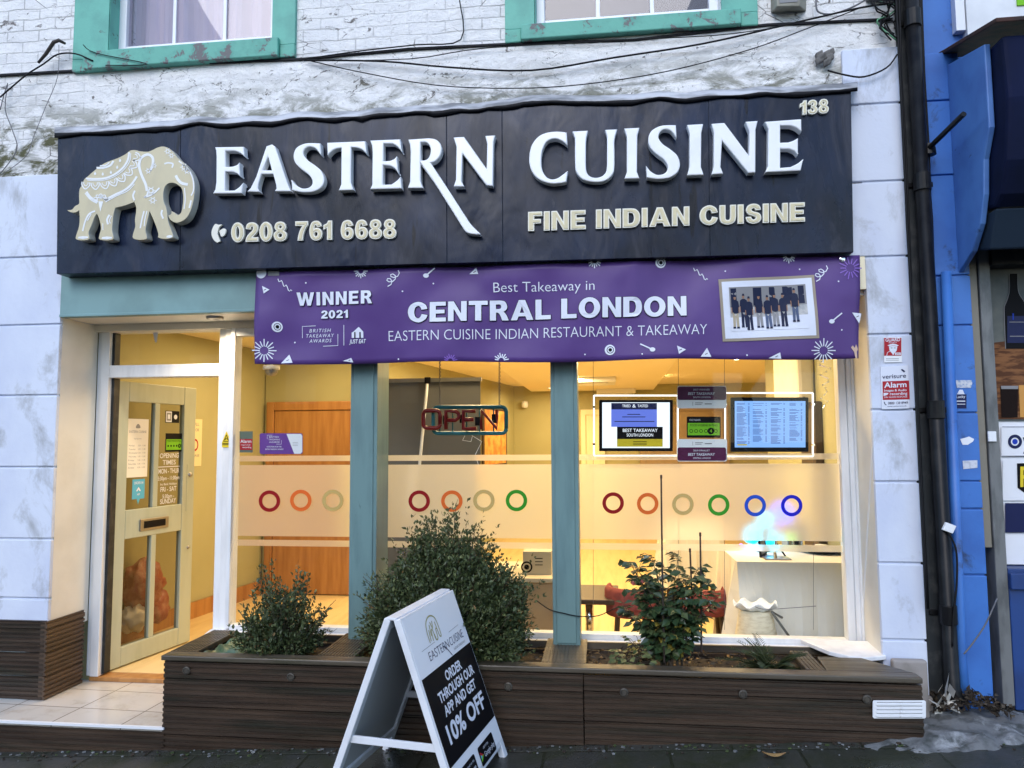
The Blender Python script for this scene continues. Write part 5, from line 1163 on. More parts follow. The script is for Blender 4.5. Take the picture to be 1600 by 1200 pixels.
# menu screens in lit acrylic holders, hung on wires
YM = .37
def screen(x0, y0, x1, y1, label, draw, smats):
    t = thing('menu_screen', P((x0+x1)/2, y1, YM), label, 'screen', 'menu screens hanging in the right window'); f = plane(YM)
    mb = MB(); mb.shape(outline([rrect(x0,y0,x1,y1,1.5,2)], ext=5, bev=.5), f); mesh_ob('bezel', mb, M['print_black'], t)
    mb = MB(); draw(mb, f); mesh_ob('display', mb, smats, t)
    mb = MB(); a, b_, c, d = x0-8, y0-7, x1+8, y1+7
    for p, q in (((a,b_),(c,b_)),((a,d),(c,d)),((a,b_),(a,d)),((c,b_),(c,d))): mb.tube([f(*p), f(*q)], .0055, 6)
    mesh_ob('lit_edge', mb, M['scr_edge'], t)
    for x in (a, c):
        for y in (b_+18, d-18):
            mb = MB(); mb.lathe(f(x, y, -.01), [(.0,.03),(.008,.03),(.008,.0)], 10, axis=Vector((0,-1,0))); mesh_ob('standoff', mb, M['chrome'], t)
    for x in (a-1, c+1):
        mb = MB(); mb.tube([f(x, 560), f(x, 984)], .0014, 5); mesh_ob('hanging_wire', mb, M['cable_grey'], t)
SL = .0225
def d1(mb, f):
    rect(mb, f, 941,629,1046,700, SL, 0); rect(mb, f, 955,630,1026,667, SL+.001, 1); rect(mb, f, 955,630,1026,640, SL+.002, 2)
    text(mb, 'TRIED', f, 972,636.5,985,636.5, 4, 0, lift=SL+.003, m=0); text(mb, '&', f, 988,637,993,637, 5, 0, lift=SL+.003, m=0); text(mb, 'TASTED', f, 996,636.5,1012,636.5, 4, 0, lift=SL+.003, m=0)
    for y, xa, xb in ((647,980,1000),(651,972,1008),(658,960,1022)): rect(mb, f, xa, y, xb, y+1.3, SL+.002, 3)
    rect(mb, f, 964,667,1035,686, SL+.003, 4); text(mb, 'BEST TAKEAWAY', f, 973,675,1027,675, 5, 0, lift=SL+.004, m=0); text(mb, 'SOUTH LONDON', f, 979,682,1020,682, 4.5, 0, lift=SL+.004, m=0); rect(mb, f, 964,686,1035,698, SL+.003, 5)
    for y in (689.5,692,694.5): rect(mb, f, 989, y, 1010, y+.8, SL+.004, 4)
screen(936,625,1051,705, 'menu screen with bright white side bars in a lit holder', d1, [M['scr_white'], M['scr_blue'], M['scr_dark'], M['scr_dark'], M['print_black'], M['print_yellow']])
def d2(mb, f):
    rect(mb, f, 1147,627,1257,699, SL, 0)
    random.seed(3)
    for c, (xa, xb) in enumerate(((1150,1170),(1175,1197),(1203,1225),(1232,1252))):
        y = 630
        while y < 694:
            if random.random() < .93: rect(mb, f, xa, y, xa+(xb-xa)*random.uniform(.45,.8), y+.75, SL+.001, 1); rect(mb, f, xb-2.5, y, xb, y+.75, SL+.001, 1)
            y += random.choice((1.6,1.6,1.6,1.6,3.2))
    rect(mb, f, 1151,694,1166,696, SL+.0012, 2)
screen(1141,621,1262,706, 'menu screen filled with a pale blue price list', d2, [M['scr_pale'], M['scr_ink'], M['print_yellow']])
# award cards between the screens
def dA(t2, l1, top):
    def dr(mb, f, th):
        ys = (604,626,638) if top else (720,699,688)
        y_a, y_b = (604,625) if top else (699,720)
        mb.shape(outline([rrect(1058.6,y_a,1134.4,y_b,3,3)]), f, lift=th+.0008, m=0)
        text(mb, l1, f, 1083,y_a+6.2,1109,y_a+6.2, 2.6, 0, lift=th+.0016, m=1); text(mb, 'BEST TAKEAWAY', f, 1075,y_a+13,1117,y_a+13, 4, .01, lift=th+.0016, m=1, shear=.15); text(mb, t2, f, 1083,y_a+18,1110,y_a+18, 2.6, 0, lift=th+.0016, m=1)
        yb = 631 if top else 693
        rect(mb, f, 1082,yb-3,1082.6,yb+3, th+.0016, 2); rect(mb, f, 1086,yb-2,1098,yb-1, th+.0016, 2); rect(mb, f, 1086,yb+.5,1096,yb+1.4, th+.0016, 2); rect(mb, f, 1101,yb-.6,1112,yb+.8, th+.0016, 2)
    return dr
card('award_card', rrect(1058,603,1135,638,3,3), YW+.026, [M['upvc'], M['plum'], M['print_white'], M['print_grey']], 'plum and white award card above the hygiene rating card', 'award card', dA('SOUTH LONDON', '2017 WINNER', True), group='award cards between the screens')
card('award_card', rrect(1058,686,1136,721,3,3), YW+.026, [M['upvc'], M['plum'], M['print_white'], M['print_grey']], 'white and plum award card below the hygiene rating card', 'award card', dA('CENTRAL LONDON', '2019 FINALIST', False), group='award cards between the screens')
def dH(x0, y0, x1, y1):
    def dr(mb, f, th):
        w_, h_ = x1-x0, y1-y0
        rect(mb, f, x0+w_*.03, y0+h_*.30, x1-w_*.03, y0+h_*.88, th+.0008, 0); text(mb, 'FOOD HYGIENE RATING', f, x0+w_*.1, y0+h_*.46, x1-w_*.1, y0+h_*.46, h_*.10, 0, lift=th+.0016, m=1)
        for k in range(6):
            cx = x0+w_*(.13+.145*k)
            if k == 4: mb.shape(outline([circle(cx, y0+h_*.68, h_*.16, 20)]), f, lift=th+.0016, m=1); text(mb, '4', f, cx-h_*.05, y0+h_*.76, cx+h_*.05, y0+h_*.76, h_*.17, .02, lift=th+.0024, m=0)
            else: mb.shape(outline([circle(cx, y0+h_*.68, h_*.085, 14), circle(cx, y0+h_*.68, h_*.06, 14)]), f, lift=th+.0016, m=1)
        text(mb, 'FOOD STANDARDS', f, x0+w_*.08, y0+h_*.2, x0+w_*.4, y0+h_*.2, h_*.08, 0, lift=th+.0016, m=2)
    return dr
card('hygiene_rating_card', rrect(1073,651,1126,684,1.5,2), YW+.028, [M['print_black'], M['print_green'], M['print_black'], M['print_white']], 'black and green hygiene rating card between the two screens', 'rating card', dH(1073,651,1126,684))
def dP(mb, f, th):
    fill(mb, f, [(448,678),(470.5,678),(472.5,681),(472.5,706),(470,709),(460,709)], th+.0008, 0)
    for s, y, xa, xb in (('BRITISH', 684, 421, 436), ('TAKEAWAY', 688, 420, 438), ('AWARDS', 692, 421, 437)): text(mb, s, f, xa, y, xb, y, 2.4, 0, lift=th+.0016, m=0)
    stroke(mb, [(418,686),(418,680),(426,680)], .5, f, th+.0016, 0); stroke(mb, [(432,694),(440,694),(440,688)], .5, f, th+.0016, 0)
    text(mb, 'VOTE FOR US IN THE', f, 417,699,440,699, 2., .01, lift=th+.0016, m=0); text(mb, 'BRITISH TAKEAWAY AWARDS', f, 415,703,443,703, 2., .01, lift=th+.0016, m=0)
    for y in (690,692.5,695): rect(mb, f, 457.5, y+1, 466, y+1.5, th+.0016, 1)
card('vote_card', rrect(406,677,473,709.5,3,3), YW+.026, [mat('violet_card', (.12,.04,.27), .4), M['print_white'], M['print_grey']], 'purple and white awards card on the narrow left window pane', 'award card', dP)
def dAl(mb, f, th):
    rect(mb, f, 375,686,394.5,703, th+.0008, 0); text(mb, 'Alarm', f, 376,692,393,692, 5, .01, lift=th+.0016, m=1); text(mb, 'Images & Audio', f, 377,696,392,696, 2, 0, lift=th+.0016, m=1); text(mb, 'recording', f, 379,700,393,700, 2.4, .01, lift=th+.0016, m=1)
card('alarm_sticker', [(374.5,674),(395,674),(395,707),(374.5,707)], YW+.026, [mat('sticker_grey_green', (.10,.13,.11), .4), M['print_red'], M['print_white']], 'small red alarm sticker at the left edge of the narrow window', 'sticker', dAl)
def dW(mb, f, th):
    fill(mb, f, [(349,690),(354,678.5),(359,690)], th+.0008, 0); fill(mb, f, [(350.6,689),(354,681),(357.4,689)], th+.0016, 1); stroke(mb, [(352,687.5),(354,684),(356,687)], 1.2, f, th+.0024, 0); rect(mb, f, 347.5,692,360.5,693.2, th+.0008, 0); rect(mb, f, 347.5,694.3,360.5,695.4, th+.0008, 0)
card('warning_sticker', [(354,674),(361.5,691),(361.5,699),(347,699),(347,691)], YD-.0525, [M['print_yellow'], M['print_black'], M['print_yellow']], 'small yellow triangular warning sticker on the white door frame', 'sticker', dW)
# wall signs on the right pier
def dG(mb, f, th):
    rect(mb, f, 1381,528,1408,556, th+.0008, 0); text(mb, 'GUARD', f, 1383,534,1406,533, 5, .02, lift=th+.0016, m=1); text(mb, 'SECURITY', f, 1388,536.5,1401,536.2, 1.8, 0, lift=th+.0016, m=1)
    fill(mb, f, [(1386,540),(1391,537.8),(1395,537.2),(1399,537.8),(1404,540),(1401,541),(1395,540),(1389,541)], th+.0016, 1); fill(mb, f, [(1388.5,541.5),(1395,540.5),(1401.5,541.5),(1400.5,548),(1397,552),(1395,555),(1393,552),(1389.5,548)], th+.0016, 1); rect(mb, f, 1391,543.2,1394,544.4, th+.0024, 2); rect(mb, f, 1396,543.2,1399,544.4, th+.0024, 2)
    stroke(mb, [(1385,556),(1386,551),(1390,549)], .8, f, th+.0016, 1); rect(mb, f, 1398,551,1407,555, th+.0016, 1); text(mb, '24hr', f, 1399,554.5,1406,554.3, 3, 0, lift=th+.0024, m=0)
    for y in (560,562.5): rect(mb, f, 1384, y, 1404, y+.7, th+.0008, 2)
card('guard_sign', [(1380.5,527),(1408.5,527),(1409,566),(1381.5,566.5)], -.028, [M['upvc'], M['print_red'], M['print_white'], M['print_grey']], 'small red guard sign high on the white right pier', 'sign', dG, .003)
def dV(mb, f, th):
    text(mb, 'verisure', f, 1378,592,1415,590, 6.5, .006, lift=th+.0016, m=2); fill(mb, f, [(1378.5,596),(1420,594.5),(1421,624),(1379,625)], th+.0008, 0)
    text(mb, 'Alarm', f, 1381,606,1416,604.5, 8, .02, lift=th+.0016, m=1); text(mb, 'Images & Audio', f, 1381,612,1416,611, 3.4, .012, lift=th+.0016, m=1); text(mb, 'recording', f, 1390,617.5,1417,616.5, 4, .012, lift=th+.0016, m=1); text(mb, '24hr GUARD RESPONSE', f, 1381,622,1417,621, 2.6, 0, lift=th+.0016, m=1)
    fill(mb, f, [(1380,614),(1388,614),(1386,617),(1380,619)], th+.0016, 1); text(mb, '0800 138 8949', f, 1387,632,1418,631, 3.8, .006, lift=th+.0016, m=2); text(mb, 'www.verisure.co.uk', f, 1386,636,1416,635, 2, 0, lift=th+.0016, m=2); stroke(mb, [(1381,628),(1382,631),(1384.5,633)], 1.2, f, th+.0016, 2)
    fill(mb, f, [(1407,578),(1409,576.5),(1414,580),(1412,582)], th+.0016, 2)
card('alarm_sign', [(1375.5,573),(1418.5,571),(1420.5,638),(1377.5,639.5)], -.028, [M['print_white'], M['print_red'], M['print_white'], M['print_navy2']], 'grey and red alarm warning sign below the guard sign', 'sign', dV, .003)
# papers on the door
def dcard(name, u0, u1, v0, v1, mt, label, cat, draw, mats, pts=None, d=-.0175):
    t = thing(name, dmap((u0+u1)/2, v0, 0), label, cat)
    mb = MB(); q = pts or [(u0,v0),(u1,v0),(u1,v1),(u0,v1)]; mb.prism([dmap(a, b_, d) for a, b_ in q][::1], dn*.0012); mesh_ob('sheet', mb, mt, t)
    mb = MB(); draw(mb, lambda x, y, e=0.: dmap(x, y, d+.0018+e)); mesh_ob('print', mb, mats, t)
def dO(mb, f):
    text(mb, 'EASTERN CUISINE', f, .155, 1.60, .315, 1.60, .017, 0, m=0, yup=True); text(mb, 'Opening hours', f, .20, 1.555, .27, 1.555, .009, 0, m=0, yup=True)
    for k, s in enumerate(('Monday','Tuesday','Wednesday','Thursday','Friday','Saturday','Sunday')):
        v = 1.505-.026*k; text(mb, s, f, .155, v, .155+.009*len(s), v, .010, 0, m=0, yup=True); text(mb, '5.30 - 11.00', f, .24, v, .31, v, .010, 0, m=0, yup=True)
    mb.shape(outline([smooth_pts([(.215,-1.635,1),(.22,-1.655,1),(.235,-1.665,1),(.25,-1.655,1),(.255,-1.635,1)],3)]), lambda x, y, e=0.: f(x, -y, e), k=0, m=0)
dcard('opening_hours_notice', .132, .335, 1.285, 1.70, M['paper'], 'cream printed opening hours notice on the door glass', 'notice', dO, [M['print_grey']], d=-.0175)
def dS(mb, f):
    text(mb, 'ORDER IN', f, .215, 1.235, .30, 1.235, .018, .01, m=0, yup=True); fill(mb, f, [(.235,1.185),(.258,1.215),(.281,1.185),(.268,1.185),(.258,1.197),(.248,1.185)], 0, 0); text(mb, 'APP', f, .245, 1.155, .272, 1.155, .014, .01, m=0, yup=True)
dcard('speech_bubble_sticker', .2, .315, 1.09, 1.27, M['print_sky'], 'light blue speech bubble sticker below the opening hours notice', 'sticker', dS, [M['print_white']], pts=[(.2,1.13),(.245,1.13),(.258,1.09),(.272,1.13),(.315,1.13),(.315,1.27),(.2,1.27)])
def dR(mb, f):
    def g(x, y, e=0.): return f(x, y, e)
    rect(mb, g, .515, 1.475, .675, 1.555, .0006, 0); text(mb, 'FOOD HYGIENE RATING', g, .525, 1.537, .665, 1.537, .011, 0, lift=.0012, m=1, yup=True)
    for k in range(5): mb.shape(outline([circle(.535+.03*k, -1.505, .016 if k == 4 else .008, 14)]), lambda x, y, e=0.: f(x, -y, e), k=0, lift=.0012, m=1)
    text(mb, '4', g, .648, 1.495, .662, 1.495, .02, .01, lift=.002, m=0, yup=True)
dcard('door_rating_sticker', .508, .682, 1.46, 1.60, M['print_black'], 'black and green hygiene rating sticker on the open door', 'sticker', dR, [M['print_green'], M['print_black']])
def dC(mb, f): rect(mb, f, .505, 1.685, .565, 1.765, 0, 0); rect(mb, f, .512, 1.695, .558, 1.755, .0006, 1); rect(mb, f, .522, 1.708, .548, 1.742, .0012, 0); mb.shape(outline([circle(.605,-1.725,.018,14)]), lambda x, y, e=0.: f(x, -y, e), k=0, lift=.0006, m=0)
dcard('payment_sticker', .50, .645, 1.68, 1.77, M['print_black'], 'small black and white sticker high on the door glass', 'sticker', dC, [M['print_white'], M['print_grey']])
mb = MB(); q = XI+.004; y0, y1 = 1.96, 2.26; a = P(306,700,2.1)
t = thing('wall_notice', (XI+.01,2.1,1.35), 'cream notice on the inner wall behind the door edge', 'notice')
sl_ = (XB-XI)/(YI+.1-.45)
def wall_y(px):
    d = AR*(px-800)+AF*FPX; k = d.x/d.y; return (XI-sl_*.45-CAM.x-k*CAMD)/(k-sl_)
y0, y1 = wall_y(293), wall_y(317)
wx = lambda y: XI+sl_*(y-.45)+.002
zz0, zz1 = 1.52, 1.94
mb = MB(); mb.prism([(wx(y0),y0,zz0),(wx(y0)+.002,y0,zz0),(wx(y1)+.002,y1,zz0),(wx(y1),y1,zz0)], (0,0,zz1-zz0)); mesh_ob('sheet', mb, mat('notice_paper', (.72,.64,.38), .7), t)
mb = MB()
def nm(x, y, e=0.): yy = y0+(y1-y0)*x; return Vector((wx(yy)+.003+e, yy, zz0+(zz1-zz0)*y))
text(mb, 'PULL', nm, .3, .86, .8, .86, .06, .01, yup=True); text(mb, 'DOOR', nm, .3, .74, .8, .74, .06, .01, yup=True); mb.shape(outline([circle(.55,-.45,.22,24,.13), circle(.55,-.45,.16,24,.09)]), lambda x, y, e=0.: nm(x, -y, e), k=0, m=1); text(mb, 'PLEASE', nm, .25, .2, .85, .2, .05, .01, yup=True)
mesh_ob('print', mb, [M['print_grey'], M['print_red']], t)

# ------------------------------------------------------------------ interior furnishings
rb = thing('roller_banner', (-1.2,1.3,ZF), 'tall grey back of a roller banner behind the middle window', 'roller banner'); f = plane(1.3)
mb = MB(); a, b_ = PX(586,1.3), PX(751,1.3); zt = PZ(597,1.3,670); mb.box(a, b_, 1.298, 1.302, ZF+.08, zt); mesh_ob('panel', mb, M['grey_panel'], rb)
mb = MB(); mb.box(a-.01, b_+.01, 1.285, 1.315, zt, zt+.03); mesh_ob('top_rail', mb, M['steel'], rb)
mb = MB(); mb.tube([f(669,600,.03), f(651,800,.05)], .012, 8); mesh_ob('support_pole', mb, M['upvc'], rb)
mb = MB(); mb.box(f(665,597).x, f(674,597).x, 1.26, 1.284, zt-.015, zt+.035); mesh_ob('clip', mb, M['print_black'], rb, bevel=.003)
mb = MB(); mb.box(a-.02, b_+.02, 1.18, 1.42, ZF, ZF+.08); mesh_ob('base', mb, M['steel'], rb, bevel=.01)
def picture(px0, px1, py0, py1, Y, label):
    t = thing('framed_picture', P(px0, py1, Y), label, 'picture'); f = plane(Y)
    mb = MB(); mb.shape(outline([[(px0,py0),(px1,py0),(px1,py1),(px0,py1)], [(px0+3,py0+3),(px1-3,py0+3),(px1-3,py1-3),(px0+3,py1-3)]], ext=8), f, k=.005); mesh_ob('frame', mb, M['wood_dark'], t)
    mb = MB(); rect(mb, f, px0+3, py0+3, px1-3, py1-3, .004); mesh_ob('canvas', mb, M['orange_pic'], t)
t = thing('framed_picture', (-1.75,6.8,1.5), 'tall orange painting on the slanting inner wall behind the open sign', 'picture')
pk = (1.50-2.42)/(YI-8.4)*-1; 
def part_pt(px, py, off):
    d = AR*(px-800)-AU*(py-600)+AF*FPX; sl = (-1.50+2.42)/(8.4-YI); k = (-2.42+sl*(CAM.y-YI)-CAM.x)/(d.x-sl*d.y)
    return CAM+d*k+Vector((1,-sl,0)).normalized()*off
mb = MB(); pq = [part_pt(x, y, .004) for x, y in ((752,634),(789,641),(789,727),(752,731))]; zt_ = (pq[0].z+pq[1].z)/2; zb_ = (pq[2].z+pq[3].z)/2
for p_, z_ in zip(pq, (zt_, zt_, zb_, zb_)): p_.z = z_
nrm = Vector((1,-.17,0)).normalized(); mb.prism(pq, nrm*.03); mesh_ob('frame', mb, M['wood_dark'], t)
c_ = sum(pq, Vector())/4; mb = MB(); mb.poly([c_+(p_-c_)*.91+nrm*.032 for p_ in pq]); mesh_ob('canvas', mb, M['orange_pic'], t)
mb = MB(); a, b_ = P(908,700,8.38).x, P(945,700,8.38).x; zt = P(925,640,8.38).z
for x0, x1 in ((a, a+.08), (b_-.08, b_)): mb.box(x0, x1, 8.36, 8.399, ZF, zt)
mb.box(a+.08, b_-.08, 8.36, 8.399, zt-.09, zt); mb.box(a+.081, b_-.081, 8.385, 8.399, ZF, zt-.091); mesh_ob('back_door', mb, M['ceil_in'], bld)
mb = MB(); q = P(820,632,8.3); mb.lathe(q, [(.0,-.06),(.05,-.05),(.06,0),(.05,.05),(.0,.06)], 14); mb.box(q.x-.03, q.x+.03, q.y, 8.399, q.z-.02, q.z+.02); tag(mesh_ob('wall_camera', mb, M['upvc'], smooth=True), 'small white security camera in the far corner', 'camera')
mb = MB(); q = P(424,578,.62); mb.lathe(q+Vector((0,0,.0)), [(.0,-.045),(.03,-.038),(.043,-.02),(.046,0)], 18); mb.lathe(q, [(.046,0),(.058,.004),(.058,.03),(.0,.03)], 18, 1); mb.tube([q+Vector((0,0,.03)), Vector((q.x, q.y, ZC))], .012, 8, 1)
tag(mesh_ob('dome_camera', mb, [M['steel'], M['upvc']], smooth=True), 'round dome camera on the ceiling behind the narrow pane', 'camera')
ac = thing('air_conditioner', P(1245,640,1.9), 'white box unit hung high on the right inner wall', 'air conditioner')
mb = MB(); mb.box(P(1226,600,1.9).x, XJ-.001, 1.5, 2.3, P(1226,640,1.9).z, ZC-.02); mesh_ob('casing', mb, M['cream'], ac, bevel=.03)
mb = MB(); mb.box(P(1226,600,1.9).x+.05, XJ-.1, 1.492, 1.4995, P(1226,640,1.9).z+.03, P(1226,640,1.9).z+.08); mesh_ob('grille', mb, M['print_grey'], ac)
# table with white cloth by the right window
def cloth_table(x0, x1, y0, y1, ztop, label, name='dining_table', cloth_lab='', drop=.62):
    t = thing(name, ((x0+x1)/2, (y0+y1)/2, ZF), label, 'table', 'dining tables'); 
    for x in (x0+.08, x1-.08):
        for y in (y0+.08, y1-.08): mb = MB(); mb.box(x-.025, x+.025, y-.025, y+.025, ZF, ztop-.03); mesh_ob('leg', mb, M['wood_dark'], t)
    mb = MB(); mb.box(x0+.01, x1-.01, y0+.01, y1-.01, ztop-.03, ztop-.004); mesh_ob('tabletop', mb, M['wood'], t)
    mb = MB(); n_ = 60; per = []
    for k in range(n_):
        s = k/n_*4; i = int(s); u = s-i; c = [(x0,y0),(x1,y0),(x1,y1),(x0,y1)]; a, b_ = c[i], c[(i+1) % 4]; per.append((a[0]+(b_[0]-a[0])*u, a[1]+(b_[1]-a[1])*u, i))
    vs = []
    for j in range(5):
        for k, (x, y, i) in enumerate(per):
            t_ = j/4; nrm = [(0,-1),(1,0),(0,1),(-1,0)][i]; cr = min(abs(k % 15-0), 15-k % 15); d = .022*t_*(math.sin(k*1.1)+.7*math.sin(k*2.3+1))+.02*t_+.055*t_*max(0, 1-cr/3.)+(.13*t_*max(0, 1-min(k, 60-k)/4.) if i in (0,3) else 0); d *= (0 if x > 1.3 and i in (1,) else 1); vs.append((x+nrm[0]*d, y+nrm[1]*d, ztop-drop*t_))
    fs = [(j*n_+k, (j+1)*n_+k, (j+1)*n_+(k+1) % n_, j*n_+(k+1) % n_) for j in range(4) for k in range(n_)]
    mb.add(vs, fs+[tuple(range(n_))])
    o = mesh_ob('tablecloth', mb, M['cloth'], smooth=False); tag(o, cloth_lab, 'tablecloth', 'white tablecloths'); o.modifiers.new('t', 'SOLIDIFY').thickness = .003
ZTB = .93
cloth_table(P(1152,900,.72).x, XJ-.012, .72, 1.55, ZTB, 'table under a long white cloth close behind the right window', cloth_lab='long white tablecloth closest behind the right window', drop=.73)
cloth_table(P(1040,880,2.6).x, P(1130,880,2.6).x, 2.6, 3.3, .93, 'small white clothed table deeper in the room behind the roses', cloth_lab='white tablecloth seen behind the rose leaves', drop=.5)
# on the table: easel frame, figurine, tray, menus, lamps
pf = thing('photo_frame', (.74,.95,ZTB), 'black easel photo frame on the white table', 'photo frame')
mb = MB(); b0 = P(1189,900,.9); b0.z = ZTB; ax = Vector((.05,.10,0)).normalized(); up_ = Vector((-.05,.03,1)).normalized()
def pfm(u, v, d=0.): return b0+ax*u+up_*v+ax.cross(up_)*d
for u0, u1, v0, v1 in ((0,.015,0,.2),(.135,.15,0,.2),(.015,.135,0,.015),(.015,.135,.185,.2)): mb.obox(pfm(u0,v0,-.006), ax*(u1-u0), up_*(v1-v0), ax.cross(up_)*.012)
mesh_ob('frame', mb, M['print_black'], pf); mb = MB(); mb.obox(pfm(.015,.015,-.002), ax*.12, up_*.17, ax.cross(up_)*.004); mesh_ob('picture', mb, M['print_grey'], pf)
mb = MB(); q = b0+Vector((.08,.05,.15)); mb.tube([q, Vector((q.x+.10, q.y+.02, ZTB))], .006, 6); mesh_ob('strut', mb, M['print_black'], pf)
fg = thing('silver_figurine', (.83,.92,ZTB), 'slender silver figurine on a small tray on the white table', 'figurine')
q = P(1213,905,.86); q.z = ZTB+.008
mb = MB(); mb.tube([q+Vector((.0,0,0)), q+Vector((-.006,0,.05)), q+Vector((.006,0,.10)), q+Vector((-.01,0,.16)), q+Vector((.0,0,.19))], [.012,.008,.010,.007,.009], 8); mb.tube([q+Vector((-.006,0,.13)), q+Vector((-.035,0,.16))], [.004,.003], 6); mesh_ob('figure', mb, M['chrome'], fg, smooth=True)
mb = MB(); mb.box(q.x-.08, q.x+.09, q.y-.06, q.y+.06, ZTB+.001, ZTB+.008); mesh_ob('tray', mb, M['steel'], fg, bevel=.002)
bt = thing('black_dish', (1.2,1.1,ZTB), 'black oval dish with a pale lid on the white table', 'dish'); q = P(1285,884,1.15); q.z = ZTB
mb = MB(); mb.lathe(q, [(.0,.002),(.09,.002),(.14,.03),(.145,.032),(.09,.012),(.0,.010)], 28); mesh_ob('bowl', mb, M['print_black'], bt, smooth=True); mb = MB(); mb.lathe(q, [(.05,.03),(.045,.055),(.0,.06)], 20); mesh_ob('lid', mb, M['upvc'], bt, smooth=True)
random.seed(11)
for k, px in enumerate((1232,1240,1247,1254)):
    q = P(px, 880, 1.25); q.z = ZTB; mb = MB(); mb.obox(q, Vector((.012,.004,0)), Vector((-.02,.10,0)), Vector((.004,.02,.26-.02*k)))
    tag(mesh_ob('menu_folder', mb, [M['print_grey'], M['card'], M['print_black'], M['cloth']][k], bevel=.002), ['grey menu folder at the left end of the upright row','tan menu folder second in the upright row','black menu folder third in the upright row','white menu folder at the right end of the upright row'][k], 'menu', 'menu folders standing on the white table')
lt = thing('colour_lamp', (P(1192,870,1.2).x, 1.2, ZTB), 'small colour changing lamp glowing cyan and blue behind frosted glass', 'lamp')
mb = MB(); q = BASE[lt.name]; mb.lathe(q, [(.0,.0),(.05,.0),(.05,.015),(.01,.025),(.01,.06),(.0,.06)], 16); mesh_ob('stand', mb, M['print_black'], lt, smooth=True)
for px, py, nm_, r_ in ((1174,834,'led_cyan',.072),(1200,840,'led_cyan',.062),(1188,808,'led_cyan',.045),(1214,797,'led_blue',.062),(1227,836,'led_green',.022),(1158,852,'led_violet',.012)):
    mb = MB(); c = P(px, py, 1.2); mb.lathe(c, [(.0,-r_)]+[(r_*math.cos(R(a)), r_*math.sin(R(a))) for a in (-60,-30,0,30,60)]+[(.0,r_)], 14); mb.tube([Vector((q.x,q.y,q.z+.05)), c-Vector((0,0,r_))], .003, 5); mesh_ob('bulb', mb, M[nm_], lt, smooth=True)
# wavy dish on a folding rack in front of the cloth
wd = thing('wavy_dish', (.6,.5,.5), 'white wavy-edged shell dish on a wicker stand behind the window', 'dish'); c = P(1180,945,.55)
mb = MB(); n_ = 48; vs = []
for rr, zz in ((.02,-.03),(.08,-.022),(.115,.0),(.125,.012)):
    for k in range(n_): a = 2*math.pi*k/n_; w_ = .014*math.sin(a*7)*(rr/.12)**2; vs.append((c.x+rr*1.05*math.cos(a), c.y+rr*.7*math.sin(a), c.z+zz+w_))
mb.add(vs, [(j*n_+k, (j+1)*n_+k, (j+1)*n_+(k+1) % n_, j*n_+(k+1) % n_) for j in range(3) for k in range(n_)]+[tuple(range(n_))]); o = mesh_ob('shell', mb, M['upvc'], wd, smooth=True); o.modifiers.new('t', 'SOLIDIFY').thickness = .006
mb = MB(); mb.lathe((c.x,c.y,ZF), [(.16,0),(.15,.2),(.10,c.z-ZF-.05),(.09,c.z-ZF-.035),(.0,c.z-ZF-.035)], 24); mesh_ob('stand', mb, mat('pale_wicker', (.66,.60,.46), .8, c2=(.55,.48,.35), vs=5, stretch=(4,4,14)), wd, smooth=True)
mb = MB(); mb.tube([P(1222,965,.52), P(1205,955,.46), P(1237,1000,.5)], .008, 6); mesh_ob('fold_leg', mb, M['grey_metal'], wd)
def tub_chair(px, py, Y, rz, label):
    q = P(px, py, Y); t = thing('red_chair', (q.x, q.y, ZF), label, 'chair', 'red dining chairs'); zt = q.z
    mb = MB(); n_ = 16; vs = []
    for j, z in enumerate((.36+ZF, zt-.03, zt)):
        for rr in (.20, .15):
            for k in range(n_+1):
                a = rz+R(-115+230*k/n_); r2 = rr-(.02 if j == 2 else 0)*(1 if rr > .18 else -1); vs.append((q.x+r2*math.cos(a), q.y+r2*math.sin(a), z))
    w_ = n_+1
    def I(j, s, k): return (j*2+s)*w_+k
    fs = []
    for k in range(n_):
        for j in range(2): fs += [(I(j,0,k),I(j,0,k+1),I(j+1,0,k+1),I(j+1,0,k)), (I(j,1,k+1),I(j,1,k),I(j+1,1,k),I(j+1,1,k+1))]
        fs.append((I(2,0,k),I(2,0,k+1),I(2,1,k+1),I(2,1,k)))
    for k in (0, n_):
        for j in range(2): fs.append((I(j,0,k),I(j+1,0,k),I(j+1,1,k),I(j,1,k)))
    mb.add(vs, fs); mesh_ob('backrest', mb, M['red_fabric'], t, smooth=True)
    mb = MB(); mb.lathe((q.x,q.y,ZF+.30), [(.0,.12),(.17,.12),(.19,.10),(.19,.0),(.0,.0)], 24); mesh_ob('seat', mb, M['red_fabric'], t, smooth=True)
    for a in (45,135,225,315):
        mb = MB(); mb.tube([(q.x+.15*math.cos(R(a)), q.y+.15*math.sin(R(a)), ZF+.31), (q.x+.18*math.cos(R(a)), q.y+.18*math.sin(R(a)), ZF)], .016, 8); mesh_ob('leg', mb, M['wood_dark'], t)
tub_chair(988, 914, 1.15, R(-90), 'red upholstered chair behind the left side of the rose'); tub_chair(1098, 916, 1.25, R(-90), 'red upholstered chair behind the right side of the rose')
sd = thing('side_table', (P(920,930,1.2).x,1.2,ZF), 'small square table with steel leg right of the second post', 'table'); q = BASE[sd.name]; zt = PZ(928,1.2,920)
mb = MB(); mb.box(q.x-.3, q.x+.22, 1.0, 1.55, zt-.035, zt); mesh_ob('tabletop', mb, M['wood_dark'], sd, bevel=.006)
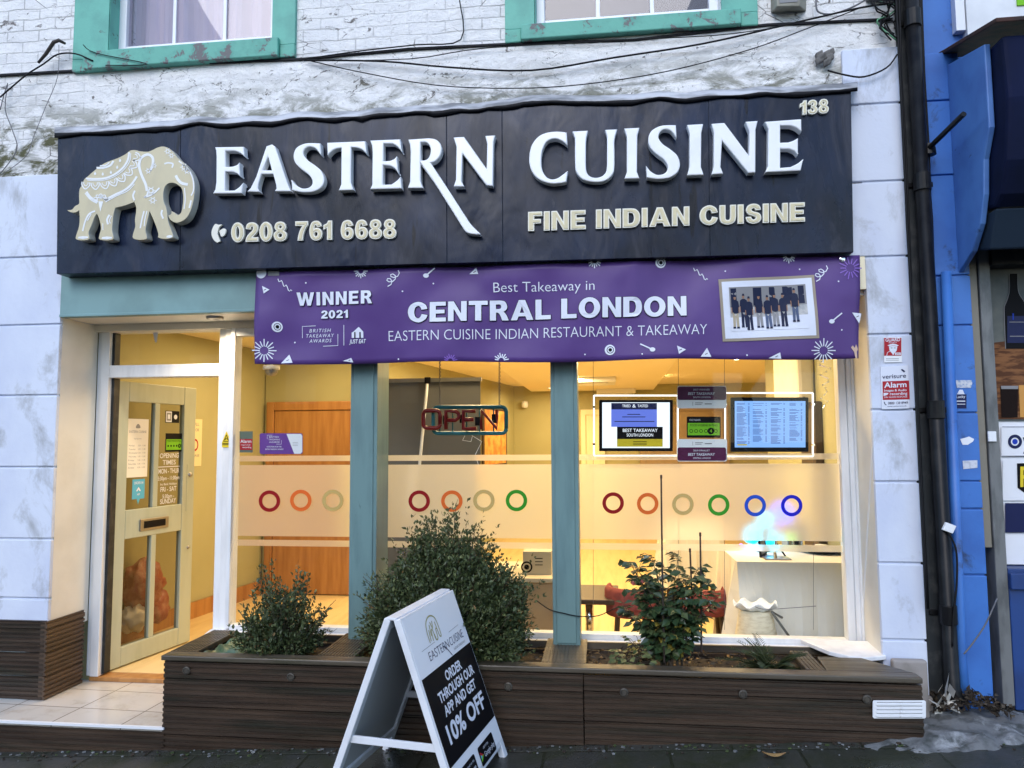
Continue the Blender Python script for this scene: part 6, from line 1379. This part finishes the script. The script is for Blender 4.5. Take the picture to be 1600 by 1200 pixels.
mb = MB(); mb.tube([(q.x,1.25,ZF),(q.x,1.25,zt-.035)], .028, 12); mesh_ob('leg', mb, M['chrome'], sd, smooth=True); mb = MB(); mb.lathe((q.x,1.25,ZF), [(.2,0),(.2,.01),(.03,.03)], 24); mesh_ob('base', mb, M['chrome'], sd, smooth=True)
ct = thing('low_counter', (P(790,940,1.0).x,1.0,ZF), 'tan low counter behind the right side of the box shrub', 'counter'); zt = PZ(903,.9,840); a, b_ = P(690,940,.9).x, P(869,940,.9).x
mb = MB(); mb.box(a, b_, .9, 1.15, ZF, zt-.03); mesh_ob('body', mb, M['tan'], ct, bevel=.006); mb = MB(); mb.box(a-.015, b_+.015, .88, 1.6, zt-.03, zt); mesh_ob('top', mb, M['card'], ct, bevel=.005)
cb = thing('cardboard_box', P(836,903,1.05), 'pale cardboard box with a round black mark on the low counter', 'box'); f = plane(1.02)
q0, q1 = P(817,903,1.02), P(850,862,1.02); mb = MB(); mb.box(q0.x, q1.x+.05, 1.02, 1.3, zt, q1.z); mesh_ob('carton', mb, M['card'], cb, bevel=.003)
mb = MB(); mb.shape(outline([circle(823,886,9,20), circle(823,886,6.5,20)]), f, lift=.002); mb.shape(outline([circle(823,886,4,16)]), f, lift=.002); 
for y in (872,877,882): rect(mb, f, 836, y, 848, y+1.2, .002)
mesh_ob('print', mb, M['print_black'], cb)
for k in range(3):
    q = P(856+5*k, 880, 1.2); mb = MB(); mb.tube([(q.x,q.y,zt),(q.x-.005,q.y,zt+.09),(q.x,q.y,zt+.17)], [.014,.016,.007], 8)
    tag(mesh_ob('condiment_bottle', mb, M['print_black'], smooth=True), ['slim black bottle closest to the cardboard box','slim black bottle in the middle of three on the counter','slim black bottle closest to the second teal post'][k], 'bottle', 'bottles on the low counter')
bgt = thing('shopping_bags', (-3.55,1.25,ZF), 'knotted orange and white carrier bag on the floor behind the door', 'bag')
def blob(c, r, seed, mt, nm_):
    mb = MB(); n_, m_ = 26, 16; vs = []
    for j in range(m_+1):
        th = math.pi*j/m_
        for k in range(n_):
            a = 2*math.pi*k/n_; d = Vector((math.sin(th)*math.cos(a), math.sin(th)*math.sin(a), math.cos(th))); s_ = 1+.34*noise.noise(d*2.4+Vector((seed,0,0)))+.22*abs(noise.noise(d*6+Vector((0,seed,0))))
            vs.append((c[0]+d.x*r[0]*s_, c[1]+d.y*r[1]*s_, max(ZF+.001, c[2]+d.z*r[2]*s_)))
    mb.add(vs, [(j*n_+k, (j+1)*n_+k, (j+1)*n_+(k+1) % n_, j*n_+(k+1) % n_) for j in range(m_) for k in range(n_)]); return mesh_ob(nm_, mb, mt, bgt, smooth=True)
blob((-3.57,1.16,.60), (.10,.20,.20), 3, M['bag_orange'], 'upper_bag'); blob((-3.56,1.04,.40), (.09,.13,.10), 8, M['bag_white'], 'lower_bag'); blob((-3.57,1.30,.42), (.09,.15,.13), 5, M['bag_orange'], 'side_bag')

# ------------------------------------------------------------------ pipes, cables, boxes on the facade
def cable(name, pts, Y, r, label, mt='cable', grp='cables strung across the white wall', dense=4):
    sm = smooth_open(pts, dense); mb = MB(); mb.tube([P(x, y, Y if not callable(Y) else Y(x)) for x, y in sm], r, 6); return tag(mesh_ob(name, mb, M[mt], smooth=True), label, 'cable', grp)
cable('wall_cable', [(478,92),(560,80),(650,70),(720,62),(718,0)], -.03, .004, 'thin black cable rising between the two upper windows')
cable('wall_cable', [(480,94),(600,96),(700,105),(830,110),(960,90),(1100,68),(1240,36),(1345,12),(1395,5)], -.05, .0055, 'thick black cable sagging from the left sill to the box by the downpipe')
cable('wall_cable', [(485,95),(560,112),(680,133),(800,138),(910,132),(1040,112),(1170,78),(1260,45),(1350,10)], -.045, .0032, 'lowest thin cable drooping across the white wall')
cable('wall_cable', [(475,95),(640,92),(760,75),(990,62),(1120,55),(1200,45)], -.035, .003, 'thin cable running just under the right window sill')
cable('wall_cable', [(0,152),(40,118),(68,100),(90,85),(118,84),(145,95)], -.06, .005, 'cable looping from the left edge to the bent bracket')
cable('wall_cable', [(0,172),(12,130),(8,170),(20,205),(26,235),(0,272)], -.03, .003, 'thin dangling wire at the far left edge of the wall', 'cable_grey')
cable('wall_cable', [(92,70),(90,120),(70,170),(52,215),(40,245),(0,275)], -.028, .002, 'hair thin wire hanging below the bent bracket', 'cable_grey')
cable('wall_cable', [(130,70),(150,83),(230,100),(165,102)], -.065, .003, 'short wire hanging over the green left sill')
cable('wall_cable', [(1293,110),(1320,117),(1350,120),(1385,106),(1402,85)], -.06, .005, 'short thick cable from the broken bracket to the downpipe')
cable('wall_cable', [(1275,0),(1278,18),(1300,22),(1330,12),(1352,0)], -.04, .005, 'grey flex looping right of the alarm box', 'cable_grey')
mb = MB(); 
mb.tube([P(60,98,-.05), P(72,84,-.07), P(84,66,-.09), P(92,63,-.09), P(102,68,-.05)], [.008,.011,.012,.012,.008], 8); tag(mesh_ob('cable_bracket', mb, M['bracket_wood'], smooth=True), 'bent rusty cable bracket left of the upper window', 'bracket')
mb = MB(); q = P(1284,100,-.02)
M['bracket_grey'] = mat('broken_mortar', (.20,.19,.18), .9, c2=(.10,.095,.09), vs=30, bump=.8)
for k in range(9): mb.obox(q+Vector((random.uniform(-.04,.03), -.03, random.uniform(-.03,.03))), Vector((.04,.0,.02)), Vector((0,.03,0)), Vector((-.01,-.01,.03)))
tag(mesh_ob('wall_fixing', mb, M['bracket_grey'], bevel=.006), 'broken cable fixing above the right end of the signboard', 'bracket')
alb = thing('alarm_box', P(1230,20,-.05), 'weathered beige alarm box at the top right of the wall', 'alarm box')
mb = MB(); q = [P(1203,-60,-.0), P(1262,-60,-.0), P(1260,18,-.0), P(1204,21,-.0)]; fr_ = [P(1212,-60,-.09), P(1250,-60,-.09), P(1250,10,-.09), P(1214,10,-.09)]
mb.add(q+fr_, [(4,7,6,5),(0,3,7,4),(1,5,6,2),(3,2,6,7),(0,4,5,1),(0,1,2,3)]); mesh_ob('cover', mb, mat('faded_beige_plastic', (.28,.27,.22), .6, c2=(.2,.19,.15), vs=9), alb, bevel=.006)
mb = MB(); mb.box(P(1218,0,-.092).x, P(1246,0,-.092).x, -.0935, -.0905, P(1230,4,-.092).z, P(1230,-20,-.092).z); mesh_ob('grille', mb, M['print_grey'], alb)
jb = thing('junction_box', P(1370,2,-.04), 'grey junction box of tangled wires beside the downpipe top', 'junction box')
mb = MB(); mb.box(P(1352,0,0).x, P(1398,0,0).x, -.07, .0, P(1370,3,0).z, P(1370,-30,0).z); mesh_ob('casing', mb, M['cable_grey'], jb, bevel=.006)
random.seed(21)
for k in range(7):
    pts = [(1360+5*k, 3)]+[(1378+random.uniform(-12,26), 12+14*i+random.uniform(-6,6)) for i in range(3)]+[(1396+random.uniform(-4,8), 58+random.uniform(-8,10))]
    mb = MB(); mb.tube([P(x, y, -.06+random.uniform(-.02,.02)) for x, y in smooth_open(pts, 4)], .0045, 6); mesh_ob('wire', mb, M['cable'] if k != 3 else mat('green_wire', (.10,.30,.16), .5), jb, smooth=True)
# downpipe with collars and cables strapped to it
dp = thing('downpipe', (P(1480,1040,-.07).x, -.07, .3), 'black cast iron downpipe between the white and blue shopfronts', 'downpipe')
a, b_ = P(1421,0,-.07), P(1486,1040,-.07); xdp = (a.x+b_.x)/2
a = Vector((P(1424,100,-.07).x,-.07,6.4)); b_ = Vector((P(1484,1000,-.07).x,-.07,.42))
mb = MB(); mb.tube([a, b_, b_+Vector((.01,-.05,-.07))], .038, 18); mesh_ob('pipe', mb, M['black_plastic'], dp, smooth=True)
for y in (30, 285, 640, 960):
    c = P(1424+60*(y-100)/900, y, -.07); c.x = a.x+(b_.x-a.x)*((a.z-c.z)/(a.z-b_.z)); mb = MB(); mb.tube([c+Vector((0,0,-.05)), c+Vector((0,0,.05))], .045, 18); mb.box(c.x-.075, c.x+.075, -.03, -.0, c.z-.015, c.z+.015); mesh_ob('collar', mb, M['black_plastic'], dp, smooth=False, bevel=.004)
for k, dx in enumerate((-.062,-.052,.056,.068)):
    pts = [Vector((a.x+dx+random.uniform(-.006,.006), -.075+.012*(k % 2)+random.uniform(-.006,.006), 4.6-.42*i)) for i in range(10)]
    sm = []
    for i in range(9):
        for u in (0,.5): sm.append(pts[i].lerp(pts[i+1], u))
    mb = MB(); mb.tube(sm+[pts[-1]], .0065, 6); mesh_ob('strapped_cable', mb, M['cable'], dp, smooth=True)
mb = MB(); q = P(1473,828,-.13); mb.obox(q, Vector((.05,0,-.02)), Vector((0,.02,0)), Vector((.02,0,.04))); mb2 = mesh_ob('cable_tag', mb, M['upvc'], dp, bevel=.003); mb2['label'] = 'small white plug on the cables'
cable('loose_cable', [(1482,832),(1494,860),(1495,910),(1490,960),(1488,1010)], -.12, .005, 'black cable curling down beside the white plug', grp='loose cables by the downpipe')
cable('loose_cable', [(1558,935),(1540,975),(1520,1005),(1506,1022)], -.10, .004, 'pale frayed rope slanting across the blue pilaster foot', 'cable_grey', grp='loose cables by the downpipe')
cable('garden_wire', [(838,938),(858,952),(880,958),(905,963),(935,962),(962,950),(985,946)], .035, .003, 'thin dark wire strung from the box shrub past the post to the rose', grp='loose wires along the window sill')
cable('garden_wire', [(1180,948),(1200,952),(1275,947)], .27, .0022, 'thin wire held across the right window in front of the white cloth', 'cable_grey', grp='loose wires along the window sill')
fl_t = thing('fairy_lights', P(1292,640,.40), 'tangled fairy light string hanging at the right edge of the window', 'fairy lights')
random.seed(9); pts = [P(1290+random.uniform(-9,9), 560+78*k/15, .40+random.uniform(-.01,.01)) for k in range(16)]
mb = MB(); mb.tube(pts, .0012, 5); mesh_ob('wire', mb, M['chrome'], fl_t)
for k in range(0, 16, 1): mb = MB(); mb.lathe(pts[k], [(.0,-.005),(.004,-.002),(.004,.003),(.0,.006)], 8); mesh_ob('bulb', mb, M['upvc'], fl_t)
mb = MB(); fill(mb, plane(YD+.018), [(239,520),(247,519),(246,527),(245,534),(243,536),(241,530)]); tag(mesh_ob('paper_scrap', mb, M['print_white']), 'torn white paper scrap stuck to the transom glass', 'paper scrap')
mb = MB(); mb.box(1.716, 1.80, -.02, .3, .2, 6.4); tag(mesh_ob('party_wall_strip', mb, M['dark_metal']), 'dark gap strip behind the downpipe between the buildings', 'wall')
# rubble and cement at the pier foot
mb = MB(); n_ = 36; vs = []; c0 = Vector((1.62,-.42,0))
for j in range(n_+1):
    for i in range(n_+1):
        X = 1.15+1.25*i/n_; Y = -.80+.80*j/n_
        d = math.hypot((X-1.78)/.50, (Y+.14)/.36); h = max(0, 1-d*d)*.045; e = max(0, 1-math.hypot((X-1.55)/.40, (Y+.40)/.13)**2)*.022
        vs.append((X, Y, gz(X)-.012+h+e+.022*max(0, min(1, (h+e)*60))*noise.fractal(Vector((X*13, Y*13, 0)), .8, 2., 5)))
mb.add(vs, [(j*(n_+1)+i, j*(n_+1)+i+1, (j+1)*(n_+1)+i+1, (j+1)*(n_+1)+i) for j in range(n_) for i in range(n_)])
tag(mesh_ob('cement_patch', mb, M['cement'], smooth=True), 'lump of rough pale cement on the paving at the pipe foot', 'cement')
mb = MB()
q = P(1478,1098,-.12)
for k in range(10):
    v = Vector((random.uniform(-.05,.06), random.uniform(-.04,.03), random.uniform(-.02,.05))); a = rv(.035); b_ = rv(.035); mb.add([q+v, q+v+a, q+v+a+b_, q+v+b_], [(0,1,2,3)])
tag(mesh_ob('plastic_litter', mb, M['bag_white']), 'crumpled white plastic litter at the foot of the downpipe', 'litter')
mb = MB(); random.seed(5)
for k in range(260):
    X = random.uniform(1.70, 2.05); Y = random.uniform(-.2,.0); leaf(mb, Vector((X, Y, gz(X)+.10-abs(X-1.85)*.3+random.uniform(0,.05))), rv(1), rv(1), random.uniform(.02,.05), .02, random.randrange(3), .3)
tag(mesh_ob('wet_debris', mb, [M['stem'], M['soil'], M['soil']], base=(0,0,0)), 'dark wet leaves heaped at the foot of the blue pilaster', 'debris', kind='stuff')

# ------------------------------------------------------------------ neighbouring blue shop
nb = thing('blue_shop', (2.6, .4, .3), 'neighbouring blue painted shopfront at the right edge', 'building')
bx0, bx1 = 1.80, P(1531,700,0).x
zj = [PZ(y, 0, 1500) for y in (898, 795, 752, 645, 508, 430, 272, 155)]
pier(bx0, bx1, -.0, .34, .26, 3.92, sorted(z for z in zj if z > .4), M['pier_blue'], nb, .008)
mb = MB(); mb.box(bx0, 3.6, .12, .3, 3.9, 6.4); mesh_ob('upper_wall', mb, M['pier_blue'], nb)
mb = MB(); mb.tube([(P(1478,430,-.03).x,-.035,P(1478,425,-.03).z), (P(1500,1000,-.03).x,-.035,.55), (P(1502,1000,-.03).x,-.035,.3)], .026, 14); mesh_ob('conduit', mb, M['pier_blue'], nb, smooth=True)
# console bracket: board projecting towards the street, curved at its lower end
xbk = P(1487,300,-.02).x; zt, zbk = P(1490,70,-.5).z, PZ(437,-.1,1487)
prof = [(-.001,zt+.02),(-.52,zt-.05),(-.50,zt-.5),(-.34,zt-.62),(-.33,zbk+.35),(-.30,zbk+.16),(-.22,zbk+.06),(-.12,zbk+.01),(-.001,zbk)]
xbk = 1.985; mb = MB(); mb.prism([(xbk, y, z) for y, z in [(0,3.84),(-.40,3.74),(-.40,3.30),(-.33,3.16),(-.31,2.98),(-.26,2.84),(-.16,2.72),(0,2.64)]], (.03,0,0)); mesh_ob('console_bracket', mb, mat('faded_blue_board', (.08,.20,.50), .5, c2=(.06,.15,.42), vs=4, dirt=(.02,.03,.06), dirtlo=.64, dirthi=.7, ds=6), nb, bevel=.006)
mb = MB(); mb.prism([(xbk-.02,.1,3.955),(xbk-.02,-.56,3.79),(xbk-.02,-.56,3.765),(xbk-.02,.1,3.93)], (2.2,0,0)); mesh_ob('canopy_top', mb, M['rust'], nb, bevel=.006)
aw = thing('awning', (2.8,-.3,2.9), 'dark navy folded shop awning under the rusty canopy', 'awning')
mb = MB(); prf = [(-.50,3.73),(-.52,3.4),(-.47,3.1),(-.40,2.95),(-.34,2.90),(-.05,2.93),(-.05,3.73)]; mb.prism([(xbk+.035, y, z) for y, z in prf], (1.9,0,0)); mesh_ob('cover', mb, M['navy_awning'], aw, bevel=.02)
mb = MB(); mb.prism([(xbk+.04, y, z) for y, z in [(-.34,2.895),(-.06,2.895),(-.05,2.75),(-.26,2.70)]], (1.9,0,0)); mesh_ob('valance', mb, mat('slate_awning_trim', (.014,.026,.045), .7, spec=.15), aw, bevel=.01)
mb = MB(); mb.tube([P(1451,232,-.08), P(1506,178,-.42)], .014, 8); mb.lathe(P(1452,234,-.07), [(.0,.03),(.03,.03),(.035,-.03),(.0,-.03)], 10); mesh_ob('arm', mb, M['black_plastic'], aw)
mb = MB(); mb.box(P(1489,20,.1).x+.0, P(1489,20,.1).x+.05, .07, .119, PZ(52,.1,1490), 6); mesh_ob('sign_frame', mb, M['upvc'], nb); mb = MB(); mb.box(P(1489,20,.1).x+.055, 3.6, .06, .119, 4.02, 6); sgn = mesh_ob('sign_panel', mb, mat('white_sign_panel', (.74,.76,.78), .35, c2=(.66,.68,.70), vs=5), nb)
mb = MB(); mb.box(P(1590,8,.05).x, 3.0, .052, .0595, P(1590,8,.05).z, P(1590,8,.05).z+.3); mesh_ob('sign_print', mb, M['print_green'], sgn)
xg = bx1
mb = MB(); mb.box(xg+.001, xg+.05, .03, .2, PZ(855,.05,1545), 2.9); mesh_ob('shutter_guide', mb, M['taupe'], nb, bevel=.004)
mb = MB(); mb.box(xg+.055, xg+.115, .02, .22, .3, 2.9); mesh_ob('frame_post', mb, M['grey_metal'], nb, bevel=.005)
xq = xg+.117; YP = .12
mb = MB(); mb.box(xq, 3.6, YP+.006, YP+.06, PZ(882,YP,1580), 2.9); mesh_ob('window_panel', mb, M['poster_white'], nb)
mb = MB(); mb.box(xq, 3.6, .02, .3, .28, PZ(884,YP,1580)); mb.box(xq, 3.6, -.005, .02, PZ(915,YP,1580), PZ(890,YP,1580)); mesh_ob('stall_riser', mb, M['navy_paint'], nb, bevel=.006)
mb = MB(); mb.box(xq, 3.6, .0, YP+.06, 2.68, 2.9); mesh_ob('head_frame', mb, M['dark_metal'], nb)
f = plane(YP)
ps_ = thing('drinks_poster', P(1580,680,YP), 'window poster of a wine bottle, wicker basket and drinks', 'poster')
mb = MB(); xr = 1760; rect(mb, f, 1546,405,xr,658, .0, 0); mesh_ob('sheet', mb, M['poster_bg'], ps_)
mb = MB(); rect(mb, f, 1552,540,xr,655, .002, 0, 1, 1); fill(mb, f, [(1549,536),(1580,532),(xr,528),(xr,545),(1580,546),(1551,545)], .003, 0)
bt_ = [(1577,428),(1589,428),(1590,455,1),(1598,470,1),(1604,482,1),(1605,545),(1571,545),(1569,482,1),(1573,470,1),(1577,455,1)]
mb.shape(outline([[(x-1 if x < 1585 else x+1, y) for x, y in smooth_pts(bt_)]]), f, lift=.004, m=5); mb.shape(outline([smooth_pts(bt_)]), f, lift=.005, m=1); rect(mb, f, 1573,494,1603,536, .006, 6)
rect(mb, f, 1576,503,1602,504, .007, 5); rect(mb, f, 1577,525,1600,526.2, .007, 5); rect(mb, f, 1581,490,1583,500, .007, 7)
fill(mb, f, [(1562,604),(1590,604),(1589,652),(1564,652)], .006, 2); fill(mb, f, [(1563,603),(1590,603),(1589.5,608),(1563.5,608)], .007, 5); fill(mb, f, [(1591,602),(1630,602),(1628,652),(1593,652)], .006, 3)
mesh_ob('print', mb, [M['wicker'], M['print_black'], M['glass_dark'], M['amber'], M['print_black'], M['print_grey'], M['print_navy2'], M['print_blue']], ps_)
oy = thing('travel_card_sign', P(1585,712,YP), 'white sign reading oyster below the drinks poster', 'sign'); mb = MB(); rect(mb, f, 1564,666,xr,713, .004); mesh_ob('plate', mb, M['poster_white'], oy)
mb = MB(); mb.shape(outline([circle(1585,690,11,30), circle(1585,690,6.4,30)]), f, lift=.006, m=0); mb.shape(outline([circle(1585,690,4.2,24)]), f, lift=.006, m=1); text(mb, 'yster', f, 1597,700,1660,700, 24, .02, lift=.006, m=0); stroke(mb, [(1565,667),(xr,667)], .8, f, .006, 0); stroke(mb, [(1565,712.5),(xr,712.5)], .8, f, .006, 0)
mesh_ob('lettering', mb, [M['print_navy2'], M['print_blue']], oy)
py_ = thing('payment_sign', P(1590,780,YP), 'white sign with a yellow letter on black beside the window edge', 'sign'); mb = MB(); rect(mb, f, 1566,718,xr,782, .004); mesh_ob('plate', mb, M['poster_white'], py_)
mb = MB(); fill(mb, f, [(1588,724),(1650,722),(1650,768),(1600,770),(1589,762)], .006, 0); text(mb, 'Pay', f, 1593,760,1640,759, 30, .02, lift=.008, m=1); mesh_ob('lettering', mb, [M['print_black'], M['print_yellow']], py_)
mb = MB(); rect(mb, f, 1570,786,xr,832, .004); tag(mesh_ob('dark_window_strip', mb, M['print_navy2']), 'dark blue vinyl strip low on the neighbouring window', 'vinyl strip')
def tatt(pts, label, mt, name='torn_sticker'):
    mb = MB(); mb.shape(outline([pts], ext=.4), plane(-.0015)); tag(mesh_ob(name, mb, mt), label, 'sticker', 'stickers on the blue pilaster')
tatt([(1493,594),(1518,594),(1519,599),(1517,606),(1495,606)], 'torn white sticker highest on the blue pilaster', mat('faded_white_sticker', (.6,.62,.66), .6, c2=(.2,.3,.5), vs=60))
card('blue_label_sticker', [(1492,617),(1510,616),(1510,638),(1492,638)], -.0015, [M['print_navy2'], M['print_white']], 'navy sticker with white lettering on the blue pilaster', 'sticker', lambda mb, f, th: (text(mb, 'Lucky', f, 1494,622,1508,621.5, 4, .01, lift=th+.001, m=0), rect(mb, f, 1494,626,1508,627.5, th+.001, 0), rect(mb, f, 1494,631,1508,632, th+.001, 0), fill(mb, f, [(1495,616),(1499,609),(1504,609),(1507,616)], th+.0005, 0)), .001, 'stickers on the blue pilaster')
tatt([(1500,686),(1508,684),(1514,682),(1522,686),(1520,690),(1512,695),(1504,695)], 'torn white scrap in the middle of the blue pilaster', M['poster_white'])
tatt([(1504,720),(1527,719),(1527,731),(1505,733)], 'white rectangular sticker lowest on the blue pilaster', mat('scribbled_sticker', (.62,.64,.7), .6, c2=(.45,.48,.55), vs=50))
mb = MB(); mb.box(P(1546,690,.0).x, P(1559,690,.0).x, .008, .0195, PZ(690,.02,1552), PZ(674,.02,1552)); tag(mesh_ob('white_clip', mb, M['upvc'], bevel=.003), 'small white clip on the grey frame beside the window', 'clip')

# ------------------------------------------------------------------ across the street: what the glass reflects
ob = thing('facing_terrace', (-6, -22, -.5), 'brick terrace with a chimney across the street, behind the viewer', 'building')
mb = MB(); mb.box(-30, 4, -30, -22, -.6, 6.5); mesh_ob('wall', mb, M['red_brick'], ob)
mb = MB(); mb.prism([(-30,-21.6,6.5),(-30,-30.4,6.5),(-30,-26,9.4)], (34,0,0)); mesh_ob('roof', mb, M['slate'], ob)
for x in (-14,-5,1.5): mb = MB(); mb.box(x, x+1.5, -26.6, -25.4, 8.2, 11.4); mesh_ob('chimney', mb, M['red_brick'], ob)
for x in range(-28, 3, 4):
    mb = MB(); mb.box(x, x+1.2, -22.05, -21.98, 3.2, 5.2); mesh_ob('window', mb, M['upvc'], ob)
tt = thing('bare_tree', (3.4, -13, -.2), 'bare street tree behind the viewer', 'tree'); mb = MB(); random.seed(2)
def branch(p, d, L, r, n):
    q = p+d*L; mid = p.lerp(q, .5)+rv(L*.04); mb.tube([p, mid, q], [r, r*.85, r*.7], 5, cap=False)
    if n == 0: return
    for k in range(3 if n > 1 else 4): branch(q, (d+rv(.42)+Vector((0,0,.12))).normalized(), L*random.uniform(.62,.82), r*.62, n-1)
branch(Vector((3.4,-13,-.3)), Vector((0,0,1)), 3.2, .16, 6); mesh_ob('branches', mb, M['bark'], tt)
